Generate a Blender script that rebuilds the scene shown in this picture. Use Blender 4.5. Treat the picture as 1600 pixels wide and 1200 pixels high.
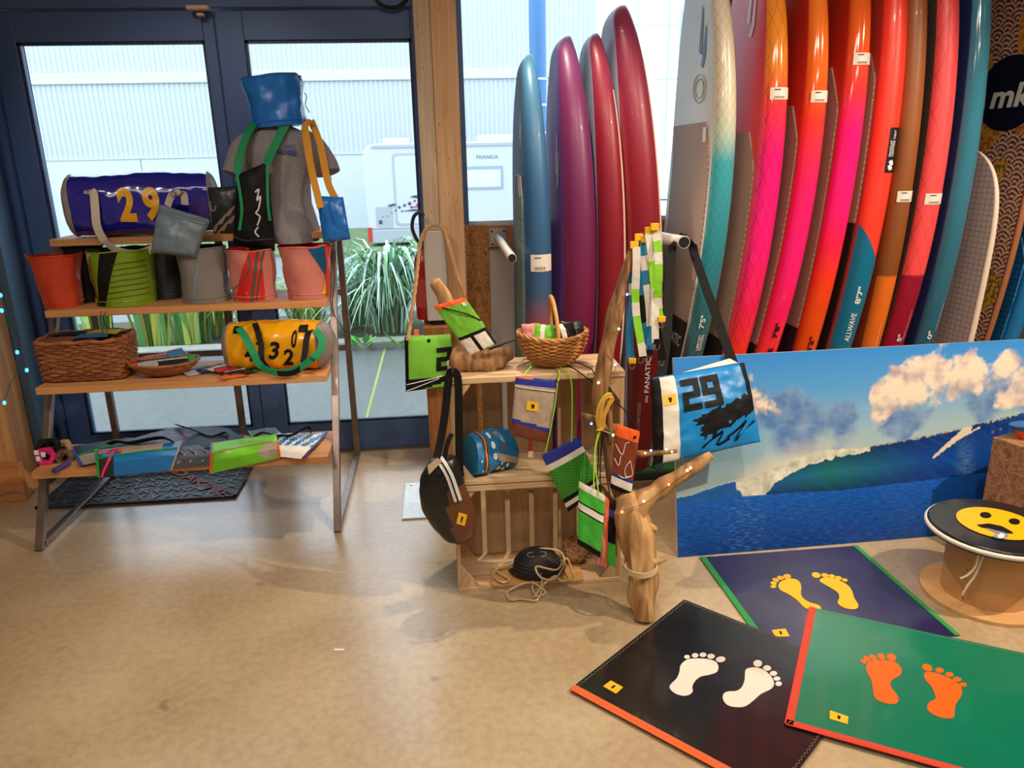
import bpy, bmesh, math, random
from mathutils import Vector, Matrix, noise
random.seed(7)
scene = bpy.context.scene
for o in list(bpy.data.objects): bpy.data.objects.remove(o)
COL = scene.collection

# ---------------------------------------------------------------- camera
FPX, CAM_H = 1189.0, 1.5
YAW, PIT, ROLL = math.radians(5.125), math.radians(16.656), math.radians(1.297)
_f = Vector((math.sin(YAW)*math.cos(PIT), math.cos(YAW)*math.cos(PIT), -math.sin(PIT)))
_r0 = Vector((math.cos(YAW), -math.sin(YAW), 0)); _d0 = _f.cross(_r0)
_r = math.cos(ROLL)*_r0 + math.sin(ROLL)*_d0
_d = -math.sin(ROLL)*_r0 + math.cos(ROLL)*_d0
cam_data = bpy.data.cameras.new('camera'); cam = bpy.data.objects.new('camera', cam_data); COL.objects.link(cam)
cam.matrix_world = Matrix(((_r.x, -_d.x, -_f.x, 0), (_r.y, -_d.y, -_f.y, 0), (_r.z, -_d.z, -_f.z, CAM_H), (0, 0, 0, 1)))
cam_data.sensor_fit = 'HORIZONTAL'; cam_data.sensor_width = 36; cam_data.lens = FPX/1600*36
cam_data.clip_start = .05; cam_data.clip_end = 500
scene.camera = cam

# ---------------------------------------------------------------- world, lights, exposure
def S(r, g, b):
    def l(c):
        c = c/255
        return c/12.92 if c <= .04045 else ((c+.055)/1.055)**2.4
    return (l(r), l(g), l(b), 1)
world = bpy.data.worlds.new('overcast_sky'); scene.world = world; world.use_nodes = True
wn = world.node_tree; wn.nodes.clear()
wo = wn.nodes.new('ShaderNodeOutputWorld'); wb = wn.nodes.new('ShaderNodeBackground')
wtc = wn.nodes.new('ShaderNodeTexCoord'); wsx = wn.nodes.new('ShaderNodeSeparateXYZ'); wr = wn.nodes.new('ShaderNodeValToRGB')
wn.links.new(wtc.outputs['Generated'], wsx.inputs[0]); wn.links.new(wsx.outputs['Z'], wr.inputs[0])
wr.color_ramp.elements[0].position = 0; wr.color_ramp.elements[0].color = (.90, .955, 1, 1)
wr.color_ramp.elements[1].position = .7; wr.color_ramp.elements[1].color = (.82, .91, 1, 1)
wn.links.new(wr.outputs[0], wb.inputs[0]); wb.inputs[1].default_value = 3.0
wn.links.new(wb.outputs[0], wo.inputs[0])
def light(name, kind, loc, energy, col, target=None, size=None, size_y=None, angle=None, blend=.5):
    d = bpy.data.lights.new(name, kind); d.energy = energy; d.color = col
    if kind == 'AREA':
        d.shape = 'RECTANGLE'; d.size = size; d.size_y = size_y or size
    elif kind == 'SUN': d.angle = angle
    else: d.shadow_soft_size = size
    if kind == 'SPOT': d.spot_size = angle; d.spot_blend = blend
    o = bpy.data.objects.new(name, d); COL.objects.link(o); o.location = loc
    t = Vector(target) if target else Vector(loc) - Vector((0, 0, 1))
    o.rotation_euler = (t - Vector(loc)).to_track_quat('-Z', 'Y').to_euler()
    return o
WARM = (1, .83, .62); NEUT = (1, .91, .80)
light('ceiling_panel', 'AREA', (-1.3, -.6, 3.05), 18, NEUT, size=1.2, size_y=.3)
light('ceiling_panel', 'AREA', (1.2, -.6, 3.05), 20, NEUT, size=1.2, size_y=.3)
light('ceiling_panel', 'AREA', (0, 1.0, 3.05), 16, NEUT, size=1.2, size_y=.3)
light('track_spot', 'SPOT', (2.95, 1.1, 3.0), 340, WARM, (1.5, 2.4, .2), .03, angle=1.35)
light('track_spot', 'SPOT', (1.1, .9, 3.0), 75, WARM, (1.4, 3.2, 1.0), .03, angle=1.3)
light('track_spot', 'SPOT', (.35, 3.05, 3.0), 130, WARM, (.4, 2.2, .0), .025, angle=1.3)
light('track_spot', 'SPOT', (-.2, .6, 3.0), 28, WARM, (-.5, 2.0, .0), .04, angle=1.3)
light('track_spot', 'SPOT', (-1.2, .8, 3.0), 60, NEUT, (-1.05, 3.5, 1.15), .05, angle=.75)  # added fill spot to brighten the rack, cone narrow to spare the floor
scene.view_settings.view_transform = 'Standard'; scene.view_settings.look = 'None'
scene.view_settings.exposure = .2; scene.view_settings.gamma = 1
scene.view_settings.use_curve_mapping = False

# ---------------------------------------------------------------- helpers: geometry from measured sight lines
def ray(x, y): return (x-800)/FPX*_r + (y-600)/FPX*_d + _f
def P(x, y, X=None, Y=None, Z=None):
    v = ray(x, y)
    t = X/v.x if X is not None else Y/v.y if Y is not None else (Z-CAM_H)/v.z
    return Vector((0, 0, CAM_H)) + v*t
def lerp(a, b, t): return a + (b-a)*t
def cr(pts, n=8, closed=False):
    pts = [Vector(p) for p in pts]; out = []; N = len(pts)
    for i in range(N if closed else N-1):
        if closed: p0, p1, p2, p3 = pts[i-1], pts[i], pts[(i+1) % N], pts[(i+2) % N]
        else: p0, p1, p2, p3 = pts[max(i-1, 0)], pts[i], pts[i+1], pts[min(i+2, N-1)]
        for k in range(n):
            t = k/n
            out.append(.5*((2*p1) + (p2-p0)*t + (2*p0-5*p1+4*p2-p3)*t*t + (3*p1-p0-3*p2+p3)*t**3))
    if not closed: out.append(pts[-1].copy())
    return out
def interp(tab, x):
    if x <= tab[0][0]: return tab[0][1]
    for (a, b), (c, d) in zip(tab, tab[1:]):
        if x <= c: return lerp(b, d, (x-a)/(c-a))
    return tab[-1][1]

# ---------------------------------------------------------------- helpers: materials
MATS = {}
def nd(nt, t, **k):
    n = nt.nodes.new(t)
    for a, b in k.items(): setattr(n, a, b)
    return n
def base(name):
    m = bpy.data.materials.new(name); m.use_nodes = True; nt = m.node_tree
    return m, nt, nt.nodes['Principled BSDF']
def mat(name, c=None, r=.6, m=0, var=0, vs=6, bump=0, bs=80, coat=0, emit=0, spec=.5, sheen=0):
    if name in MATS: return MATS[name]
    M, nt, b = base(name)
    b.inputs['Base Color'].default_value = c; b.inputs['Roughness'].default_value = r; b.inputs['Metallic'].default_value = m
    b.inputs['Specular IOR Level'].default_value = spec; b.inputs['Coat Weight'].default_value = coat; b.inputs['Coat Roughness'].default_value = .08
    b.inputs['Sheen Weight'].default_value = sheen
    if emit: b.inputs['Emission Color'].default_value = c; b.inputs['Emission Strength'].default_value = emit
    if var or bump:
        tc = nd(nt, 'ShaderNodeTexCoord')
    if var:
        n = nd(nt, 'ShaderNodeTexNoise'); n.inputs['Scale'].default_value = vs; n.inputs['Detail'].default_value = 5
        nt.links.new(tc.outputs['Object'], n.inputs['Vector'])
        rp = nd(nt, 'ShaderNodeValToRGB'); e = rp.color_ramp.elements
        e[0].position = .3; e[1].position = .7
        e[0].color = tuple(x*(1-var) for x in c[:3])+(1,); e[1].color = tuple(min(1, x*(1+var)) for x in c[:3])+(1,)
        nt.links.new(n.outputs['Fac'], rp.inputs[0]); nt.links.new(rp.outputs[0], b.inputs['Base Color'])
    if bump:
        n = nd(nt, 'ShaderNodeTexNoise'); n.inputs['Scale'].default_value = bs; n.inputs['Detail'].default_value = 3
        nt.links.new(tc.outputs['Object'], n.inputs['Vector'])
        bp = nd(nt, 'ShaderNodeBump'); bp.inputs['Strength'].default_value = bump; bp.inputs['Distance'].default_value = .01
        nt.links.new(n.outputs['Fac'], bp.inputs['Height']); nt.links.new(bp.outputs[0], b.inputs['Normal'])
    MATS[name] = M; return M
def wood(name, c1, c2, axis=2, sc=1, r=.55, knots=False):
    if name in MATS: return MATS[name]
    M, nt, b = base(name); b.inputs['Roughness'].default_value = r
    tc = nd(nt, 'ShaderNodeTexCoord'); mp = nd(nt, 'ShaderNodeMapping')
    s = [26*sc]*3; s[axis] = 1.6*sc; mp.inputs['Scale'].default_value = s
    nt.links.new(tc.outputs['Object'], mp.inputs[0])
    n = nd(nt, 'ShaderNodeTexNoise'); n.inputs['Scale'].default_value = 1.5; n.inputs['Detail'].default_value = 7; n.inputs['Distortion'].default_value = .6
    nt.links.new(mp.outputs[0], n.inputs['Vector'])
    rp = nd(nt, 'ShaderNodeValToRGB'); e = rp.color_ramp.elements; e[0].position = .32; e[1].position = .68; e[0].color = c2; e[1].color = c1
    nt.links.new(n.outputs['Fac'], rp.inputs[0]); out = rp.outputs[0]
    if knots:
        v = nd(nt, 'ShaderNodeTexVoronoi'); mp2 = nd(nt, 'ShaderNodeMapping'); s2 = [9]*3; s2[axis] = 3.5; mp2.inputs['Scale'].default_value = s2
        nt.links.new(tc.outputs['Object'], mp2.inputs[0]); nt.links.new(mp2.outputs[0], v.inputs['Vector'])
        r2 = nd(nt, 'ShaderNodeValToRGB'); r2.color_ramp.elements[0].color = (.25, .12, .06, 1); r2.color_ramp.elements[1].color = (1, 1, 1, 1)
        r2.color_ramp.elements[0].position = .05; r2.color_ramp.elements[1].position = .13
        nt.links.new(v.outputs['Distance'], r2.inputs[0])
        mx = nd(nt, 'ShaderNodeMixRGB', blend_type='MULTIPLY'); mx.inputs[0].default_value = .8
        nt.links.new(out, mx.inputs[1]); nt.links.new(r2.outputs[0], mx.inputs[2]); out = mx.outputs[0]
    nt.links.new(out, b.inputs['Base Color'])
    bp = nd(nt, 'ShaderNodeBump'); bp.inputs['Strength'].default_value = .12; bp.inputs['Distance'].default_value = .004
    nt.links.new(n.outputs['Fac'], bp.inputs['Height']); nt.links.new(bp.outputs[0], b.inputs['Normal'])
    MATS[name] = M; return M
def osb(name, c1, c2, c3):
    M, nt, b = base(name); b.inputs['Roughness'].default_value = .6
    tc = nd(nt, 'ShaderNodeTexCoord'); nz = nd(nt, 'ShaderNodeTexNoise'); nz.inputs['Scale'].default_value = 14
    mx = nd(nt, 'ShaderNodeMixRGB'); mx.inputs[0].default_value = .12
    nt.links.new(tc.outputs['Object'], mx.inputs[1]); nt.links.new(tc.outputs['Object'], nz.inputs['Vector']); nt.links.new(nz.outputs['Color'], mx.inputs[2])
    mp = nd(nt, 'ShaderNodeMapping'); mp.inputs['Scale'].default_value = (34, 34, 11); mp.inputs['Rotation'].default_value = (.3, .5, .2)
    nt.links.new(mx.outputs[0], mp.inputs[0])
    v = nd(nt, 'ShaderNodeTexVoronoi'); nt.links.new(mp.outputs[0], v.inputs['Vector'])
    rp = nd(nt, 'ShaderNodeValToRGB'); e = rp.color_ramp.elements; e[0].color = c2; e[1].color = c1; e[1].position = .9; x = e.new(.45); x.color = c3
    sp = nd(nt, 'ShaderNodeSeparateColor'); nt.links.new(v.outputs['Color'], sp.inputs[0]); nt.links.new(sp.outputs[0], rp.inputs[0])
    nt.links.new(rp.outputs[0], b.inputs['Base Color']); MATS[name] = M; return M
def ramp_mat(name, L, stops, r=.10, lines=None, lsc=(26, 7), coat=.5):
    """colour fading along the length of a board (object z), optional crossing hair lines"""
    M, nt, b = base(name); b.inputs['Roughness'].default_value = r; b.inputs['Coat Weight'].default_value = coat; b.inputs['Coat Roughness'].default_value = .05
    tc = nd(nt, 'ShaderNodeTexCoord'); sx = nd(nt, 'ShaderNodeSeparateXYZ'); nt.links.new(tc.outputs['Object'], sx.inputs[0])
    dv = nd(nt, 'ShaderNodeMath', operation='DIVIDE'); dv.inputs[1].default_value = L; nt.links.new(sx.outputs['Z'], dv.inputs[0])
    rp = nd(nt, 'ShaderNodeValToRGB'); e = rp.color_ramp.elements
    while len(e) > 1: e.remove(e[-1])
    e[0].position = stops[0][0]/L; e[0].color = stops[0][1]
    for z, c in stops[1:]:
        x = e.new(min(z/L, 1)); x.color = c
    nt.links.new(dv.outputs[0], rp.inputs[0]); out = rp.outputs[0]
    if lines:
        fac = None
        for sg in (1, -1):
            a = nd(nt, 'ShaderNodeMath', operation='MULTIPLY'); a.inputs[1].default_value = lsc[0]*sg
            nt.links.new(sx.outputs['X'], a.inputs[0])
            c = nd(nt, 'ShaderNodeMath', operation='MULTIPLY_ADD'); c.inputs[1].default_value = lsc[1]
            nt.links.new(sx.outputs['Z'], c.inputs[0]); nt.links.new(a.outputs[0], c.inputs[2])
            fr = nd(nt, 'ShaderNodeMath', operation='FRACT'); nt.links.new(c.outputs[0], fr.inputs[0])
            lt = nd(nt, 'ShaderNodeMath', operation='LESS_THAN'); lt.inputs[1].default_value = .05; nt.links.new(fr.outputs[0], lt.inputs[0])
            if fac is None: fac = lt.outputs[0]
            else:
                m_ = nd(nt, 'ShaderNodeMath', operation='MAXIMUM'); nt.links.new(fac, m_.inputs[0]); nt.links.new(lt.outputs[0], m_.inputs[1]); fac = m_.outputs[0]
        k = nd(nt, 'ShaderNodeMath', operation='MULTIPLY'); k.inputs[1].default_value = lines; nt.links.new(fac, k.inputs[0])
        mx = nd(nt, 'ShaderNodeMixRGB'); nt.links.new(k.outputs[0], mx.inputs[0]); nt.links.new(out, mx.inputs[1]); mx.inputs[2].default_value = (.02, .01, .03, 1); out = mx.outputs[0]
    nt.links.new(out, b.inputs['Base Color']); MATS[name] = M; return M
def grid_mat(name, c1, c2, sc=(40, 40), w=.12, skew=0, r=.7, ax=('Y', 'Z'), bump=.4):
    """fine cross lines on foam pads and mesh cloth"""
    if name in MATS: return MATS[name]
    M, nt, b = base(name); b.inputs['Roughness'].default_value = r
    tc = nd(nt, 'ShaderNodeTexCoord'); sx = nd(nt, 'ShaderNodeSeparateXYZ'); nt.links.new(tc.outputs['Object'], sx.inputs[0])
    fac = None
    for s_, o_, sk in ((sc[0], 0, skew), (sc[1], 1, -skew if skew else 0)):
        a = nd(nt, 'ShaderNodeMath', operation='MULTIPLY'); a.inputs[1].default_value = s_; nt.links.new(sx.outputs[ax[o_] if not skew else ax[0]], a.inputs[0])
        c = nd(nt, 'ShaderNodeMath', operation='MULTIPLY_ADD'); c.inputs[1].default_value = sk; nt.links.new(sx.outputs[ax[1]], c.inputs[0]); nt.links.new(a.outputs[0], c.inputs[2])
        fr = nd(nt, 'ShaderNodeMath', operation='FRACT'); nt.links.new(c.outputs[0], fr.inputs[0])
        lt = nd(nt, 'ShaderNodeMath', operation='LESS_THAN'); lt.inputs[1].default_value = w; nt.links.new(fr.outputs[0], lt.inputs[0])
        if fac is None: fac = lt.outputs[0]
        else:
            m_ = nd(nt, 'ShaderNodeMath', operation='MAXIMUM'); nt.links.new(fac, m_.inputs[0]); nt.links.new(lt.outputs[0], m_.inputs[1]); fac = m_.outputs[0]
    mx = nd(nt, 'ShaderNodeMixRGB'); nt.links.new(fac, mx.inputs[0]); mx.inputs[1].default_value = c1; mx.inputs[2].default_value = c2
    nt.links.new(mx.outputs[0], b.inputs['Base Color'])
    bp = nd(nt, 'ShaderNodeBump', invert=True); bp.inputs['Strength'].default_value = bump; bp.inputs['Distance'].default_value = .003
    nt.links.new(fac, bp.inputs['Height']); nt.links.new(bp.outputs[0], b.inputs['Normal'])
    MATS[name] = M; return M
def vcol_mat(name, r=.4, coat=0):
    M, nt, b = base(name); b.inputs['Roughness'].default_value = r; b.inputs['Coat Weight'].default_value = coat
    a = nd(nt, 'ShaderNodeVertexColor'); a.layer_name = 'print'; nt.links.new(a.outputs[0], b.inputs['Base Color']); MATS[name] = M; return M
def glass_mat(name, tint=(.93, .97, 1, 1)):
    M, nt, b = base(name); nt.nodes.remove(b); out = nt.nodes['Material Output']
    t = nd(nt, 'ShaderNodeBsdfTransparent'); t.inputs[0].default_value = tint
    g = nd(nt, 'ShaderNodeBsdfGlossy'); g.inputs['Roughness'].default_value = .0
    f = nd(nt, 'ShaderNodeFresnel'); f.inputs[0].default_value = 1.45; mx = nd(nt, 'ShaderNodeMixShader')
    nt.links.new(f.outputs[0], mx.inputs[0]); nt.links.new(t.outputs[0], mx.inputs[1]); nt.links.new(g.outputs[0], mx.inputs[2]); nt.links.new(mx.outputs[0], out.inputs[0])
    MATS[name] = M; return M
def fab(name, c, r=.55, **k):
    k.setdefault('var', .08); k.setdefault('vs', 12); k.setdefault('bump', .25); k.setdefault('bs', 45)
    return mat(name, c, r, **k)

# ---------------------------------------------------------------- helpers: meshes
class MB:
    def __init__(s): s.v = []; s.f = []; s.m = []
    def add(s, vs, fs, mi=0):
        o = len(s.v); s.v += [Vector(v) for v in vs]
        for i, f in enumerate(fs):
            s.f.append([o+k for k in f]); s.m.append(mi if isinstance(mi, int) else mi[i])
        return s
    def box(s, a, b, mi=0, M=None):
        x0, y0, z0 = a; x1, y1, z1 = b
        vs = [Vector(p) for p in ((x0, y0, z0), (x1, y0, z0), (x1, y1, z0), (x0, y1, z0), (x0, y0, z1), (x1, y0, z1), (x1, y1, z1), (x0, y1, z1))]
        if M: vs = [M @ v for v in vs]
        return s.add(vs, [(0, 3, 2, 1), (4, 5, 6, 7), (0, 1, 5, 4), (1, 2, 6, 5), (2, 3, 7, 6), (3, 0, 4, 7)], mi)
    def beam(s, p, q, w, t, up=(0, 0, 1), mi=0):
        p = Vector(p); q = Vector(q); d = (q-p).normalized(); u = Vector(up); a = d.cross(u).normalized(); b = a.cross(d).normalized()
        vs = []
        for c in (p, q):
            for x, y in ((-1, -1), (1, -1), (1, 1), (-1, 1)): vs.append(c + a*x*w/2 + b*y*t/2)
        return s.add(vs, [(0, 1, 2, 3), (7, 6, 5, 4), (0, 4, 5, 1), (1, 5, 6, 2), (2, 6, 7, 3), (3, 7, 4, 0)], mi)
    def tube(s, path, r, n=8, closed=False, mi=0, rough=0, rs=20, seed=0):
        path = [Vector(p) for p in path]; N = len(path); rings = []
        prev = None
        for i, p in enumerate(path):
            if closed: d = (path[(i+1) % N]-path[i-1])
            else: d = path[min(i+1, N-1)]-path[max(i-1, 0)]
            if d.length < 1e-9: d = Vector((0, 0, 1))
            d.normalize()
            if prev is None:
                a = d.orthogonal().normalized()
            else:
                a = prev - d*prev.dot(d)
                a = a.normalized() if a.length > 1e-6 else d.orthogonal().normalized()
            prev = a; b = d.cross(a)
            rr = r[i] if isinstance(r, (list, tuple)) else r
            ring = []
            for k in range(n):
                an = 2*math.pi*k/n; v = a*math.cos(an)+b*math.sin(an); q = p+v*rr
                if rough: q += v*rr*rough*noise.noise(Vector((q.x*rs+seed, q.y*rs, q.z*rs*.35)))
                ring.append(q)
            rings.append(ring)
        vs = [q for g in rings for q in g]; fs = []
        for i in range(N if closed else N-1):
            j = (i+1) % N
            for k in range(n): fs.append((i*n+k, i*n+(k+1) % n, j*n+(k+1) % n, j*n+k))
        if not closed: fs.append(tuple(range(n-1, -1, -1))); fs.append(tuple((N-1)*n+k for k in range(n)))
        return s.add(vs, fs, mi)
    def ribbon(s, path, w, t, side, mi=0):
        """flat strap: width along side, real thickness"""
        path = [Vector(p) for p in path]; N = len(path); vs = []
        for i, p in enumerate(path):
            d = (path[min(i+1, N-1)]-path[max(i-1, 0)]).normalized()
            sd = Vector(side(i/(N-1)) if callable(side) else side); a = (sd - d*sd.dot(d)); a = a.normalized() if a.length > 1e-5 else d.orthogonal().normalized(); b = d.cross(a)
            ww = w(i/(N-1)) if callable(w) else w
            vs += [p-a*ww/2-b*t/2, p+a*ww/2-b*t/2, p+a*ww/2+b*t/2, p-a*ww/2+b*t/2]
        fs = []
        for i in range(N-1):
            for k in range(4): fs.append((i*4+k, i*4+(k+1) % 4, i*4+4+(k+1) % 4, i*4+4+k))
        fs += [(3, 2, 1, 0), tuple((N-1)*4+k for k in range(4))]
        return s.add(vs, fs, mi)
    def rings(s, rings, mi=0, cap0=True, cap1=True, matf=None):
        n = len(rings[0]); vs = [q for g in rings for q in g]; fs = []; ms = []
        for i in range(len(rings)-1):
            for k in range(n):
                fs.append((i*n+k, i*n+(k+1) % n, (i+1)*n+(k+1) % n, (i+1)*n+k)); ms.append(matf(i, k) if matf else mi)
        if cap0: fs.append(tuple(range(n-1, -1, -1))); ms.append(matf(0, 0) if matf else mi)
        if cap1: fs.append(tuple((len(rings)-1)*n+k for k in range(n))); ms.append(matf(len(rings)-2, 0) if matf else mi)
        return s.add(vs, fs, ms)
    def lathe(s, prof, c, n=32, mi=0, M=None, cap=False):
        rings = []
        for r_, z in prof:
            g = []
            for k in range(n):
                a = 2*math.pi*k/n; v = Vector((r_*math.cos(a), r_*math.sin(a), z))
                g.append((M @ v if M else v)+Vector(c))
            rings.append(g)
        return s.rings(rings, mi, cap0=cap, cap1=cap)
    def prism(s, pts, off, mi=0):
        """closed outline of 3D points swept by off"""
        pts = [Vector(p) for p in pts]; off = Vector(off); n = len(pts)
        return s.add(pts+[p+off for p in pts], [tuple(range(n))[::-1], tuple(range(n, 2*n))]+[(i, (i+1) % n, n+(i+1) % n, n+i) for i in range(n)], mi)
    def grid(s, fn, nu, nv, mi=0, matf=None):
        vs = [fn(i/nu, j/nv) for j in range(nv+1) for i in range(nu+1)]; fs = []; ms = []
        for j in range(nv):
            for i in range(nu):
                a = j*(nu+1)+i; fs.append((a, a+1, a+nu+2, a+nu+1)); ms.append(matf((i+.5)/nu, (j+.5)/nv) if matf else mi)
        return s.add(vs, fs, ms)
ORI = {}
def finish(o, label, cat, group=None, kind=None):
    if label: o['label'] = label
    if cat: o['category'] = cat
    if group: o['group'] = group
    if kind: o['kind'] = kind
    return o
def thing(name, label, cat, O, group=None):
    o = bpy.data.objects.new(name, None); COL.objects.link(o); o.location = O; o.empty_display_size = .05
    ORI[o] = Vector(O); return finish(o, label, cat, group)
def build(mb, name, mats, parent=None, O=None, smooth=True, bevel=0, label=None, cat=None, group=None, kind=None, fix=True, auto=40):
    O = ORI[parent] if parent else Vector(O if O is not None else (0, 0, 0))
    me = bpy.data.meshes.new(name); me.from_pydata([tuple(v-O) for v in mb.v], [], mb.f)
    mats = mats if isinstance(mats, (list, tuple)) else [mats]
    for m in mats: me.materials.append(m)
    me.polygons.foreach_set('material_index', mb.m)
    if fix:
        bm = bmesh.new(); bm.from_mesh(me); bmesh.ops.remove_doubles(bm, verts=bm.verts, dist=1e-6); bmesh.ops.recalc_face_normals(bm, faces=bm.faces); bm.to_mesh(me); bm.free()
    if smooth:
        me.polygons.foreach_set('use_smooth', [True]*len(me.polygons)); me.set_sharp_from_angle(angle=math.radians(auto))
    o = bpy.data.objects.new(name, me); COL.objects.link(o); ORI[o] = O
    if parent: o.parent = parent
    else: o.location = O
    if bevel:
        b = o.modifiers.new('bevel', 'BEVEL'); b.width = bevel; b.segments = 2; b.limit_method = 'ANGLE'
    return finish(o, label, cat, group, kind)
def struct(mb, name, mats, label=None, bevel=0, O=None, **k):
    return build(mb, name, mats, O=O if O is not None else (0, 0, 0), kind='structure', label=label, bevel=bevel, **k)
def copy_tree(o, loc, label):
    c = o.copy(); COL.objects.link(c); c.location = loc; c['label'] = label; ORI[c] = Vector(loc)
    for ch in o.children:
        d = ch.copy(); COL.objects.link(d); d.parent = c; ORI[d] = Vector(loc)
    return c
TG = {}
def textgeo(t, bold=0, shear=0, sub=0):
    """tessellated lettering, height scaled to 1, origin bottom left"""
    key = (t, bold, shear, sub)
    if key in TG: return TG[key]
    cu = bpy.data.curves.new('lettering', 'FONT'); cu.body = t; cu.offset = bold; cu.shear = shear; cu.resolution_u = 4
    ob = bpy.data.objects.new('lettering', cu); COL.objects.link(ob)
    dg = bpy.context.evaluated_depsgraph_get(); me = bpy.data.meshes.new_from_object(ob.evaluated_get(dg))
    if sub:
        bm = bmesh.new(); bm.from_mesh(me); bmesh.ops.triangulate(bm, faces=bm.faces)
        for _ in range(sub):
            bmesh.ops.subdivide_edges(bm, edges=[e for e in bm.edges if e.calc_length() > .12], cuts=1, use_grid_fill=True)
            bmesh.ops.triangulate(bm, faces=[f for f in bm.faces if len(f.verts) > 3])
        bm.to_mesh(me); bm.free()
    vs = [v.co.copy() for v in me.vertices]; fs = [tuple(p.vertices) for p in me.polygons]
    bpy.data.objects.remove(ob); bpy.data.curves.remove(cu); bpy.data.meshes.remove(me)
    x0 = min(v.x for v in vs); y0 = min(v.y for v in vs); h = max(v.y for v in vs)-y0
    vs = [((v.x-x0)/h, (v.y-y0)/h) for v in vs]; w = max(v[0] for v in vs)
    TG[key] = (vs, fs, w); return TG[key]
def text_on(mb, t, fn, bold=0, shear=0, sub=0, mi=0):
    """fn maps (x in 0..1 along the word, y in 0..1 up) to a point"""
    vs, fs, w = textgeo(t, bold, shear, sub); return mb.add([fn(x/w, y) for x, y in vs], fs, mi)
def quad_fn(tl, tr, br, bl, off=Vector((0, 0, 0))):
    return lambda x, y: lerp(lerp(bl, br, x), lerp(tl, tr, x), y)+off
def tocam(p, d): return (Vector((0, 0, CAM_H))-p).normalized()*d

def sheet(c, t, wr=.003, seed=0, sag=0):
    """surface of a soft flat pouch between corners TL,TR,BR,BL; S(u,v,off): v=0 top"""
    tl, tr, br, bl = [Vector(q) for q in c]
    n = ((tr-tl).cross(bl-tl)).normalized()
    if n.dot(Vector((0, 0, CAM_H))-tl) < 0: n = -n
    sz = max((tr-tl).length, (bl-tl).length)
    def F(u, v, side=1, off=0):
        p = lerp(lerp(tl, tr, u), lerp(bl, br, u), v)
        e = max(0, (4*u*(1-u)))**.4*max(0, (4*v*(1-v)))**.4
        w = wr*(noise.noise(Vector((u*3.1+seed*7.3, v*3.7-seed*3.1, .3)))+.6*noise.noise(Vector((u*8+seed, v*9, 1.7))))
        q = p + n*(side*t/2*e + w + (off if side > 0 else -off))
        q.z -= sag*math.sin(math.pi*u)*(1-v)
        return q
    return F, n
def drape(pxs, dz, yf=2.968):
    """pouch lying on the bottom shelf whose front end hangs over the edge; pxs TL,TR,BR,BL sight points"""
    tl, tr, br, bl = pxs; zt = Z4+dz
    def edge_t(a, b):
        lo, hi = 0., 1.
        for _ in range(30):
            m_ = (lo+hi)/2
            if P(lerp(a[0], b[0], m_), lerp(a[1], b[1], m_), Z=zt).y > yf: lo = m_
            else: hi = m_
        return lo
    def side(a, b):
        te = edge_t(a, b); A = P(a[0], a[1], Z=zt); E = P(lerp(a[0], b[0], te), lerp(a[1], b[1], te), Z=zt); B = P(b[0], b[1], Y=yf-.003)
        return lambda v: lerp(A, E, v/te) if v < te else lerp(E, B, (v-te)/max(1e-6, 1-te))
    L, R_ = side(tl, bl), side(tr, br)
    def F(u, v, side_=1, off=0, t=.016):
        p = lerp(L(v), R_(v), u); e = max(0, 4*u*(1-u))**.4*max(0, 4*v*(1-v))**.4
        w = .003*noise.noise(Vector((u*4+tl[0], v*4, 1)))+.002*noise.noise(Vector((u*11+tl[0], v*9, 4)))
        h = (t*.5*e+w+off)*side_ if side_ > 0 else -.002*e
        return p+Vector((0, -.55, .84))*max(h, -.004)
    return F
def draped_pouch(name, pxs, dz, mats, matf=None, nu=24, nv=24, **k):
    F = drape(pxs, dz); mb = MB(); mb.grid(lambda u, v: F(u, v, 1), nu, nv, matf=matf); mb.grid(lambda u, v: F(u, v, -1), nu, nv, matf=matf)
    return build(mb, name, mats, O=F(.5, .2), auto=70, **k), F
def pouch(name, c, t, mats, matf=None, parent=None, nu=16, nv=16, wr=.003, seed=0, sag=0, O=None, **k):
    F, n = sheet(c, t, wr, seed, sag); mb = MB()
    mb.grid(lambda u, v: F(u, v, 1), nu, nv, matf=matf); mb.grid(lambda u, v: F(u, v, -1), nu, nv, matf=matf)
    if parent is None and O is None: O = (Vector(c[2])+Vector(c[3]))/2
    o = build(mb, name, mats, parent, O=O, auto=70, **k)
    return o, F
def patch(F, u0, v0, u1, v1, off=.0015, n=4):
    mb = MB(); mb.grid(lambda a, b: F(lerp(u0, u1, a), lerp(v0, v1, b), 1, off), n, n); return mb
def pxq(pts, Y):
    Ys = Y if isinstance(Y, (list, tuple)) else [Y]*4
    return [P(x, y, Y=k) for (x, y), k in zip(pts, Ys)]
BLOCK = {'2': ((0, .80, 1, 1), (.68, .60, 1, .80), (0, .40, 1, .60), (0, .20, .32, .40), (0, 0, 1, .20)), '9': ((0, .80, 1, 1), (0, .60, .32, .80), (.68, .60, 1, .80), (0, .40, 1, .60), (.68, .20, 1, .40), (0, 0, 1, .20))}
def block_digit(F, ch, u0, u1, vt, vb, m, parent, off=.004):
    mb = MB()
    for x0, y0, x1, y1 in BLOCK[ch]: mb.grid(lambda a, b: F(lerp(u0, u1, lerp(x0, x1, a)), lerp(vb, vt, lerp(y0, y1, b)), 1, off), 4, 3)
    return build(mb, 'number', m, parent, smooth=False)
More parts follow.
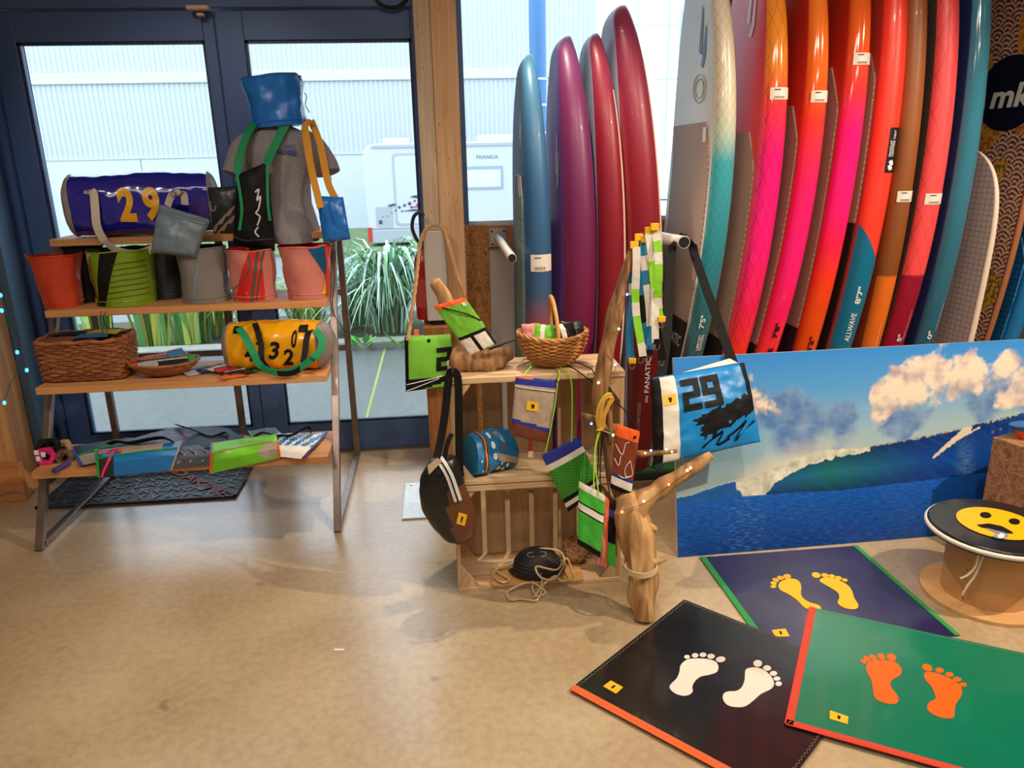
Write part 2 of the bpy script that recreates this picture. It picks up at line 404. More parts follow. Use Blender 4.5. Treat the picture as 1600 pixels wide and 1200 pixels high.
def tag_on(F, u, v, s, parent, ar=1.0, nm='brand_label'):
    """small yellow maker's label with a dark mark"""
    o = build(patch(F, u-s/2, v-s*ar/2, u+s/2, v+s*ar/2, .002), nm, M_TAG, parent)
    mb = MB(); mb.add([F(u-s*.14, v-s*ar*.22, 1, .003), F(u+s*.16, v-s*ar*.2, 1, .003), F(u+s*.1, v+s*ar*.22, 1, .003), F(u-s*.05, v+s*ar*.25, 1, .003)], [(0, 1, 2, 3)])
    build(mb, 'label_mark', M_BLACK, o)
    return o

M_BLACK = fab('black_cloth', S(13, 13, 15), .6, spec=.25); M_TAG = mat('yellow_label', S(240, 185, 30), .5)
M_WHITE = fab('white_cloth', S(228, 222, 212), .6); M_STRAPK = fab('black_webbing', S(12, 12, 13), .75, bs=300, spec=.25)
M_CHROME = mat('bright_metal', S(200, 200, 200), .25, 1)

# ================================================================ the room
def concrete():
    M, nt, b = base('polished_concrete'); tc = nd(nt, 'ShaderNodeTexCoord')
    def nz(s, d, det=6):
        n = nd(nt, 'ShaderNodeTexNoise'); n.inputs['Scale'].default_value = s; n.inputs['Detail'].default_value = det; n.inputs['Distortion'].default_value = d
        nt.links.new(tc.outputs['Object'], n.inputs['Vector']); return n
    a = nz(1.6, .5); rp = nd(nt, 'ShaderNodeValToRGB'); e = rp.color_ramp.elements; e[0].position = .32; e[1].position = .7
    e[0].color = S(170, 146, 112); e[1].color = S(200, 180, 148); nt.links.new(a.outputs['Fac'], rp.inputs[0])
    c = nz(38, 0, 8); r2 = nd(nt, 'ShaderNodeValToRGB'); r2.color_ramp.elements[0].position = .35; r2.color_ramp.elements[1].position = .62
    r2.color_ramp.elements[0].color = (.82, .80, .78, 1); r2.color_ramp.elements[1].color = (1, 1, 1, 1); nt.links.new(c.outputs['Fac'], r2.inputs[0])
    mx = nd(nt, 'ShaderNodeMixRGB', blend_type='MULTIPLY'); mx.inputs[0].default_value = .8; nt.links.new(rp.outputs[0], mx.inputs[1]); nt.links.new(r2.outputs[0], mx.inputs[2])
    v = nz(9, 0, 2); r3 = nd(nt, 'ShaderNodeValToRGB'); r3.color_ramp.elements[0].position = .23; r3.color_ramp.elements[1].position = .29
    r3.color_ramp.elements[0].color = (.55, .47, .42, 1); r3.color_ramp.elements[1].color = (1, 1, 1, 1); nt.links.new(v.outputs['Fac'], r3.inputs[0])
    m2 = nd(nt, 'ShaderNodeMixRGB', blend_type='MULTIPLY'); m2.inputs[0].default_value = .7; nt.links.new(mx.outputs[0], m2.inputs[1]); nt.links.new(r3.outputs[0], m2.inputs[2])
    nt.links.new(m2.outputs[0], b.inputs['Base Color'])
    rr = nd(nt, 'ShaderNodeMapRange'); rr.inputs['To Min'].default_value = .24; rr.inputs['To Max'].default_value = .44; nt.links.new(a.outputs['Fac'], rr.inputs[0]); nt.links.new(rr.outputs[0], b.inputs['Roughness'])
    bp = nd(nt, 'ShaderNodeBump'); bp.inputs['Strength'].default_value = .08; bp.inputs['Distance'].default_value = .004; nt.links.new(c.outputs['Fac'], bp.inputs['Height']); nt.links.new(bp.outputs[0], b.inputs['Normal'])
    b.inputs['Specular IOR Level'].default_value = .8; b.inputs['Coat Weight'].default_value = .7; b.inputs['Coat Roughness'].default_value = .22
    return M
YD = 3.905                                   # plane of the glazed front
struct(MB().box((-3.2, -3, -.05), (3.8, YD, 0)), 'floor', concrete(), 'sandy polished concrete shop floor with faint stains')
M_WALL = mat('painted_wall', S(196, 186, 172), .8, var=.04)
M_CEIL = mat('ceiling_paint', S(215, 205, 190), .8)
struct(MB().box((-3.2, -3, 3.15), (3.8, YD+.1, 3.2)), 'ceiling', M_CEIL)
struct(MB().box((-3.25, -3, 0), (-3.2, YD, 3.2)), 'wall_left', M_WALL)
struct(MB().box((3.8, -3, 0), (3.85, YD+.1, 3.2)), 'wall_right', M_WALL)
struct(MB().box((-3.2, -3.05, 0), (3.8, -3, 3.2)), 'wall_front', M_WALL)
M_ALU = mat('navy_aluminium', S(70, 96, 146), .42, .1, var=.06, vs=3)
M_ALUD = mat('dark_aluminium', S(40, 56, 88), .4, .2)
M_GLASS = glass_mat('window_glass')
G0, G1, G2, G3, GB, GT = -1.852, -1.029, -.850, -.088, .157, 2.037
struct(MB().box((-3.2, YD, 0), (-2.02, YD+.09, 3.2)).box((-2.02, YD, 2.6), (.13, YD+.09, 3.2)), 'wall_back', mat('dark_surround', S(40, 50, 66), .6))
def leaf(n, x0, g0, g1, x1, lab):
    d = struct(MB().box((x0, YD, 0), (g0, YD+.07, 2.163)).box((g1, YD, 0), (x1, YD+.07, 2.163)).box((g0, YD, 0), (g1, YD+.07, GB)).box((g0, YD, GT), (g1, YD+.07, 2.163)), n, M_ALU, lab, bevel=.003, O=(x0, YD, 0))
    build(MB().box((g0-.005, YD+.03, GB-.005), (g1+.005, YD+.038, GT+.005)), 'pane', M_GLASS, d, smooth=False)
    g = MB()
    for a, b in (((g0, GB), (g0+.012, GT)), ((g1-.012, GB), (g1, GT)), ((g0, GB), (g1, GB+.012)), ((g0, GT-.012), (g1, GT))): g.box((a[0], YD+.012, a[1]), (b[0], YD+.03, b[1]))
    build(g, 'glazing_bead', M_ALUD, d, smooth=False)
    return d
leaf('door_1', -1.955, G0, G1, -.977, 'navy aluminium glazed sliding door leaf behind the display rack')
d2 = leaf('door_2', -.971, G2, G3, .0, 'navy aluminium glazed door leaf between rack and timber post')
struct(MB().box((-2.02, YD-.02, 0), (-1.96, YD+.07, 2.17)), 'trim_1', M_ALU, 'navy aluminium door jamb at far left')
struct(MB().box((-2.02, YD-.03, 2.17), (.0, YD+.08, 2.62)), 'trim_2', M_ALU, 'navy aluminium header beam above the doors', bevel=.004)
struct(MB().box((-2.0, YD-.035, -.01), (.0, YD, .008)), 'trim_3', mat('sill_metal', S(120, 112, 100), .4, .6), 'flat metal threshold strip under the doors')
M_POST = wood('post_timber', S(234, 190, 146), S(210, 156, 108), 2, .8, knots=True)
M_POSTP = wood('post_timber_pale', S(222, 200, 174), S(198, 170, 140), 2, .8, knots=True)
struct(MB().box((.006, 3.74, 0), (.122, 3.9, 3.15)), 'trim_4', M_POST, 'orange-toned timber post with knots beside the door', bevel=.004, O=(0, 3.74, 0))
struct(MB().box((-.070, 3.752, 0), (.0065, 3.9, 3.15)), 'trim_5', M_POSTP, 'pale timber strip fixed to the side of the post', bevel=.004, O=(-.05, 3.74, 0))
struct(MB().box((.124, 3.86, 1.18), (.150, YD+.07, 3.15)), 'trim_6', M_ALU, 'dark slim frame at the left of the large window')
# large window
w1 = struct(MB().box((.15, YD+.0, 1.172), (1.36, YD+.06, 1.19)).box((1.34, YD, 1.19), (1.40, YD+.07, 3.15)), 'window_1', mat('white_sill', S(225, 228, 228), .4), 'tall shop window behind the surfboards', O=(.15, YD, 1.18))
build(MB().box((.148, YD+.03, 1.185), (1.345, YD+.038, 3.14)), 'pane', M_GLASS, w1, smooth=False)
M_OSB = osb('strand_board', S(206, 150, 84), S(142, 88, 40), S(180, 120, 62))
struct(MB().box((.124, 3.87, 0), (.243, YD+.05, 1.172)), 'wall_2', M_OSB, 'strip of orange strand board under the window', O=(.12, 3.9, 0))
struct(MB().box((.243, 3.885, 0), (1.40, YD+.05, 1.172)), 'wall_3', mat('white_panel', S(206, 198, 188), .6), 'off-white panel under the window')
struct(MB().box((1.40, 3.87, 0), (3.8, YD+.08, 3.2)), 'wall_4', mat('grey_brown_wall', S(120, 104, 92), .8), 'wall behind the row of boards')
struct(MB().box((.238, 3.862, 1.058), (3.3, 3.885, 1.17)), 'trim_7', wood('batten', S(200, 140, 84), S(165, 104, 56), 0, 1), 'horizontal timber batten carrying the board pegs', bevel=.002, O=(.24, 3.86, 1.06))
# left timber post, steel stanchion
struct(MB().box((-2.3, 3.50, 0), (-2.005, 3.655, 3.15)), 'trim_8', wood('left_post', S(222, 170, 112), S(196, 134, 80), 2, .7, knots=True), 'pale timber post at the left edge of the room', bevel=.004, O=(-2.15, 3.5, 0))
struct(MB().box((-2.4, 3.465, 0), (-1.985, 3.50, .19)), 'trim_9', wood('left_post_base', S(206, 140, 84), S(176, 108, 58), 0, .7, knots=True), 'timber base plank at the foot of the left post', bevel=.003, O=(-2.15, 3.46, 0))
struct(MB().box((-2.12, 3.66, 0), (-1.968, 3.80, 3.15)), 'trim_10', mat('blue_grey_steel', S(84, 112, 138), .4, .5, var=.08), 'blue-grey steel stanchion beside the door', bevel=.004)
cbl = thing('header_cable', 'dark cable sagging along the top of the door header', 'cable', P(615, 4, Y=YD-.04))
build(MB().tube(cr([P(x, y, Y=YD-.045) for x, y in ((585, -8), (592, 4), (605, 11), (622, 10), (636, -2))], 6), .008, 8), 'cable', mat('cable_black', S(24, 28, 36), .6), cbl)
# door sensor on header
ds = thing('door_sensor', 'beige motion sensor on the header above the doors', 'sensor', P(308, 14, Y=YD-.06))
M_BEIGE = mat('beige_plastic', S(222, 188, 158), .5)
a = P(290, 8, Y=YD-.08); b = P(326, 15, Y=YD-.08)
build(MB().box((a.x, YD-.09, b.z), (b.x, YD-.03, a.z)), 'housing', M_BEIGE, ds, bevel=.006)
a = P(307, 20, Y=YD-.06); b = P(319, 25, Y=YD-.06)
build(MB().box((a.x, YD-.07, b.z), (b.x, YD-.03, a.z)), 'lens', M_BEIGE, ds, bevel=.004)

# ================================================================ outside
M_PAVE = mat('wet_pavement', S(104, 109, 105), .45, var=.10, vs=14, bump=.15, bs=90)
M_ASPH = mat('wet_asphalt', S(112, 120, 120), .35, var=.08, vs=5)
struct(MB().box((-14, YD+.1, -.06), (14, 6.25, -.01)), 'pavement', M_PAVE, 'wet grey concrete pavement outside the doors')
struct(MB().box((-14, 6.25, -.1), (14, 6.42, .05)), 'kerb', mat('kerb_stone', S(160, 160, 152), .7, var=.1), 'pale kerb stone along the plant bed', bevel=.01)
struct(MB().add([(-14, 6.42, 0), (14, 6.42, 0), (14, 8.3, -.1), (-14, 8.3, -.1)], [(0, 1, 2, 3)]), 'plant_bed', mat('bed_soil', S(70, 72, 48), .9, var=.3, vs=20), 'dark soil of the plant bed')
struct(MB().add([(-30, 8.3, -.1), (30, 8.3, -.1), (60, 17, -.47), (-60, 17, -.47)], [(0, 1, 2, 3)]), 'road', M_ASPH, 'wet grey road beyond the plants')
struct(MB().add([(-60, 17, -.42), (60, 17, -.42), (60, 24, -.50), (-60, 24, -.50)], [(0, 1, 2, 3)]).box((-60, 16.85, -.5), (60, 17, -.40)), 'verge', mat('verge_grass', S(104, 128, 82), .9, var=.25, vs=3), 'green grass verge across the road')
struct(MB().add([(-300, 24, -.6), (300, 24, -.6), (300, 300, -.6), (-300, 300, -.6)], [(0, 1, 2, 3)]), 'quay', mat('quay_ground', S(190, 195, 195), .8))
# pavement joint with moss
struct(MB().box((-.505, 3.99, -.012), (-.488, 6.25, -.0085)), 'pavement_joint', mat('moss', S(150, 170, 90), .9), 'mossy joint line in the pavement')
# warehouse: corrugated cladding in two tiers
wh = thing('warehouse', 'huge pale corrugated warehouse across the road', 'building', (-8, 24, -.5))
M_CLAD = mat('white_cladding', S(188, 196, 204), .5); M_CLAD2 = mat('white_band', S(196, 202, 210), .45)
def corr(z0, z1, x0=-34, x1=4.95, y=24.0, pitch=.14, dep=.026):
    mb = MB(); xs = []; n = int((x1-x0)/pitch)
    for i in range(n):
        for fx, fy in ((0, 0), (.45, 0), (.55, dep), (.95, dep)): xs.append((x0+(i+fx)*pitch, y+fy))
    vs = [(x, yy, z) for z in (z0, z1) for x, yy in xs]; N = len(xs)
    return mb.add(vs, [(i, i+1, N+i+1, N+i) for i in range(N-1)])
build(corr(3.98, 9.5), 'upper_cladding', M_CLAD, wh, smooth=False); build(corr(1.69, 3.70), 'lower_cladding', M_CLAD, wh, smooth=False)
build(MB().box((-34, 23.93, 3.70), (4.97, 24.1, 3.98)), 'gutter_band', M_CLAD2, wh, bevel=.02)
for i in range(14):
    x1 = 4.95-i*2.7
    build(MB().box((x1-2.68, 23.97, -.5), (x1, 24.1, 1.66)), 'base_panel', M_CLAD2, wh, smooth=False)
build(MB().box((-34, 23.94, 1.66), (4.97, 24.08, 1.70)), 'drip_flashing', M_CLAD, wh, smooth=False)
build(MB().box((-34, 24.12, -.5), (4.9, 30, 9.4)), 'shell', M_CLAD, wh, smooth=False)
# motorhome
def mh():
    Y = 18.0
    t = thing('motorhome', 'white motorhome with starry decals parked across the road', 'motorhome', (0, Y, -.47))
    M_MH = mat('motorhome_white', S(196, 202, 208), .3, coat=.3); M_MHG = mat('motorhome_grey', S(164, 172, 180), .4); M_DEC = mat('decal_navy', S(60, 66, 90), .5); M_DECR = mat('decal_red', S(200, 70, 70), .5)
    x0, x1, z0, z1 = -1.62, 4.6, -.05, 1.84
    out = cr([(x0+.02, Y, z0), (x0, Y, .6), (x0, Y, 1.5), (x0+.06, Y, 1.74), (x0+.25, Y, z1)], 4)+[Vector((x1, Y, z1)), Vector((x1, Y, z0))]
    build(MB().prism(out, (0, 2.2, 0)), 'body', M_MH, t, bevel=.03)
    build(MB().box((x0+.2, Y-.03, 1.74), (x1, Y+.02, 1.80)), 'roof_rail', M_MHG, t)
    build(MB().box((x0+.02, Y-.02, -.36), (x1, Y+2.0, -.05)), 'skirt', M_MHG, t, bevel=.02)
    for wx in (0.2, 3.6):
        build(MB().lathe([(0, -.1), (.26, -.1), (.3, -.06), (.3, .06), (.26, .1), (0, .1)], (wx, Y+.06, -.18), 24, M=Matrix.Rotation(math.pi/2, 4, 'X')), 'wheel', mat('tyre', S(40, 40, 42), .8), t)
    def rr(a, b, r): # rounded rectangle outline on side
        o = []
        for cx, cz, s in ((a[0]+r, a[1]+r, 180), (b[0]-r, a[1]+r, 270), (b[0]-r, b[1]-r, 0), (a[0]+r, b[1]-r, 90)):
            for k in range(5):
                an = math.radians(s+k*22.5); o.append((cx+r*math.cos(an), Y-.012, cz+r*math.sin(an)))
        return o
    d = build(MB().prism(rr((-.98, .02), (-.36, 1.62), .1), (0, .02, 0)), 'entry_door', M_MHG, t)
    build(MB().prism([Vector(p)+Vector((0, -.006, 0)) for p in rr((-.93, .07), (-.41, 1.56), .08)], (0, .02, 0)), 'door_leaf', M_MH, d)
    build(MB().prism(rr((-1.42, -.02), (-.98+-.06, .46), .04), (0, .02, 0)), 'service_hatch', M_MHG, t)
    build(MB().box((-1.36, Y-.03, .08), (-1.29, Y, .16)), 'hatch_lock', M_DEC, t)
    w = build(MB().prism(rr((.60, .78), (1.52, 1.30), .03), (0, .02, 0)), 'side_window', mat('window_frame_grey', S(150, 165, 178), .4), t)
    build(MB().prism([Vector(p)+Vector((0, -.006, 0)) for p in rr((.66, .84), (1.46, 1.22), .03)], (0, .02, 0)), 'pane', mat('pale_blind', S(210, 222, 230), .2), w)
    mb = MB(); text_on(mb, 'FRANKIA', lambda x, y: Vector((.92+.5*x, Y-.01, 1.46+.08*y)), .01); build(mb, 'lettering', mat('decal_grey', S(120, 135, 155), .5), t)
    mb = MB(); R = random.Random(3)
    for px, py, r in ((598, 339, 2), (605, 338, 2), (612, 332, 2), (618, 329, 3), (624, 324, 5), (632, 321, 5), (640, 318, 6), (648, 314, 4), (628, 330, 3), (643, 324, 4), (652, 320, 4), (656, 328, 3)):
        c = P(px, py, Y=Y-.035); rad = r*.0075
        pts = [c+Vector((math.cos(k*.5236)*rad*(1 if k % 2 else .7), 0, math.sin(k*.5236)*rad*(1 if k % 2 else .7))) for k in range(12)]; mb.prism(pts, (0, .005, 0))
    build(mb, 'star_decal', M_DEC, t, kind='stuff')
    for pts, m_ in ((((640, 308), (648, 305), (660, 306), (672, 312), (660, 311), (648, 309)), M_DEC), (((628, 330), (645, 327), (680, 326), (680, 329), (645, 330)), M_DEC), (((640, 323), (660, 321), (690, 322), (690, 325), (655, 325)), M_DECR), (((605, 321), (615, 318), (620, 320), (610, 323)), M_DEC)):
        build(MB().prism([P(x, y, Y=Y-.035) for x, y in pts], (0, .005, 0)), 'stripe_decal', m_, t)
    build(MB().box((-1.63, Y-.03, -.33), (-1.53, Y+.02, .0)), 'tail_light', mat('red_lens', S(190, 50, 50), .3), t)
    build(MB().box((-1.2, Y+.5, z1), (-.6, Y+1.2, z1+.12)), 'roof_vent', M_MH, t, bevel=.02); build(MB().box((1.0, Y+.4, z1), (2.2, Y+1.4, z1+.15)), 'roof_box', M_MH, t, bevel=.02)
mh()
# blue street post in front of the window
bp_ = thing('street_post', 'blue tubular post with pale clamps outside the window', 'post', P(853, 300, Y=8))
bp_.location = (1.045, 8, -.1); ORI[bp_] = Vector((1.045, 8, -.1))
build(MB().lathe([(.085, -.1), (.085, 3.6)], (1.045, 8, 0), 24, cap=True), 'shaft', mat('post_blue', S(70, 125, 180), .4), bp_)
for z in (1.98, 2.22, 1.72): build(MB().lathe([(.09, -.012), (.094, 0), (.09, .012)], (1.045, 8, z), 24), 'clamp', mat('clamp', S(200, 210, 215), .4), bp_)
# sailing boats far right
def boat(x, y, h, sc, lab):
    t = thing('sailing_boat', lab, 'boat', (x, y, -.6), 'moored sailing boats'); M_H = mat('boat_white', S(235, 238, 240), .4)
    rings = []
    for i in range(11):
        s = i/10; w = 1.1*sc*math.sin(math.pi*min(1, s*.85+.15))**.7*(1 if s < .9 else .4); zz = .9*sc+.25*sc*s*s
        rings.append([Vector((x+(s-.5)*7*sc, y+w, -.5+zz)), Vector((x+(s-.5)*7*sc, y+w*.6, -.55)), Vector((x+(s-.5)*7*sc, y-w*.6, -.55)), Vector((x+(s-.5)*7*sc, y-w, -.5+zz))])
    build(MB().rings(rings), 'hull', M_H, t)
    build(MB().box((x-1.2*sc, y-.6*sc, .3*sc), (x+.8*sc, y+.6*sc, .95*sc)), 'cabin', M_H, t, bevel=.1)
    M_M = mat('mast_grey', S(170, 190, 205), .4)
    build(MB().tube([(x, y, 0), (x, y, h)], .07, 8), 'mast', M_M, t); build(MB().tube([(x-1.1*sc, y, h*.6), (x+1.1*sc, y, h*.6)], .035, 6), 'spreader', M_M, t)
    build(MB().tube([(x, y, h*.97), (x-3.3*sc, y, .6)], .02, 5), 'forestay', M_M, t); build(MB().tube([(x, y, h*.97), (x+3.3*sc, y, .6)], .02, 5), 'backstay', M_M, t)
for px, Yb, h, sc, lab in ((1040, 42, 13, 1.3, 'tall masted white boat in the gap before the white board'), (1058, 36, 7.8, 1.0, 'nearest moored boat with the shorter mast'), (993, 50, 11, 1.2, 'farthest thin mast just beside the big red board')):
    q = P(px, 200, Y=Yb); boat(q.x, Yb, h, sc, lab)
# plants
def blades(mb, c, n, h, spread, w, R, droop=1.0, lean=(0, 0), mis=1, ax=1.0):
    for i in range(n):
        a = R.uniform(0, 2*math.pi); L = h*R.uniform(.6, 1.1); out = spread*R.uniform(.25, 1.05); ww = w*R.uniform(.7, 1.2); dr = droop*R.uniform(.5, 1.2)
        d = Vector((math.cos(a)*ax, math.sin(a), 0)); sd = Vector((-math.sin(a), math.cos(a), 0)); p0 = Vector(c)+d*R.uniform(0, .12)+Vector((R.uniform(-.06, .06), R.uniform(-.05, .05), 0))
        vs = []; N = 7; mi = R.randrange(mis)
        for k in range(N+1):
            t = k/N; p = p0+d*out*t**1.5+Vector((lean[0]*t, lean[1]*t, L*(math.sin(t*math.pi*(.5+.28*dr))/math.sin(math.pi*.5) if dr > 0 else t)))
            wk = ww*(1-t**3)*.5+.0008; vs += [p-sd*wk+Vector((0, 0, wk*.35)), p.copy(), p+sd*wk+Vector((0, 0, wk*.35))]
        mb.add(vs, [q for k in range(N) for q in ((k*3, k*3+1, k*3+4, k*3+3), (k*3+1, k*3+2, k*3+5, k*3+4))], mi)
LG = [mat('leaf_silver', S(170, 205, 190), .45, var=.15), mat('leaf_green', S(110, 170, 100), .45, var=.2), mat('leaf_pale', S(205, 228, 210), .4), mat('leaf_deep', S(60, 110, 62), .5)]
LI = [mat('iris_green', S(120, 178, 96), .4, var=.15), mat('iris_pale', S(176, 210, 120), .4), mat('iris_dark', S(70, 128, 66), .5), mat('iris_yellow', S(210, 210, 90), .5)]
LD = [mat('grass_dry', S(190, 190, 110), .7), mat('grass_olive', S(120, 145, 70), .7), mat('grass_lime', S(160, 190, 90), .7)]
for px, Yp, h, sp, n, w, lab, LL, dr in (
    (612, 6.95, .74, .95, 230, .030, 'big arching clump of silvery strap leaves behind the right door', LG, 1.25),
    (560, 7.3, .5, .6, 90, .026, 'smaller silvery strap leaf clump just left of the big one', LG, 1.1),
    (690, 7.4, .74, .85, 130, .028, 'silvery strap leaf clump half hidden by the timber post', LG, 1.2),
    (235, 6.75, .85, .30, 60, .055, 'upright broad bladed iris clump behind the wicker basket', LI, .35),
    (150, 6.9, .75, .30, 45, .05, 'broad bladed iris clump at the left of the glass', LI, .4),
    (300, 6.8, .72, .38, 45, .05, 'leaning broad bladed iris clump near the middle rack leg', LI, .5),
    (400, 6.9, .52, .5, 170, .014, 'tufty yellow-green grass behind the yellow bag', LD, 1.0),
    (480, 7.0, .46, .5, 150, .014, 'fine olive grass tuft beside the right rack leg', LD, 1.0),
    (335, 7.1, .42, .45, 130, .014, 'fine dry grass tuft between iris and yellow bag', LD, 1.0)):
    c = P(px, 500, Y=Yp); c.z = -.02
    t = thing('strap_leaf_plant' if LL is LG else 'iris_plant' if LL is LI else 'grass_tuft', lab, 'plant', c)
    mb = MB(); blades(mb, c, n, h, sp, w, random.Random(px), dr, mis=len(LL)); build(mb, 'foliage', LL, t, fix=False)
# low weeds by the kerb
for px, py, lab in ((570, 548, 'small bright green weed by the kerb, left one'), (623, 545, 'small bright green weed by the kerb under the silvery leaves')):
    c = P(px, py, Z=.0); c.y = 6.22; c.x = P(px, py, Y=6.22).x; t = thing('kerb_weed', lab, 'plant', c); mb = MB(); R = random.Random(px)
    for i in range(16):
        a = R.uniform(0, 6.28); l = R.uniform(.06, .15); d = Vector((math.cos(a), math.sin(a)*.5, R.uniform(.3, .9))).normalized(); s = d.cross(Vector((0, 0, 1))).normalized(); p = c+d*l*.4
        mb.add([p, p+d*l*.5+s*l*.25, p+d*l, p+d*l*.5-s*l*.25], [(0, 1, 2, 3)])
    build(mb, 'leaves', mat('weed_green', S(110, 190, 80), .5), t, fix=False)

# ================================================================ surfboards
def fit3(p):
    (a, x), (b, y), (c, z) = p
    def f(u): return x*(u-b)*(u-c)/((a-b)*(a-c))+y*(u-a)*(u-c)/((b-a)*(b-c))+z*(u-a)*(u-b)/((c-a)*(c-b))
    return f
class Board:
    def __init__(s, name, label, hull, L, W, T, rail, deck, hullm, z0=.06, Yr=3.15, nose=2.6, tail=.62, group='surfboards standing in the rack'):
        s.L, s.W, s.T, s.z0, s.Yc, s.nose, s.tail = L, W, T, z0, Yr+W/2, nose, tail; s.hx = fit3(hull)
        s.O = Vector((s.hx(1.2), s.Yc, z0))
        s.root = thing(name, label, 'surfboard', s.O, group)
        N = 72; K = 10; rings = []
        for i in range(N+1):
            t = i/N; t = 1-(1-t)**2.2; u = L*t*.9995
            hw, th, rx, ry = s.sec(u); xh = s.hx(u+z0); g = []
            for k in range(K+1):
                a = math.radians(90-180*k/K); g.append(Vector((xh-th/2+rx*math.sin(a), s.Yc-(hw-ry)-ry*math.cos(a), u+z0)))
            for k in range(1, 4): g.append(Vector((xh-th, s.Yc+lerp(-(hw-ry), hw-ry, k/4), u+z0)))
            for k in range(K+1):
                a = math.radians(-90+180*k/K); g.append(Vector((xh-th/2+rx*math.sin(a), s.Yc+(hw-ry)+ry*math.cos(a), u+z0)))
            for k in range(1, 4): g.append(Vector((xh, s.Yc+lerp(hw-ry, -(hw-ry), k/4), u+z0)))
            rings.append(g)
        def mf(i, k):
            if 1 <= k < K-1 or K+4 <= k-1 < 2*K+2: return 0
            if K-1 <= k < K+5: return 1
            return 2
        s.body = build(MB().rings(rings, matf=mf), 'hull', [rail, deck, hullm], s.root, auto=60)
    def sec(s, u):
        t = min(max(u/s.L, 0), 1); tw = .46
        f = s.tail+(1-s.tail)*math.sin(math.pi/2*t/tw) if t < tw else max(0, 1-((t-tw)/(1-tw))**s.nose)**.55
        hw = s.W/2*max(f, .004)
        th = s.T*((1-.35*((.4-t)/.4)**2) if t < .4 else (1-.58*((t-.4)/.6)**3.2))
        if t > .955: th *= max(.02, 1-((t-.955)/.045)**2.6)**.5
        ry = min(th*.5, hw*.95); return hw, th, th/2, ry
    def rail(s, z, q, off=.0012):
        """point on the rail facing the room: q -1 (deck edge) .. 1 (hull edge), z height"""
        u = z-s.z0; hw, th, rx, ry = s.sec(u); a = math.asin(max(-1, min(1, q)))
        return Vector((s.hx(z)-th/2+(rx+off)*math.sin(a), s.Yc-(hw-ry)-(ry+off)*math.cos(a), z))
    def deck(s, z, y, off=.001):
        u = z-s.z0; hw, th, rx, ry = s.sec(u)
        return Vector((s.hx(z)-th-off, s.Yc-(hw-ry)+y, z))
    def rpatch(s, name, z0, z1, q0, q1, m, slant=0, parent=None, off=.0012, n=10, **k):
        mb = MB(); mb.grid(lambda a, b: s.rail(lerp(z0, z1-slant*a, b), lerp(q0, q1, a), off), 8, n)
        return build(mb, name, m, parent or s.root, auto=70, **k)
    def pad(s, z0, z1, m, y0=.0, y1=.5, ch=.10, name='deck_pad', t=.007):
        mb = MB()
        def f(a, b, off):
            z = lerp(z0, z1, b); y0_ = y0+max(0, (z-(z1-ch)))*.55
            return s.deck(z, lerp(y0_, y1, a), off)
        A = 8; B = 24
        mb.grid(lambda a, b: f(a, b, t), A, B); mb.grid(lambda a, b: f(a, b, .0), A, B)
        for e in (0, 1):
            mb.grid(lambda a, b: f(e, b, t*a), 1, B); mb.grid(lambda a, b: f(a, e, t*b), A, 1)
        return build(mb, name, m, s.root, auto=35)
    def rtext(s, txt, z0, z1, q, h, m, bold=.01, name='lettering', shear=0):
        """word running up the rail, tops of the letters to the left; h in q units"""
        mb = MB(); text_on(mb, txt, lambda x, y: s.rail(lerp(z0, z1, x), q-h*y, .0045), bold, shear, 1); return build(mb, name, m, s.root, smooth=False)
    def sticker(s, px, py, w=.042, h=.046):
        z = P(px, py, Y=s.Yc-s.W/2).z
        o = s.rpatch('price_sticker', z-h/2, z+h/2, -.62, .88, mat('sticker_white', S(232, 222, 212), .5), off=.002)
        mb = MB()
        for k in range(9): mb.grid(lambda a, b, k=k: s.rail(lerp(z-h*.42, z-h*.22, b), -.36+.09*k+(.045 if k % 2 else .03)*a, .0028), 1, 1)
        mb.grid(lambda a, b: s.rail(z+h*.28+.004*b, lerp(-.36, .1, a), .0028), 2, 1)
        build(mb, 'barcode', M_BLACK, o, smooth=False, kind='stuff')
    def logo(s, z, y, sc, m, sk=.55):
        """two slanted bars, the right one with a foot"""
        mb = MB()
        def poly(pts): mb.add([s.deck(z+b*sc, y+(.46-a)*sc*1.4, .0025) for a, b in pts], [tuple(range(len(pts)))])
        poly([(0, .35), (.16, .25), (.34, 1.25), (.30, 1.45)]); poly([(.2, .22), (.1, .0), (.22, -.08), (.36, .2), (.46, .85), (.42, .95)])
        return build(mb, 'logo', m, s.root, smooth=False)
M_PAD = grid_mat('foam_pad_grey', S(184, 162, 150), S(142, 122, 112), (55, 55), .25, 38)
M_PADK = grid_mat('foam_pad_black', S(34, 32, 34), S(20, 19, 20), (55, 55), .25, 38)
M_PADE = mat('pad_cut_edge', S(180, 150, 140), .8)
M_LW = mat('print_white', S(228, 228, 228), .4); M_LK = mat('print_black', S(26, 24, 30), .4); M_LG = mat('print_silver', S(190, 190, 196), .4); M_LN = mat('print_navy', S(40, 70, 110), .4)
def solid(name, c, r=.18): return mat(name, c, r, coat=.5)

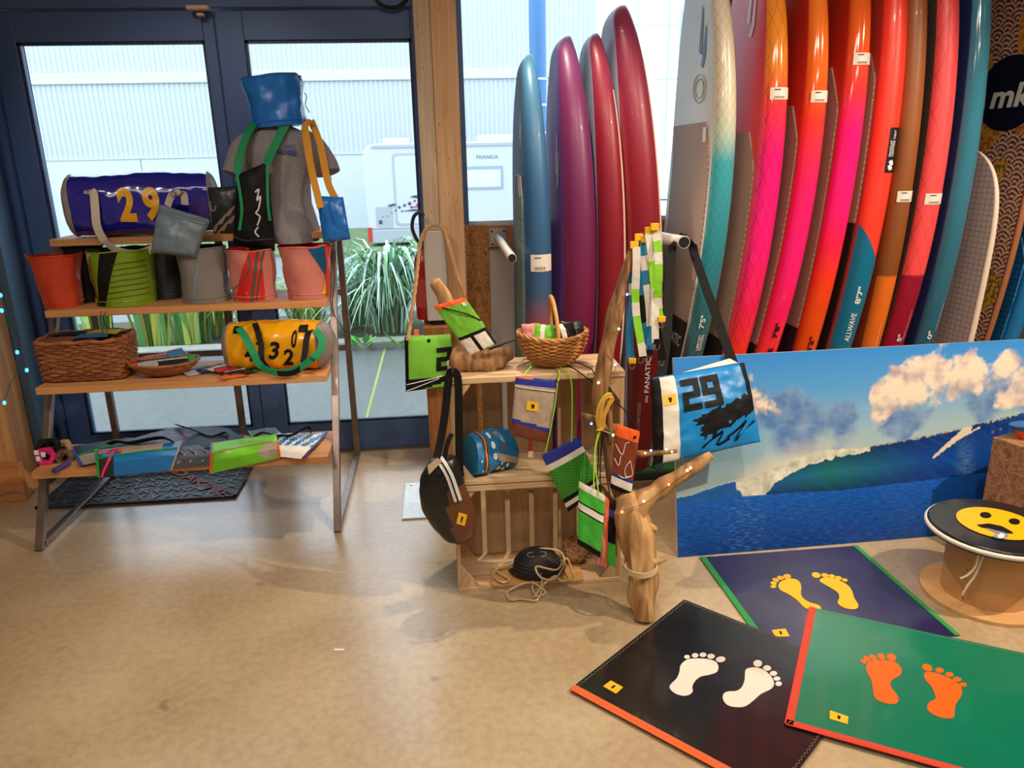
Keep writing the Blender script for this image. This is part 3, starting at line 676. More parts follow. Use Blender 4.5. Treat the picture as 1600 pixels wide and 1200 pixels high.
# 1 blue
b1 = Board('surfboard', 'short slate blue surfboard with orange fade at the bottom, leftmost board', [(.83, .466), (1.36, .460), (1.89, .425)], 1.85, .58, .115,
    ramp_mat('b1_rail', 1.85, [(0, S(190, 70, 40)), (.62, S(200, 75, 50)), (.72, S(150, 75, 75)), (.88, S(52, 88, 126)), (1.3, S(48, 98, 148)), (1.85, S(78, 140, 182))], .42, coat=.06), mat('b1_deck', S(84, 132, 176), .6), mat('b1_hull', S(170, 150, 145), .4), nose=3.6)
b1.sticker(851, 411, h=.07)
b1.pad(.5, 1.42, grid_mat('foam_teal', S(126, 152, 148), S(96, 118, 116), (3, 11), .06), .01, .3)
b1.logo(1.54, .03, .10, M_LW)
mb = MB(); mb.add([b1.deck(1.38+.05*math.sin(k*.3142), .06+.06*math.cos(k*.3142), .009) for k in range(20)], [tuple(range(20))]); build(mb, 'round_emblem', mat('emblem_red', S(225, 70, 50), .4), b1.root)
# 2 purple
b2 = Board('surfboard', 'deep purple and wine red surfboard between the blue and the first red one', [(.83, .660), (1.36, .654), (1.96, .590)], 1.92, .60, .15,
    ramp_mat('b2_rail', 1.92, [(0, S(110, 14, 48)), (.7, S(112, 18, 62)), (1.2, S(112, 32, 84)), (1.7, S(120, 45, 100)), (1.92, S(130, 70, 130))], .42, coat=.06), mat('b2_deck', S(100, 66, 156), .5), mat('b2_hull', S(70, 30, 70), .5), nose=3.2)
b2.logo(1.38, .02, .15, M_LG)
# 3 red, pale edge
b3 = Board('surfboard', 'crimson surfboard with pale rail, smaller of the two red ones', [(.82, .786), (1.35, .775), (1.98, .705)], 1.93, .60, .125,
    ramp_mat('b3_rail', 1.93, [(0, S(120, 10, 24)), (.8, S(126, 12, 30)), (1.5, S(142, 20, 46)), (1.93, S(150, 56, 84))], .42, coat=.06, lines=.22, lsc=(20, 8)), mat('b3_deck', S(160, 170, 200), .5), mat('b3_hull', S(232, 205, 190), .4), nose=3.4)
b3.rpatch('pale_rail_stripe', .3, 1.75, .74, .97, mat('stripe_cream', S(236, 206, 186), .4), n=24)
b3.logo(1.5, .02, .15, M_LG)
# 4 big red
b4 = Board('surfboard', 'taller crimson surfboard with white rail, lettered near the floor', [(.82, .962), (1.35, .930), (2.09, .825)], 2.04, .64, .165,
    ramp_mat('b4_rail', 2.04, [(0, S(84, 4, 12)), (.55, S(96, 8, 18)), (.9, S(122, 10, 26)), (1.4, S(144, 20, 46)), (2.04, S(142, 52, 86))], .42, coat=.06, lines=.22, lsc=(20, 8)), mat('b4_deck', S(160, 170, 204), .5), mat('b4_hull', S(236, 220, 212), .4), nose=3.4)
b4.rpatch('pale_rail_stripe', .78, 1.85, .78, .97, mat('stripe_cream', None), n=24)
b4.rpatch('red_rail_stripe', .60, .78, .80, .995, mat('stripe_red', S(235, 40, 35), .4))
b4.rpatch('pale_rail_stripe', .45, .60, .80, .995, mat('stripe_cream', None))
b4.rtext('FANATIC', .47, .64, .18, .28, M_LG, .02); b4.rtext('6\'8"', .77, .83, .12, .22, M_LG, .02)
for k in range(2): b4.rpatch('logo_bar', .42, .455, .02+.09*k, .06+.09*k, M_LG, off=.002, n=2)
for k in range(2): b4.rtext('QUAD THRUSTER 30 LITRES SHAPED', .12, .42, -.25-.1*k, .05, M_LG, 0)
b4.logo(1.6, .03, .14, M_LG)
# 5 white and teal
b5 = Board('surfboard', 'white nosed surfboard with teal rail and grey foam pad', [(.667, 1.161), (1.34, 1.234), (1.75, 1.236)], 2.30, .66, .105,
    ramp_mat('b5_rail', 2.30, [(0, S(44, 92, 100)), (.62, S(46, 100, 110)), (1.0, S(38, 136, 152)), (1.40, S(60, 168, 182)), (1.52, S(190, 205, 190)), (1.66, S(226, 214, 190)), (2.3, S(228, 218, 200))], .3, lines=.45, lsc=(34, 17)), mat('b5_deck', S(212, 214, 206), .4), mat('b5_hull', S(220, 205, 180), .4))
b5.pad(.78, 1.62, M_PAD, .0, .5, .12); b5.pad(.2, .775, M_PADK, .0, .5, .0, 'tail_pad')
mb = MB(); text_on(mb, 'FANATIC', lambda x, y: b5.deck(.66+.05*y, .26-.24*x, .009), .02); build(mb, 'lettering', M_LG, b5.root, smooth=False)
b5.logo(1.85, .06, .165, M_LN)
mb = MB()
for rr_ in (.05, .034): mb.tube([b5.deck(1.76+rr_*math.sin(k*.2618)*1.15, .16+rr_*math.cos(k*.2618)*1.6, .002) for k in range(24)], .0022, 5, closed=True)
build(mb, 'round_emblem', mat('emblem_grey', S(170, 180, 180), .5), b5.root, kind='stuff')
mb = MB(); mb.add([b5.deck(1.54, .04, .009), b5.deck(1.54, .08, .009), b5.deck(1.60, .08, .009), b5.deck(1.60, .04, .009)], [(0, 1, 2, 3)]); build(mb, 'pad_label', M_LW, b5.root)
b5.rtext('7\'5"', .76, .82, .10, .42, M_LW, .03); b5.rtext('LIMITED', .66, .73, .05, .2, M_LW, .01); b5.rtext('EDITION', .66, .73, .30, .2, M_LW, .01)
# 6
OR, PK = S(242, 140, 40), S(255, 24, 128)
b6 = Board('surfboard', 'coral decked surfboard with orange to pink rail next to the white board', [(.667, 1.365), (1.335, 1.441), (2.056, 1.446)], 2.34, .66, .115,
    ramp_mat('b6_rail', 2.34, [(0, S(255, 60, 30)), (.60, S(255, 60, 40)), (.78, S(255, 34, 90)), (1.05, PK), (1.42, PK), (1.62, S(255, 60, 70)), (1.78, OR), (2.34, S(245, 160, 60))], .10, lines=.5, lsc=(26, 9)), mat('b6_deck', S(232, 70, 84), .35), solid('b6_hull', S(200, 40, 60)))
b6.pad(.68, 1.58, M_PAD, .0, .45, .16); b6.pad(.55, .675, M_PADK, .0, .45, 0, 'pad_bar'); b6.pad(.2, .545, M_PAD, .0, .45, 0, 'tail_pad')
b6.logo(1.97, .07, .17, M_LW); b6.sticker(1223, 145)
# 7
b7 = Board('surfboard', 'surfboard with rail fading orange to hot pink, marked 7 foot 8', [(.659, 1.506), (1.459, 1.609), (2.055, 1.614)], 2.40, .66, .105,
    ramp_mat('b7_rail', 2.40, [(0, S(255, 80, 30)), (.55, S(255, 60, 40)), (.74, S(255, 30, 100)), (1.0, PK), (1.3, S(255, 30, 110)), (1.55, S(255, 60, 50)), (1.75, S(245, 110, 35)), (2.4, S(245, 150, 60))], .09), mat('b7_deck', S(212, 58, 38), .35), solid('b7_hull', S(200, 40, 40)))
b7.pad(.66, 1.68, M_PAD, .0, .45, .14); b7.pad(.2, .655, M_PADK, .0, .45, 0, 'tail_pad')
b7.sticker(1287, 150); b7.rtext('7\'8"', .70, .77, .15, .42, M_LK, .03); b7.rtext('FE', .62, .655, .15, .42, M_LK, .03)
# 8
b8 = Board('surfboard', 'surfboard with red-orange top, pink middle and orange base, marked 8 foot 2', [(.652, 1.690), (1.455, 1.776), (2.054, 1.794)], 2.46, .68, .112,
    ramp_mat('b8_rail', 2.46, [(0, S(235, 80, 16)), (.72, S(236, 82, 18)), (.9, S(250, 60, 30)), (1.05, S(255, 28, 80)), (1.2, PK), (1.5, PK), (1.68, S(245, 60, 60)), (1.85, S(238, 96, 34)), (2.46, S(240, 110, 40))], .09), mat('b8_deck', S(206, 56, 36), .35), solid('b8_hull', S(210, 60, 30)))
b8.pad(.73, 1.83, M_PAD, .0, .45, .16); b8.pad(.2, .725, M_PADK, .0, .45, 0, 'tail_pad')
b8.sticker(1358, 90); b8.rtext('8\'2"', .62, .70, .15, .42, M_LK, .03)
# 9
b9 = Board('surfboard', 'flat red-orange board with blue lower rail lettered ALLWAVE', [(.644, 1.856), (1.452, 1.936), (2.053, 1.940)], 2.6, .70, .118,
    ramp_mat('b9_rail', 2.6, [(0, S(255, 60, 42)), (2.6, S(255, 62, 48))], .4, coat=.1), mat('b9_deck', S(190, 60, 50), .4), solid('b9_hull', S(220, 60, 30), .4))
b9.pad(1.19, 1.88, M_PAD, .0, .45, .1); b9.pad(.2, 1.185, M_PADK, .0, .45, 0, 'tail_pad')
b9.rpatch('blue_rail_panel', .3, 1.19, -.93, .93, mat('rail_teal', S(4, 112, 150), .4), slant=.18, off=.003, n=24)
b9.rtext('ALLWAVE', .665, .80, .18, .40, M_LW, .02, shear=.2); b9.rtext('8\'7"', .84, .92, .18, .42, M_LW, .03)
o = b9.rpatch('test_sticker', 1.40, 1.58, -.05, .92, mat('sticker_black', S(16, 18, 30), .4), off=.002)
for t_, q_, h_, za, zb in (('PRODUIT', .22, .16, 1.465, 1.53), ('CENTRE TEST', .42, .16, 1.465, 1.57)):
    mb = MB(); text_on(mb, t_, lambda x, y: b9.rail(lerp(za, zb, x), q_-h_*y, .0035), .02, 0, 1); build(mb, 'lettering', M_LW, o, smooth=False)
mb = MB()
for a0 in (.7, 2.4, .2, 1.3, 2.0): mb.ribbon([b9.rail(1.43-.022*math.sin(a0)*s_, .30-.22*math.cos(a0)*s_, .004) for s_ in (-1, 1)], .005, .001, (1, 0, 0))
build(mb, 'palm_emblem', M_LW, o, smooth=False, kind='stuff')
# 10
b10 = Board('surfboard', 'brown wood veneer board with orange lower end', [(.654, 1.990), (1.45, 2.030), (2.053, 2.020)], 2.6, .70, .098,
    ramp_mat('b10_rail', 2.6, [(0, S(224, 104, 20)), (.895, S(230, 112, 24)), (.90, S(128, 72, 30)), (1.6, S(146, 84, 40)), (2.6, S(160, 96, 52))], .45, coat=.05), mat('b10_deck', S(120, 70, 36), .5), mat('b10_hull', S(110, 64, 30), .5))
b10.sticker(1419, 307); b10.rtext('CARBON BAMBOO SANDWICH 9 0', .62, .75, .1, .07, M_LW, 0)
# 11
b11 = Board('surfboard', 'coral pink board with diamond lines and crimson lower end', [(.662, 2.110), (1.447, 2.172), (2.052, 2.160)], 2.6, .70, .112,
    ramp_mat('b11_rail', 2.6, [(0, S(150, 8, 44)), (.895, S(152, 10, 46)), (.90, S(246, 76, 78)), (2.6, S(250, 84, 92))], .42, lines=.35, lsc=(22, 7), coat=.05), grid_mat('foam_speckle', S(92, 80, 66), S(56, 50, 44), (60, 60), .4, 30), mat('b11_hull', S(160, 40, 60), .5))
b11.sticker(1460, 311); b11.rtext('5"', .655, .69, .1, .34, M_LW, .03); b11.rtext('VOLUME WIDTH LENGTH', .66, .80, .3, .07, M_LW, 0)
# 12
b12 = Board('surfboard', 'glossy petrol blue board with dark blue deck edge', [(.656, 2.248), (1.444, 2.302), (2.052, 2.298)], 2.6, .70, .10,
    ramp_mat('b12_rail', 2.6, [(0, S(30, 84, 112)), (1.0, S(44, 106, 132)), (2.6, S(70, 150, 182))], .12), mat('b12_deck', S(22, 48, 104), .6, var=.3, vs=60), solid('b12_hull', S(30, 70, 130)))
b12.rtext('0"', .66, .70, .1, .4, M_LW, .03); b12.rtext('VOLUME WIDTH LENGTH WEIGHT', .70, .83, .35, .07, M_LW, 0)
# 13 thin white deck board
b13 = Board('surfboard', 'thin pinkish white board with fine square grooves, round topped', [(.66, 2.400), (1.1, 2.425), (1.45, 2.430)], 1.43, .56, .03,
    mat('b13_rail', S(226, 204, 190), .5), grid_mat('groove_white', S(222, 196, 184), S(160, 132, 124), (30, 42), .10), mat('b13_hull', S(200, 190, 180), .5), nose=6)
# 14 patterned
b14 = Board('surfboard', 'board printed with maroon wave scales and gold koi, dark round emblem', [(.66, 2.505), (1.44, 2.56), (2.05, 2.58)], 2.5, .66, .03,
    mat('b14_rail', S(150, 96, 56), .5), mat('b14_deck', S(120, 40, 44), .5), mat('b14_hull', S(90, 40, 40), .5))
def scales(name, b, z0, z1, y0, y1, nu, nv):
    me = bpy.data.meshes.new(name); vs = []; cs = []; fs = []; O = b.O; rad = .062
    cream, mar, gold, grn = S(214, 186, 160), S(98, 28, 34), S(206, 150, 56), S(96, 96, 40)
    for j in range(nv+1):
        for i in range(nu+1):
            z = lerp(z0, z1, j/nv); y = lerp(y0, y1, i/nu); vs.append(tuple(b.deck(z, y, .0015)-O)); best = None
            r0 = math.floor(z/(rad*.5))
            for k in (r0-1, r0, r0+1, r0-2):
                cx = (k % 2)*rad+round((y-(k % 2)*rad)/(2*rad))*2*rad; d = math.hypot(y-cx, z-k*rad*.5)
                if d < rad and (best is None or k < best[0]): best = (k, d)
            d = best[1]/rad if best else 1; c = cream if (d*3.2) % 1 > .55 else mar
            n_ = noise.noise(Vector((y*5, z*4, 3)))
            if n_ > .22: c = gold if noise.noise(Vector((y*50, z*50, 9))) > -.1 else S(180, 96, 40)
            elif n_ < -.34: c = grn if noise.noise(Vector((y*60, z*60, 2))) > 0 else gold
            cs.append(c)
    for j in range(nv):
        for i in range(nu):
            a = j*(nu+1)+i; fs.append((a, a+1, a+nu+2, a+nu+1))
    me.from_pydata(vs, [], fs); at = me.color_attributes.new('print', 'FLOAT_COLOR', 'POINT'); at.data.foreach_set('color', [x for c in cs for x in c])
    me.materials.append(vcol_mat(name+'_ink', .5)); o = bpy.data.objects.new(name, me); COL.objects.link(o); o.parent = b.root; ORI[o] = O; return o
scales('printed_deck', b14, .3, 2.2, .0, .42, 90, 420)
mb = MB(); mb.add([b14.deck(1.72+.16*math.sin(k*.19635), .19+.20*math.cos(k*.19635), .003) for k in range(32)], [tuple(range(32))]); em = build(mb, 'round_emblem', mat('emblem_night', S(16, 22, 44), .4), b14.root)
mb = MB(); text_on(mb, 'mk', lambda x, y: b14.deck(1.66+.10*y, .30-.26*x, .005), .03, .15); build(mb, 'lettering', M_LW, em, smooth=False)
# 15
b15 = Board('surfboard', 'bright blue board at the right edge behind the wave picture', [(.66, 2.66), (1.44, 2.72), (2.05, 2.73)], 2.4, .66, .08,
    solid('b15_rail', S(20, 110, 170), .3), mat('b15_deck', S(16, 100, 160), .4), solid('b15_hull', S(10, 80, 140)))
b15.pad(.3, 1.1, grid_mat('foam_blue', S(20, 112, 176), S(8, 70, 120), (40, 40), .15), .0, .4)
# rack that carries the boards
rk = thing('board_rack_base', 'low black board rack on the floor with green foam strips', 'rack', (1.5, 3.45, 0))
build(MB().box((.30, 3.28, 0), (2.95, 3.36, .045)), 'front_runner', mat('rack_black', S(22, 22, 24), .6), rk, bevel=.005)
build(MB().box((.30, 3.62, 0), (2.95, 3.70, .045)), 'rear_runner', mat('rack_black', None), rk, bevel=.005)
build(MB().box((.30, 3.28, .045), (2.95, 3.36, .058)), 'foam_strip', mat('foam_green', S(30, 96, 40), .9), rk, bevel=.003)
build(MB().box((.30, 3.62, .045), (2.95, 3.70, .058)), 'foam_strip', mat('foam_green', None), rk, bevel=.003)
# pegs
M_PEG = mat('white_powder_coat', S(220, 214, 206), .35)
def peg(x, z, ytip, r, lab, ztip=None):
    t = thing('rack_peg', lab, 'peg', (x, 3.86, z), 'pegs that hold the boards'); ztip = ztip or z
    build(MB().box((x-.042, 3.85, z-.045), (x+.042, 3.862, z+.045)), 'wall_plate', mat('steel_plate', S(205, 202, 198), .35, .6), t, bevel=.003)
    for sx in (-1, 1):
        for sz in (-1, 1): build(MB().lathe([(0, .006), (.005, .006), (.005, 0)], (x+sx*.03, 3.85, z+sz*.032), 10, M=Matrix.Rotation(math.pi/2, 4, 'X')), 'bolt', M_BLACK, t)
    build(MB().tube([(x, 3.852, z), (x, ytip+.004, ztip)], r, 24), 'tube', M_PEG, t)
    build(MB().tube([(x, ytip+.01, ztip), (x, ytip, ztip)], r*.86, 24), 'end_plug', mat('plug_black', S(18, 18, 18), .5), t)
peg(.292, 1.111, 3.12, .019, 'white tube peg on the batten left of the blue board', 1.10)
peg(1.0, 1.111, 3.08, .026, 'white tube peg between red and white boards carrying the tote strap', 1.146)

# ================================================================ wave picture leaning on the boards
PB0, PB1 = Vector((.857, 2.555, .002)), Vector((2.60, 2.60, .002))
PU = (PB1-PB0).normalized(); PL = (PB1-PB0).length; PN0 = Vector((0, 0, 1)); PH = .772
lean = math.atan2(.147, .754); PV = (Vector((0, 0, 1))*math.cos(lean)+Vector((-PU.y, PU.x, 0))*math.sin(lean)).normalized(); PNRM = PU.cross(PV).normalized()
def to_uv(px, py):
    v = ray(px, py); t = (PB0-Vector((0, 0, CAM_H))).dot(PNRM)/v.dot(PNRM); q = Vector((0, 0, CAM_H))+v*t-PB0
    return q.dot(PU)/PL, q.dot(PV)/PH
def tab(pts): return [to_uv(*p) for p in pts]
T_CREST = tab([(1055, 780), (1085, 772), (1120, 760), (1148, 752), (1160, 752), (1185, 742), (1215, 730), (1245, 716), (1290, 703), (1340, 701), (1400, 690), (1460, 679), (1510, 667), (1560, 654), (1600, 644), (1640, 634)])
T_LIP = tab([(1150, 762), (1166, 780), (1195, 774), (1210, 756), (1232, 742), (1270, 725), (1320, 712), (1360, 704)])
T_BASE = tab([(1055, 792), (1150, 777), (1195, 773), (1330, 764), (1480, 746), (1640, 726)])
CL = [(to_uv(*c), r_) for c, r_ in (((1420, 600), .13), ((1460, 580), .13), ((1510, 590), .12), ((1380, 628), .09), ((1570, 570), .09), ((1170, 620), .10), ((1600, 600), .12))]
CD = [(to_uv(*c), r_) for c, r_ in (((1215, 645), .14), ((1290, 660), .14), ((1250, 668), .14), ((1400, 655), .10), ((1560, 620), .12), ((1590, 612), .12))]
def mixc(a, b, t): t = max(0, min(1, t)); return tuple(a[i]+(b[i]-a[i])*t for i in range(3))+(1,)
def fbm(a, b, c=0.): return .5*noise.noise(Vector((a, b, c)))+.27*noise.noise(Vector((a*2.1, b*2.1, c+3)))+.15*noise.noise(Vector((a*4.3, b*4.3, c+6)))+.08*noise.noise(Vector((a*9, b*9, c+9)))
def wave_col(u, v):
    N = lambda a, b, c=0.: noise.noise(Vector((a, b, c)))
    asp = PL/PH; x = u*asp
    crest = interp(T_CREST, u)+.004*N(x*18, 1.3)+.002*N(x*50, 2.2); basel = interp(T_BASE, u)
    if v > crest:
        c = mixc(S(172, 198, 206), S(112, 180, 228), (v-crest)/.32); c = mixc(c, S(50, 140, 226), (v-.60)/.42)
        f = fbm(x*4.5, v*5.5, 4.)
        d = max([1-math.hypot((u-a)*asp, (v-b)*1.5)/(r_*1.7) for (a, b), r_ in CD]); k = (d-.04+f*1.1)*3.0
        c = mixc(c, mixc(S(86, 130, 192), S(136, 168, 208), .45+fbm(x*9, v*9, 2.)*1.8), k)
        g = fbm(x*6, v*6.5, 1.); d = max([1-math.hypot((u-a)*asp, (v-b)*1.2)/(r_*1.55) for (a, b), r_ in CL]); k = (d-.24+g*1.3)*4.0
        sh_ = fbm(x*9+.6, v*10+.8, 5.)-fbm(x*9, v*10, 5.)
        c = mixc(c, mixc(S(176, 164, 178), S(246, 226, 206), .66+sh_*1.5+d*.35), k)
        c = mixc(c, S(184, 198, 204), .5*max(0, fbm(x*2.5, v*16, 9.))*(1 if v-crest < .25 else 0))
        sp = interp(tab_sp, u)
        if sp > 0: c = mixc(c, S(222, 218, 204), sp*(1-(v-crest)/(.10+.05*fbm(x*14, v*14, 3.))))
        return c
    rip = N(x*26, v*120, 3)+.6*N(x*60, v*260, 5)
    sea = mixc(mixc(S(10, 62, 144), S(16, 94, 196), v/.28), S(50, 136, 220), .35*rip); sea = mixc(sea, S(6, 34, 92), max(0, -rip)*.55)
    sea = mixc(sea, S(120, 160, 190), .35*max(0, rip)*(1 if math.hypot((u-.16)*asp*2, v-.13) < .2 else 0))
    if v < basel: return sea
    lip = interp(T_LIP, u) if T_LIP[0][0] <= u <= T_LIP[-1][0] else crest+1
    t = (v-basel)/max(crest-basel, .01)
    if u < T_LIP[0][0]+.02: wv = mixc(S(26, 90, 170), S(30, 100, 180), .5+.8*N(x*20, v*30))
    else:
        gr = max(0, 1-abs(u-.36)/.22)
        wv = mixc(mixc(S(8, 50, 74), S(10, 50, 124), 1-gr), mixc(S(24, 120, 130), S(14, 72, 158), 1-gr), 1-abs(t-.45)*2)
        wv = mixc(wv, S(30, 110, 180), .7*max(0, fbm(x*16+v*26, v*5-x*3, 1.)))
        if u > .72: wv = mixc(wv, mixc(S(6, 44, 108), S(20, 84, 170), .5+N(x*40, v*12)), min(1, (u-.72)/.1))
    if v > lip+.035*fbm(x*16, v*16, 2.): wv = mixc(S(196, 200, 184), S(246, 240, 222), .5+fbm(x*14, v*14, 8.)*1.8); wv = mixc(wv, S(120, 156, 150), max(0, fbm(x*18, v*22, 3.))*1.2)
    elif crest-v < .016*max(0, .45+fbm(x*22, .5, 2.)) and u > .3: wv = mixc(wv, S(196, 200, 170), .55+fbm(x*40, v*40, 2.)*2)
    # riders' trail and glints
    for (a, b), (c_, d_), w in RID:
        t_ = max(0, min(1, ((u-a)*asp*(c_-a)*asp+(v-b)*(d_-b))/(((c_-a)*asp)**2+(d_-b)**2))); dd = math.hypot((u-lerp(a, c_, t_))*asp, v-lerp(b, d_, t_))
        if dd < w*(.35+.8*t_)*(1+.5*N(x*60, v*60)): return S(226, 214, 190)
    for (a, b), r_, cc in FIG:
        if math.hypot((u-a)*asp, v-b) < r_: return cc
    g = max(0, 1-abs(u-.685+.0*v)/.03)*max(0, 1-abs(v-.38)/.2); wv = mixc(wv, S(110, 160, 200), g*(.3+rip*.5))
    return wv
tab_sp = [(to_uv(1150, 752)[0]-.005, 0), (to_uv(1165, 745)[0], .9), (to_uv(1240, 720)[0], .9), (to_uv(1300, 705)[0], .35), (to_uv(1360, 700)[0], 0)]
RID = [(to_uv(1459, 714), to_uv(1512, 670), .018), (to_uv(1490, 690), to_uv(1530, 668), .005)]
FIG = [(to_uv(*c), r_, k) for c, r_, k in (((1479, 675), .009, S(200, 90, 70)), ((1497, 686), .008, S(190, 90, 70)), ((1470, 699), .007, S(60, 50, 60)), ((1551, 675), .008, S(190, 70, 60)), ((1563, 670), .006, S(190, 90, 80)), ((1511, 668), .009, S(190, 80, 70)), ((1525, 664), .006, S(30, 40, 70)), ((1548, 659), .008, S(40, 40, 60)), ((1575, 653), .008, S(40, 40, 60)), ((1583, 651), .006, S(30, 30, 50)))]
def wave_picture():
    nu, nv = 560, 250; O = (PB0+PB1)/2; t = thing('wave_picture', 'large leaning photo board of a breaking ocean wave under clouds', 'picture', O)
    vs = []; cs = []; fs = []
    for j in range(nv+1):
        for i in range(nu+1):
            u, v = i/nu, j/nv; vs.append(tuple(PB0+PU*PL*u+PV*PH*v-PNRM*-.0006-O)); cs.extend(wave_col(u, v))
    for j in range(nv):
        for i in range(nu):
            a = j*(nu+1)+i; fs.append((a, a+1, a+nu+2, a+nu+1))
    me = bpy.data.meshes.new('print'); me.from_pydata(vs, [], fs); at = me.color_attributes.new('print', 'FLOAT_COLOR', 'POINT'); at.data.foreach_set('color', cs)
    me.materials.append(vcol_mat('photo_print', .32, .15)); o = bpy.data.objects.new('print', me); COL.objects.link(o); o.parent = t; ORI[o] = O
    e = [PB0, PB0+PU*PL, PB0+PU*PL+PV*PH, PB0+PV*PH]
    build(MB().prism(e, -PNRM*.012), 'backing_board', mat('white_foam_board', S(214, 206, 196), .6), t, smooth=False)
wave_picture()

# ================================================================ display rack
XL, XR = -1.668, -.502
SH = {1: (1.170, 1.200, 3.480, 3.80), 2: (.890, .920, 3.325, 3.66), 3: (.608, .638, 3.135, 3.47), 4: (.303, .333, 2.980, 3.29)}   # z0,z1,front,back
rack = thing('display_rack', 'four-tier display rack with wooden shelves on slanted raw steel frames', 'shelf', (-1.085, 3.4, 0))
M_STEEL = mat('raw_steel', S(128, 112, 104), .32, .75, var=.18, vs=14); M_SHELF = wood('shelf_board', S(212, 152, 98), S(190, 126, 74), 0, .7)
for k, (z0, z1, y0, y1) in SH.items(): build(MB().box((XL, y0, z0), (XR, y1, z1)), 'shelf_board', M_SHELF, rack, bevel=.002)
for x in (-1.684, -.486):
    build(MB().beam((x, 2.955, 0), (x, 3.60, 1.17), .03, .03, (0, 1, 0)), 'front_leg', M_STEEL, rack, bevel=.002)
    build(MB().box((x-.015, 3.80, 0), (x+.015, 3.83, 1.17)), 'rear_leg', M_STEEL, rack, bevel=.002)
    build(MB().box((x-.015, 2.97, 0), (x+.015, 3.80, .03)), 'floor_runner', M_STEEL, rack, bevel=.002)
    build(MB().box((x-.015, 3.58, 1.14), (x+.015, 3.80, 1.17)), 'top_bar', M_STEEL, rack, bevel=.002)
build(MB().box((-1.072, 3.80, 0), (-1.042, 3.83, 1.17)), 'rear_leg', M_STEEL, rack, bevel=.002)
for k in (1, 2, 3): build(MB().box((-1.67, 3.80, SH[k][0]-.03), (-.50, 3.815, SH[k][0])), 'rear_rail', M_STEEL, rack, bevel=.002)

# ---------------------------------------------------------------- soft goods generators
def duffel(name, label, xc, L, yc, zb, H, D, body, endm, seed, group, taper=.9, rotz=0):
    """bolster bag lying along x; S(u,v) maps the side that faces the room (u along, v 0 top..1 bottom)"""
    O = Vector((xc, yc, zb)); t = thing(name, label, 'bag', O, group); Mz = Matrix.Translation(O) @ Matrix.Rotation(rotz, 4, 'Z')
    def pt(s, a, off=0):
        e = abs(2*s-1); k = 1-(1-taper)*e**4
        ca, sa = math.cos(a), math.sin(a); n = 2.7
        rr = (abs(ca)**n+abs(sa)**n)**(-1/n)
        w = .010*noise.noise(Vector((s*5+seed, ca*1.4, sa*1.4)))+.006*noise.noise(Vector((s*13+seed, ca*3, sa*3)))
        r_ = rr*k; p = Vector(((s-.5)*L, -ca*r_*(D/2+w+off), sa*r_*(H/2+w+off)+H/2))
        if p.z < .002: p.z = .002
        return Mz @ p
    n = 40; N = 40; rings = [[pt(i/N, 2*math.pi*k/n) for k in range(n)] for i in range(N+1)]
    build(MB().rings(rings, cap0=False, cap1=False), 'body', body, t, auto=80)
    for e in (0, 1):
        g = []
        for j in range(7):
            q = j/6; f = math.cos(q*math.pi/2); bul = .04*math.sin(q*math.pi/2)*(1 if e else -1)
            ring = []
            for k in range(n):
                p = Mz.inverted() @ pt(e, 2*math.pi*k/n); ring.append(Mz @ Vector((p.x+bul, p.y*max(f, .02), H/2+(p.z-H/2)*max(f, .02))))
            g.append(ring)
        build(MB().rings(g, cap0=False), 'end_panel', endm, t, auto=80)
        build(MB().tube([pt(e*.996+.002, 2*math.pi*k/n, .002) for k in range(n)], .004, 6, closed=True), 'piping', endm, t)
    def F(u, v, side=1, off=0): return pt(u, math.radians(lerp(62, -62, v)), off)
    return t, F
def strapF(F, pts, w, parent, m, name='handle', t=.003, loose=None, O=None):
    path = cr([F(u, v, 1, off) for u, v, off in pts], 8)
    return build(MB().ribbon(path, w, t, lambda s: (0, -.3, 1) if False else (1, 0, 0)), name, m, parent, auto=50)

# ---- top shelf
M_BLUEPVC = mat('royal_blue_pvc', S(30, 32, 150), .14, coat=.7, bump=.25, bs=9, var=.1, vs=3); M_GREYPVC = fab('grey_pvc', S(150, 140, 134), .5)
t, F = duffel('duffel_bag', 'shiny royal blue duffel bag numbered 29 on the top shelf', -1.292, .555, 3.595, 1.200, .268, .25, M_BLUEPVC, M_GREYPVC, 1, 'duffel bags on the rack', .92, rotz=math.radians(12))
M_YEL = mat('yellow_vinyl', S(236, 168, 20), .35)
for ch, u0, u1 in (('2', .345, .465), ('9', .520, .640)):
    mb = MB(); text_on(mb, ch, lambda x, y: F(lerp(u0, u1, x), lerp(.72, .25, y), 1, .004), .05, 0, 3); build(mb, 'number', M_YEL, t, smooth=False)
M_WEB = fab('ecru_webbing', S(214, 196, 178), .7, bs=200)
A = [P(x, y, Y=Y) for x, y, Y in ((137, 322, 3.44), (138, 302, 3.435), (146, 302, 3.425), (149, 330, 3.42), (152, 355, 3.42), (165, 378, 3.43), (185, 392, 3.43), (215, 396, 3.43), (240, 388, 3.43))]
build(MB().ribbon(cr(A, 6), .034, .003, lambda s: (1, 0, .25) if s < .62 else (0, -.4, 1)), 'handle', M_WEB, t)
A = [P(x, y, Y=Y) for x, y, Y in ((262, 322, 3.435), (268, 306, 3.425), (278, 301, 3.415), (287, 304, 3.42), (289, 320, 3.43))]
build(MB().ribbon(cr(A, 6), .030, .003, lambda s: (1, -.3, .5) if s < .4 else (1, 0, -.2)), 'handle', M_WEB, t)
mb = MB(); mb.grid(lambda a, b: F(lerp(.84, .98, a), lerp(.55, .80, b)-.16*a*(1-b), 1, .003), 6, 6); build(mb, 'corner_patch', mat('violet_patch', S(74, 50, 130), .3), t)
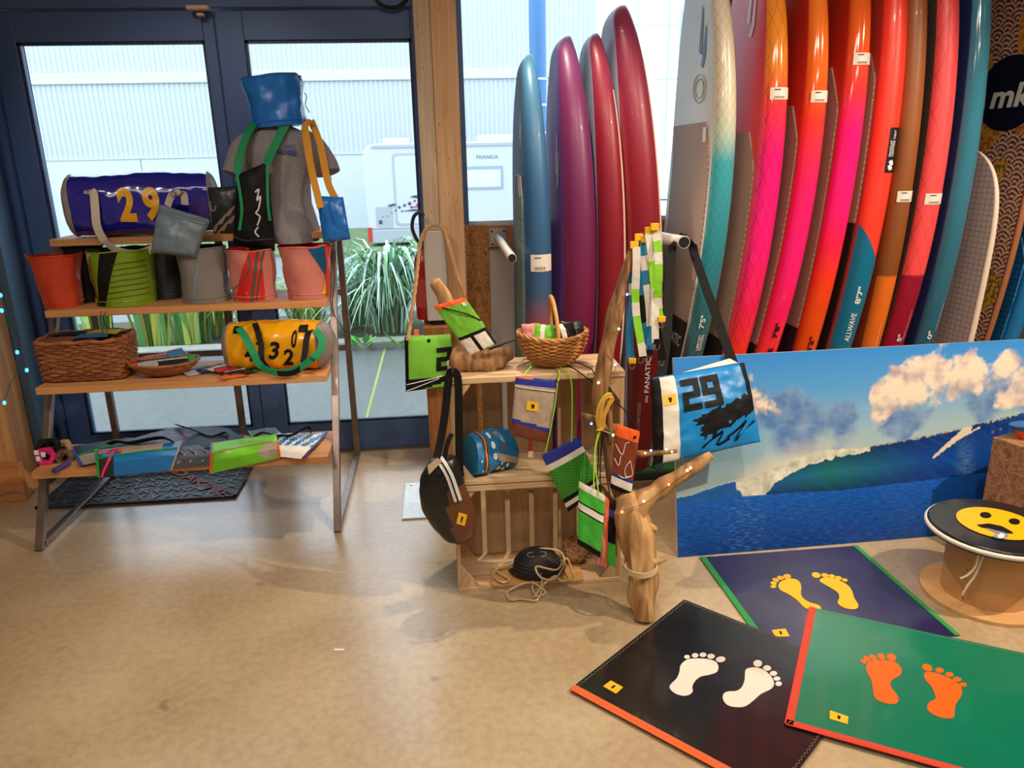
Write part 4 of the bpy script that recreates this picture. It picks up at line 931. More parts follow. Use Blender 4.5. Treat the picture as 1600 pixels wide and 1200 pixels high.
# grey tilted bucket
def pot(name, label, c, rb, rt, h, mo, mi_, seed, group='fabric storage pots on the rack', M=None, flat=1.0, cuff=True, wr=.010):
    """soft round basket, open top. S(th,z) with th in -1..1 across the side facing the room"""
    O = Vector(c); t = thing(name, label, 'fabric pot', O, group); M = Matrix.Translation(O) @ (M or Matrix.Identity(4)); n = 48
    def pt(a, v, off=0):
        r_ = lerp(rb, rt, v)+wr*(noise.noise(Vector((math.cos(a)*1.6+seed, math.sin(a)*1.6, v*2.2)))*(.4+v)+.5*noise.noise(Vector((math.cos(a)*4+seed, math.sin(a)*4, v*5))))
        zz = h*v+(.008*noise.noise(Vector((math.cos(a)*1.2, math.sin(a)*1.2, seed)))*v)
        return M @ Vector(((r_+off)*math.cos(a), (r_+off)*flat*math.sin(a), zz))
    rings = [[pt(2*math.pi*k/n, v) for k in range(n)] for v in [0, .02]+[i/12 for i in range(1, 13)]]
    build(MB().rings(rings, cap1=False), 'side', mo, t, auto=70)
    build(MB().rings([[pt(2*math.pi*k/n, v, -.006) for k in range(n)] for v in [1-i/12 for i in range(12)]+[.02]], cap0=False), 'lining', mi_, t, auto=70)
    if cuff:
        for v in (.985, .10): build(MB().tube([pt(2*math.pi*k/n, v, .001) for k in range(n)], .0026, 5, closed=True), 'hem', mo, t)
    def F(u, v, side=1, off=0): return pt(math.radians(-90)+math.asin(max(-1, min(1, u))), v, off)
    return t, F
M_GREYB = fab('slate_grey_ripstop', S(112, 130, 142), .38, bump=.3, bs=14)
o, F = pouch('fabric_pot', pxq(((248, 319), (329, 343), (306, 403), (235, 395)), (3.36, 3.36, 3.33, 3.33)), .10, [M_GREYB], label='slate grey soft pot slumped against the blue duffel bag', cat='fabric pot', group='fabric storage pots on the rack', seed=71, wr=.010, nu=24, nv=20)
for v in (.10, .16): build(MB().tube([F(k/14, v, 1, .002) for k in range(15)], .0022, 5), 'hem', M_GREYB, o)
# black patterned pouch
M_CHAR = fab('charcoal_pvc', S(38, 42, 46), .35); M_TAUPE = mat('taupe_print', S(150, 128, 112), .5)
o, F = pouch('patterned_pouch', pxq(((324, 293), (374, 291), (374, 366), (334, 366)), 3.53), .05, [M_CHAR], label='charcoal pouch with taupe chain print behind the mannequin', cat='pouch', seed=3)
for (a, b, c_, d_) in ((.05, .86, .95, .34), (.12, .98, .98, .52)):
    mb = MB(); mb.grid(lambda s, w_: F(lerp(a, c_, s), lerp(b, d_, s)+(.09+.03*math.sin(s*19))*w_, 1, .003), 18, 1); build(mb, 'printed_band', M_TAUPE, o)
mb = MB(); mb.tube([F(.15+.10*math.cos(k*.4), .38+.12*math.sin(k*.4), 1, .002) for k in range(11)], .004, 5); build(mb, 'printed_ring', M_TAUPE, o)
# mannequin
def mannequin():
    Y0 = 3.56; c = P(448, 380, Y=Y0); O = Vector((c.x+.01, Y0, 1.2)); t = thing('mannequin_torso', 'headless mannequin torso wearing a heather grey T-shirt on the top shelf', 'mannequin', O)
    M_SH = fab('heather_grey', S(138, 132, 134), .9, var=.12, vs=90, bump=.35, bs=26); M_MK = mat('mannequin_black', S(18, 18, 20), .5)
    prof = [(-.045, .105, .085, -.055, .03), (.0, .122, .100, -.035, .02), (.06, .118, .102, -.01, .01), (.12, .112, .092, 0, .005), (.20, .118, .088, 0, .0), (.28, .140, .092, 0, -.005), (.34, .160, .092, 0, -.01), (.385, .165, .082, 0, -.012), (.415, .135, .066, 0, -.008), (.435, .085, .052, 0, 0), (.450, .055, .05, 0, 0)]
    rings = []
    for z, a, b, dy, dx in prof:
        g = []
        for k in range(40):
            an = 2*math.pi*k/40; ca, sa = math.cos(an), math.sin(an); r_ = 1+.05*noise.noise(Vector((ca*2, sa*2, z*9)))+.03*noise.noise(Vector((ca*6+z*8, sa*6, z*14)))
            front = max(0, -sa)
            g.append(O+Vector((dx+a*ca*r_, dy*front+b*sa*r_, z+.0*front)))
        rings.append(g)
    rr2 = []
    for i in range(len(rings)-1):
        for j in range(3): rr2.append([lerp(p, q, j/3) for p, q in zip(rings[i], rings[i+1])])
    rr2.append(rings[-1])
    sh = build(MB().rings(rr2, cap0=True, cap1=False), 't_shirt', M_SH, t, auto=80)
    for s, pts in ((-1, ((-.09, -.0, .385), (-.145, -.01, .350), (-.175, -.02, .29), (-.190, -.03, .25))), (1, ((.09, -.0, .385), (.150, -.01, .350), (.188, -.02, .29), (.200, -.03, .25)))):
        path = cr([O+Vector(p) for p in pts], 6); n = len(path)
        rad = [lerp(.058, .056, i/(n-1)) for i in range(n)]
        build(MB().tube(path, rad, 18, rough=.12, rs=14, seed=s), 'sleeve', M_SH, sh, auto=70)
        d = (path[-1]-path[-2]).normalized(); build(MB().tube([path[-1]-d*.01, path[-1]+d*.003], .0575, 18), 'sleeve_hem', M_SH, sh)
    build(MB().tube([O+Vector((.06*math.cos(k*.314), .052*math.sin(k*.314)-.004, .448)) for k in range(20)], .007, 8, closed=True), 'collar', M_SH, sh)
    build(MB().tube([O+Vector((0, 0, z)) for z in (.40, .46, .52)], [.055, .05, .048], 16), 'neck', M_MK, t)
    build(MB().lathe([(0, -0.0), (.11, -0.0), (.11, .012), (.03, .02), (.02, .05), (0, .05)], O, 24), 'stand', M_MK, t)
    yb = Y0-.092
    def lay(tl, tr, bl): # on chest
        a, b, c_ = [P(*p, Y=yb-.004) for p in (tl, tr, bl)]; return lambda x, y: a+(b-a)*x+(c_-a)*(1-y)
    M_INK = mat('ink_blue', S(52, 70, 150), .7)
    mb = MB(); text_on(mb, 'ENT', lay((445, 226), (464, 225), (445, 231)), .02); build(mb, 'printed_word', M_INK, sh, smooth=False)
    mb = MB(); text_on(mb, 'RAID', lay((425, 235), (448, 234), (425, 242)), .03); build(mb, 'printed_word', M_INK, sh, smooth=False)
    f = lay((449, 235), (463, 235), (449, 241)); build(MB().add([f(0, 0), f(1, 0), f(1, 1), f(0, 1)], [(0, 1, 2, 3)]), 'printed_block', M_INK, sh)
mannequin()
# blue hooded pouch on the neck
M_BLUES = fab('cobalt_ripstop', S(26, 112, 200), .32, bump=.9, bs=9, var=.12)
q = P(438, 198, Y=3.56)
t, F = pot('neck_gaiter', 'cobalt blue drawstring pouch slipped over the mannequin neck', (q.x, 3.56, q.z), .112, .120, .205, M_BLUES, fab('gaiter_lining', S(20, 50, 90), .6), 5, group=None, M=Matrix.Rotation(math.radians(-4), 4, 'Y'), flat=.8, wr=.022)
t['category'] = 'pouch'; build(MB().tube(cr([P(476, 145, Y=3.55), P(479, 152, Y=3.53), P(477, 164, Y=3.53), P(484, 176, Y=3.53)], 5), .0018, 5), 'drawcord', M_BLACK, t)
# black sling bag with green straps
M_GREENW = fab('green_webbing', S(12, 140, 86), .6, bs=200)
o, F = pouch('sling_bag', pxq(((369, 274), (419, 252), (430, 392), (364, 384)), 3.40), .07, [M_BLACK], label='black sling bag with green straps hung on the mannequin', cat='bag', seed=5, wr=.008)
for pts, sd in ((((397, 193, 3.50), (385, 214, 3.45), (374, 245, 3.41), (371, 274, 3.385), (375, 300, 3.37), (378, 330, 3.365), (374, 360, 3.37)), (1, 0, .3)), (((446, 194, 3.49), (434, 218, 3.45), (421, 246, 3.40), (418, 258, 3.375), (418, 285, 3.365), (419, 320, 3.36), (422, 345, 3.365)), (1, 0, -.3))):
    A = cr([P(x, y, Y=Y) for x, y, Y in pts], 6); build(MB().ribbon(A, lambda s: lerp(.036, .034, min(1, s*2)) if s < .48 else .012, .003, sd), 'strap', M_GREENW, o)
mb = MB()
for k, pts in enumerate((((.62, .30), (.72, .28), (.66, .40), (.76, .36), (.70, .50), (.62, .55), (.72, .60), (.64, .70)), ((.66, .72), (.58, .78), (.66, .84)))):
    mb.tube(cr([F(u, v, 1, .003) for u, v in pts], 6), .0035, 5)
build(mb, 'signature_print', M_LW, o, kind='stuff')
build(MB().tube(cr([F(.02, .86, 1, .003), F(.3, .9, 1, .003), F(.6, .88, 1, .003), F(.98, .86, 1, .003)], 6), .002, 5), 'seam', mat('seam_thread', S(70, 70, 72), .7), o)
# blue tote, orange straps
M_ORW = fab('mustard_webbing', S(216, 148, 34), .65, bs=200)
o, F = pouch('tote_bag', pxq(((493, 306), (536, 308), (548, 374), (506, 379)), 3.38), .06, [M_BLUES], label='small blue tote with mustard straps over the mannequin shoulder', cat='bag', seed=8, wr=.012)
for pts in (((486, 188, 3.50), (477, 196, 3.48), (478, 210, 3.44), (484, 250, 3.40), (490, 280, 3.37), (501, 325, 3.35)), ((486, 188, 3.52), (500, 225, 3.50), (508, 265, 3.44), (514, 290, 3.41), (524, 310, 3.40))):
    build(MB().ribbon(cr([P(x, y, Y=Y) for x, y, Y in pts], 6), .030, .003, (1, 0, .15)), 'strap', M_ORW, o)

# ---- second shelf: soft pots
Z2 = .920
def at2(px, Yc): q = P(px, 470, Y=Yc); return (q.x, Yc, Z2+.001)
M_RED = fab('brick_red_pvc', S(196, 62, 34), .4, bump=.5, bs=12)
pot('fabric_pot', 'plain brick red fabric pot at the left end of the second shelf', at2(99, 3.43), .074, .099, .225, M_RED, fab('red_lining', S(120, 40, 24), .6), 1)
t, F = pot('fabric_pot', 'black fabric pot half hidden between the red and green ones', at2(143, 3.56), .075, .08, .24, M_BLACK, M_BLACK, 2)
M_OLIVE = fab('olive_green_sailcloth', S(122, 150, 32), .35, bump=.3, bs=12)
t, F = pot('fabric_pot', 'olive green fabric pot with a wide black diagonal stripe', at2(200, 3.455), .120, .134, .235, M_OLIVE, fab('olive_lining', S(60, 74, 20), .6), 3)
def stripe(F, l0, l1, r0, r1, m, parent, v0=.02, v1=.98, nm='stripe', off=.002, curve=0):
    mb = MB(); mb.grid(lambda a, b: F(lerp(lerp(l0, l1, b), lerp(r0, r1, b), a)+curve*math.sin(b*math.pi), lerp(v0, v1, b), 1, off), 6, 14); return build(mb, nm, m, parent, auto=70)
stripe(F, -.75, -.20, -.42, .32, M_BLACK, t); stripe(F, -.95, -.98, -.80, -.88, fab('taupe_webbing', S(142, 124, 112), .7), t, .0, .95, 'webbing_tab')
stripe(F, -.96, -.94, -.78, -.76, M_TAG, t, .08, .15, 'yellow_clip', .004); stripe(F, -.88, -.80, -.80, -.55, fab('cream_panel', S(196, 180, 140), .5), t, .75, .97, 'cream_panel')
for k in range(7): build(MB().tube([F(lerp(-.30+.06*k, .92, s), .16+.10*k+.05*s, 1, .002) for s in [i/10 for i in range(11)]], .0016, 4), 'seam_line', mat('seam_dark', S(60, 74, 20), .6), t)
build(MB().tube(cr([P(158, 486, Y=3.30), P(157, 500, Y=3.30), P(160, 515, Y=3.31), P(158, 532, Y=3.31)], 5)+cr([P(162, 530, Y=3.31), P(168, 515, Y=3.31), P(161, 498, Y=3.30), P(166, 487, Y=3.30)], 5), .0016, 5), 'drawcord', M_BLACK, t)
t, F = pot('fabric_pot', 'black fabric pot with small gold lettering beside the grey mesh pot', at2(266, 3.56), .07, .07, .235, M_CHAR, M_BLACK, 4)
for k, (wd, v) in enumerate(((.30, .82), (.2, .66), (.28, .5), (.3, .44), (.22, .38), (.3, .3))):
    mb = MB(); text_on(mb, ('PORT', 'C', 'LIMIT', 'RESIST', 'CLASS', 'SURF')[k], lambda x, y: F(-.80+wd*x, v+.035*y, 1, .002), .01, 0, 1); build(mb, 'lettering', M_TAUPE, t, smooth=False)
M_MESH = grid_mat('grey_mesh', S(58, 56, 56), S(150, 142, 136), (105, 105), .42, 105, .6, ('X', 'Z'), .5)
t, F = pot('fabric_pot', 'grey open mesh pot with a thin blue stripe', at2(325, 3.44), .098, .100, .235, M_MESH, M_BLACK, 5)
stripe(F, -.35, .10, -.30, .16, mat('blue_line', S(90, 160, 190), .6), t, .12, .75)
M_SAL = fab('salmon_sailcloth', S(206, 126, 116), .4, bump=.5, bs=11); M_REDB = fab('scarlet_sailcloth', S(212, 36, 30), .4); M_GRS = fab('grey_stripe', S(84, 76, 72), .5)
t, F = pot('fabric_pot', 'salmon fabric pot with scarlet and grey diagonal stripes', at2(400, 3.435), .092, .104, .22, M_SAL, M_REDB, 6)
stripe(F, -.80, .18, .62, .60, M_REDB, t, curve=-.0); stripe(F, -.02, .44, .14, .56, M_GRS, t, nm='grey_stripe', off=.003); stripe(F, .22, .66, .30, .74, M_GRS, t, nm='grey_stripe', off=.003); stripe(F, -.75, .10, -.70, .20, M_GRS, t, .25, .92, nm='grey_stripe', off=.003, curve=.35)
t, F = pot('fabric_pot', 'salmon fabric pot with blue panel and red edge at the right end', at2(484, 3.435), .088, .106, .23, M_SAL, M_REDB, 7)
stripe(F, .98, .28, .995, .90, mat('petrol_panel', S(18, 84, 130), .4), t, .35, .97, 'blue_panel'); stripe(F, .88, .90, .995, .995, mat('red_edging', S(220, 60, 36), .5), t, .02, .98, 'red_edging', .004)
stripe(F, .70, .86, .84, .88, M_TAG, t, .08, .32, 'yellow_stitching', .004)
build(MB().tube(cr([P(519, 400, Y=3.37), P(523, 440, Y=3.36), P(519, 480, Y=3.36), P(530, 505, Y=3.36), P(541, 520, Y=3.36)], 5), .0016, 5), 'drawcord', M_BLACK, t)

# ---- third shelf
Z3 = .638
def weave(ringf, rows, stakes, r, amp, n=None, z0=0., z1=1., R=None):
    """horizontal withies passing in front of and behind upright stakes. ringf(v,a)->(point, outward)"""
    mb = MB(); n = n or stakes*3
    for j in range(rows):
        v = lerp(z0, z1, (j+.5)/rows); path = []
        for k in range(n):
            a = 2*math.pi*k/n; p, o = ringf(v+(R.uniform(-.15, .15)/rows if R else 0), a); path.append(p+o*amp*math.sin(stakes/2*a+(math.pi if j % 2 else 0)))
        mb.tube(path, r, 6, closed=True)
    return mb
M_WICK = wood('brown_wicker', S(176, 110, 66), S(112, 62, 34), 0, 2, .5); M_WICKL = wood('honey_wicker', S(206, 146, 84), S(160, 100, 48), 0, 2, .5)
def rect_basket():
    q = P(142, 590, Y=3.28); O = Vector((q.x, 3.30, Z3)); t = thing('wicker_basket', 'rectangular brown wicker basket on the third shelf', 'basket', O, 'wicker baskets')
    W0, D0, H = .335, .20, .165
    def rf(v, a):
        ca, sa = math.cos(a), math.sin(a); n_ = 5; rr = (abs(ca)**n_+abs(sa)**n_)**(-1/n_); W = W0+.012*v; D = D0+.03*v
        return O+Vector((ca*rr*W/2, sa*rr*D/2, .006+H*v)), Vector((ca, sa, 0))
    build(weave(rf, 15, 34, .0062, .006, 102, R=random.Random(2)), 'woven_wall', M_WICK, t, fix=False, kind='stuff')
    mb = MB()
    for k in range(34):
        a = 2*math.pi*(k+.5)/34; mb.tube([rf(v, a)[0] for v in (0, .5, 1.0)], .004, 6)
    build(mb, 'stakes', M_WICK, t, fix=False, kind='stuff')
    mb = MB()
    for d, ph in ((.004, 0), (-.004, 1.5)): mb.tube([rf(1.0, 2*math.pi*k/90)[0]+rf(1, 2*math.pi*k/90)[1]*d*math.cos(k*.8+ph)+Vector((0, 0, .004*math.sin(k*.8+ph))) for k in range(90)], .006, 6, closed=True)
    build(mb, 'plaited_rim', M_WICK, t, fix=False, kind='stuff')
    build(MB().grid(lambda a, b: O+Vector(((a-.5)*W0*.95, (b-.5)*D0*.95, .008)), 1, 1), 'base', M_WICK, t)
    return O+Vector((0, 0, .006+H))
top = rect_basket()
for pts, m, lab, dz in ((((-.15, -.11), (-.02, -.115), (-.01, -.01), (-.14, .0)), fab('russet', S(124, 62, 42), .5), 'russet zip pouch on top of the rectangular basket', .004), (((-.01, .02), (.12, .01), (.13, .09), (.0, .10)), fab('mustard_green', S(170, 168, 40), .5), 'yellow-green pouch at the back of the rectangular basket', .006), (((-.02, -.09), (.125, -.085), (.105, -.02), (.0, -.01)), fab('steel_blue', S(34, 92, 140), .5), 'steel blue pouch on top of the rectangular basket', .014), (((-.16, .01), (-.03, .02), (-.03, .10), (-.15, .10)), fab('black_pouch', S(34, 32, 32), .5), 'black pouch at the back left of the rectangular basket', .006)):
    c = [top+Vector((x, y, dz)) for x, y in pts]; c = [c[3], c[2], c[1], c[0]]
    pouch('zip_pouch', c, .012, [m], label=lab, cat='pouch', group='pouches in baskets', nu=8, nv=8, wr=.004, seed=dz*900)
# shallow woven bowl
def bowl():
    q = P(258, 582, Y=3.26); O = Vector((q.x, 3.27, Z3)); t = thing('woven_bowl', 'shallow round woven bowl full of little pouches', 'bowl', O)
    def rf(v, a): r_ = lerp(.055, .142, v**.8); return O+Vector((math.cos(a)*r_, math.sin(a)*r_*.8, .007+.052*v**1.6)), Vector((math.cos(a), math.sin(a), 0))
    build(weave(rf, 13, 26, .0048, .002, 78), 'woven_wall', M_WICK, t, fix=False, kind='stuff')
    build(MB().rings([[rf(v, 2*math.pi*k/40)[0]+Vector((0, 0, .002)) for k in range(40)] for v in (0, .3, .6, 1)], cap1=False), 'liner', M_WICK, t)
    build(MB().tube([rf(1.0, 2*math.pi*k/60)[0] for k in range(60)], .006, 8, closed=True), 'rim', M_WICK, t)
    return O
ob = bowl(); R = random.Random(12)
PCOL = [('p_orange', S(214, 96, 40)), ('p_grey', S(176, 170, 168)), ('p_black', S(34, 32, 34)), ('p_red', S(196, 44, 44)), ('p_navy', S(34, 50, 96)), ('p_green', S(60, 140, 70)), ('p_white', S(222, 214, 206)), ('p_blue', S(50, 120, 180)), ('p_rust', S(140, 70, 50))]
def mini(name, cx, cy, z, l, w, rz, tilt, ci, lab, grp, roll=0):
    M = Matrix.Translation((cx, cy, z)) @ Matrix.Rotation(rz, 4, 'Z') @ Matrix.Rotation(tilt, 4, 'X') @ Matrix.Rotation(roll, 4, 'Y')
    c = [M @ Vector(p) for p in ((-l/2, w/2, 0), (l/2, w/2, 0), (l/2, -w/2, 0), (-l/2, -w/2, 0))]
    m1 = fab(PCOL[ci][0], PCOL[ci][1], .5); m2 = fab(PCOL[(ci+3) % 9][0], PCOL[(ci+3) % 9][1], .5)
    o, F = pouch(name, c, .011, [m1, m2], matf=lambda u, v: 1 if v < .25 else 0, label=lab, cat='pouch', group=grp, nu=8, nv=8, wr=.002, seed=ci)
    build(MB().tube([F(.03, .25, 1, .002), F(.97, .25, 1, .002)], .0018, 5), 'zip', M_BLACK if ci != 2 else M_LW, o); return o
for i, (dx, dy, dz, l, w, rz, ti, ci, lab) in enumerate(((-.075, -.02, .052, .10, .075, .5, .3, 0, 'orange mini pouch at the left of the woven bowl'), (-.03, -.045, .058, .12, .08, .3, .35, 1, 'light grey mini pouch at the front of the woven bowl'), (.05, -.035, .058, .12, .075, .35, .35, 2, 'black mini pouch with studs in the woven bowl'), (.02, .03, .066, .12, .08, .1, .2, 3, 'red mini pouch at the back of the woven bowl'), (.085, .01, .064, .09, .07, .7, .3, 5, 'green mini pouch at the right of the woven bowl'), (.04, .045, .078, .08, .06, .9, .5, 7, 'upright blue mini pouch at the back of the woven bowl'))):
    mini('mini_pouch', ob.x+dx, ob.y+dy, Z3+dz, l, w, rz, ti, ci, lab, 'mini pouches on the third shelf')
for i, (px, py, l, w, rz, ci, dz, lab) in enumerate(((312, 582, .13, .075, .75, 1, .008, 'grey mini pouch lying next to the woven bowl'), (330, 580, .12, .06, .8, 4, .012, 'navy mini pouch lying in the row beside the bowl'), (346, 579, .12, .06, .85, 6, .016, 'white mini pouch lying in the row beside the bowl'), (360, 582, .13, .06, .7, 3, .022, 'red mini pouch lying near the yellow bag'), (374, 586, .11, .06, .5, 2, .014, 'dark mini pouch lying under the yellow bag'), (365, 590, .10, .05, .4, 0, .008, 'orange mini pouch at the shelf front edge'), (385, 582, .10, .05, .2, 5, .008, 'green mini pouch half under the yellow bag'))):
    q = P(px, py, Z=Z3); mini('mini_pouch', q.x, q.y, Z3+dz, l, w, rz, .12, ci, lab, 'mini pouches on the third shelf')
# yellow duffel
M_YPVC = mat('yellow_pvc', S(238, 166, 10), .25, coat=.4, bump=.12, bs=10, var=.06); M_TPVC = fab('taupe_pvc', S(140, 124, 114), .5)
qa, qb = P(358, 545, Y=3.2), P(524, 548, Y=3.2)
t, F = duffel('duffel_bag', 'yellow duffel bag with black numbers and green strap on the third shelf', (qa.x+qb.x)/2-.035, .385, 3.29, Z3+.001, .205, .21, M_YPVC, M_TPVC, 4, 'duffel bags on the rack', .93, rotz=math.radians(-6))
for ch, u0, u1, va, vb in (('4', .20, .32, .72, .40), ('9', .345, .42, .40, .16), ('3', .47, .60, .66, .34), ('2', .61, .74, .80, .48), ('0', .735, .80, .46, .14)):
    mb = MB(); text_on(mb, ch, lambda x, y: F(lerp(u0, u1, x), lerp(va, vb, y), 1, .004), .03, .25, 3); build(mb, 'number', M_BLACK, t, smooth=False)
for sh_, m, w, off in ((0, M_GREENW, .030, .0), (.006, M_BLACK, .024, .0)):
    dx = 0 if m is M_GREENW else 24
    pts = ((373, 512, 3.21), (385, 530, 3.16), (396, 552, 3.13), (408, 572, 3.12), (430, 582, 3.115), (455, 580, 3.115), (478, 568, 3.12), (500, 548, 3.13), (503, 530, 3.15), (492, 515, 3.20)) if m is M_GREENW else ((398, 505, 3.24), (402, 516, 3.18), (408, 540, 3.15), (409, 560, 3.125), (425, 580, 3.118), (450, 584, 3.112), (470, 575, 3.12), (476, 552, 3.14), (480, 525, 3.17), (488, 510, 3.22))
    build(MB().ribbon(cr([P(x, y, Y=Y) for x, y, Y in pts], 6), w, .003, lambda s: (1, 0, .1) if (s < .34 or s > .72) else (0, -.25, 1)), 'strap', m, t)
for u in (.14, .86):
    mb = MB(); mb.grid(lambda a, b: F(lerp(u-.05, u+.05, a), lerp(.02, .18, b), 1, .003), 4, 4); build(mb, 'strap_anchor', M_BLACK, t)

# ---- bottom shelf
Z4 = .333
def flat4(pxs, dzs): # corners lying on / hanging over the bottom shelf
    out = []
    for (x, y), k in zip(pxs, dzs):
        out.append(P(x, y, Z=Z4+k) if not isinstance(k, tuple) else P(x, y, Y=k[0]))
    return out
DEN = fab('slate_denim', S(58, 72, 96), .6); SKY = fab('azure_ripstop', S(30, 118, 188), .35, bump=.4, bs=14); LIME = fab('lime_ripstop', S(112, 196, 40), .4, bump=.4, bs=14); NAVY = fab('navy_cloth', S(40, 50, 72), .6)
GREYC = fab('greige_cloth', S(172, 156, 142), .6); ORE = fab('orange_edging', S(236, 96, 34), .5); PINK = fab('pink_edging', S(250, 40, 120), .5); BLE = fab('blue_edging', S(44, 58, 170), .5); GRE = fab('green_edging', S(30, 150, 70), .5)
def edge(F, a, b, w, m, parent, nm='edging', off=.003):
    build(MB().ribbon([F(lerp(a[0], b[0], s/8), lerp(a[1], b[1], s/8), 1, off) for s in range(9)], w, .003, (0, -.3, 1) if abs(a[1]-b[1]) < .3 else (1, 0, 0)), nm, m, parent)
grp = 'zip pouches on the bottom shelf'
o, F = pouch('zip_pouch', flat4(((110, 697), (206, 683), (232, 706), (128, 728)), (.006, .006, .012, .010)), .018, [NAVY, GREYC], matf=lambda u, v: 1 if v > .55 and u < .5 else 0, label='navy pouch with blue edging at the left of the bottom shelf', cat='pouch', group=grp, seed=21)
edge(F, (0, 0), (0, 1), .012, BLE, o); edge(F, (.0, .55), (.9, .42), .006, GRE, o, 'green_piping')
o, F = pouch('zip_pouch', flat4(((190, 690), (268, 668), (300, 680), (285, 700)), (.022, .02, .026, .026)), .018, [fab('violet_floral', S(86, 82, 120), .5, var=.5, vs=60)], label='violet flowered pouch lying under black straps', cat='pouch', group=grp, seed=22)
o, F = pouch('zip_pouch', flat4(((272, 668), (355, 668), (390, 690), (284, 700)), (.012, .012, .02, .02)), .025, [DEN], label='denim blue pouch at the back of the bottom shelf', cat='pouch', group=grp, seed=23)
build(MB().ribbon(cr([P(x, y, Z=Z4+z) for x, y, z in ((276, 664, .03), (290, 668, .06), (310, 675, .035), (330, 682, .03), (352, 676, .04), (356, 686, .03))], 6), .022, .003, (0, -1, .6)), 'strap', M_STRAPK, o)
o, F = draped_pouch('zip_pouch', ((274, 698), (331, 694), (333, 726), (268, 732)), .030, [fab('slate_print', S(72, 82, 98), .5)], label='slate pouch with pale curls hanging between blue and lime pouches', cat='pouch', group=grp)
for k in range(3): build(MB().tube(cr([F(.12+.3*k, .25, 1, .002), F(.30+.3*k, .5, 1, .002), F(.14+.3*k, .85, 1, .002)], 6), .004, 5), 'curl_print', M_TAUPE, o)
o, F = pouch('zip_pouch', flat4(((284, 690), (380, 678), (384, 696), (286, 706)), (.024, .02, .03, .03)), .014, [NAVY], label='long dark navy pouch behind the lime pouch', cat='pouch', group=grp, seed=29)
edge(F, (0, 1), (1, 1), .008, BLE, o)
o, F = draped_pouch('zip_pouch', ((150, 703), (284, 689), (268, 735), (155, 747)), .044, [SKY, GREYC, M_CHAR], matf=lambda u, v: (1 if .28 < u < .8 else 0) if v < .30 else (2 if u < .22 and v > .3 else 0), label='azure pouch with neon pink zip pull hanging over the shelf edge', cat='pouch', group=grp)
edge(F, (.0, .0), (.0, 1), .010, GRE, o); edge(F, (.24, .0), (.04, 1), .009, PINK, o, 'pink_zip'); edge(F, (.0, .34), (.98, .26), .006, GRE, o, 'green_zip'); edge(F, (1, .0), (1, 1), .006, GREYC, o); tag_on(F, .93, .24, .03, o, 1.4, 'zip_label')
for k in range(4): build(patch(F, .03+.075*k, .05, .08+.075*k, .20, .003), 'orange_print', ORE, o)
build(MB().ribbon(cr([P(x, y, Z=Z4+z) for x, y, z in ((170, 694, .06), (182, 690, .07), (200, 692, .06), (215, 690, .06), (235, 686, .06), (255, 684, .065), (270, 690, .055))], 6), .030, .004, (0, -1, .8)), 'strap', M_STRAPK, o)
o, F = pouch('zip_pouch', flat4(((430, 677), (511, 677), (473, 717), (420, 712)), (.02, .012, .014, .014)), .018, [fab('sky_blue_cloth', S(36, 122, 186), .4), M_WHITE], matf=lambda u, v: 1 if (v > .62 or (abs(((u*5+v*2) % 1)-.5) < .16 and v < .6)) else 0, nu=24, nv=18, label='sky blue and white chequered pouch at the right of the bottom shelf', cat='pouch', group=grp, seed=26)
edge(F, (1, 0), (1, 1), .010, fab('indigo_edging', S(48, 44, 120), .5), o); tag_on(F, .80, .44, .06, o, 1.4, 'zip_label')
build(MB().ribbon(cr([P(x, y, Z=Z4+z) for x, y, z in ((395, 684, .03), (410, 676, .045), (430, 680, .03), (455, 680, .035), (470, 672, .06), (482, 668, .05), (486, 676, .02))], 6), .022, .003, (0, -1, .7)), 'strap', M_STRAPK, o)
o, F = pouch('zip_pouch', flat4(((388, 674), (430, 668), (440, 678), (396, 684)), (.01, .01, .012, .012)), .018, [fab('grey_teal', S(92, 112, 124), .5)], label='grey pouch with teal edge at the back right of the bottom shelf', cat='pouch', group=grp, seed=28)
edge(F, (0, 0), (0, 1), .008, fab('teal_edging', S(40, 180, 140), .5), o)
o, F = draped_pouch('zip_pouch', ((331, 692), (432, 678), (437, 716), (330, 740)), .048, [LIME, GREYC], matf=lambda u, v: 1 if math.hypot((u-.87)*1.6, (v-.66)*1.0) < .27 else 0, nu=30, nv=26, label='lime green pouch with orange sides hanging over the shelf edge', cat='pouch', group=grp)
edge(F, (0, .35), (0, 1), .010, ORE, o); edge(F, (1, .3), (1, 1), .010, ORE, o); edge(F, (0, .36), (1, .34), .006, GREYC, o, 'zip'); edge(F, (0, 0), (0, .35), .008, fab('grey_edge', S(120, 120, 120), .5), o); tag_on(F, .93, .40, .035, o, 1.3, 'zip_label')
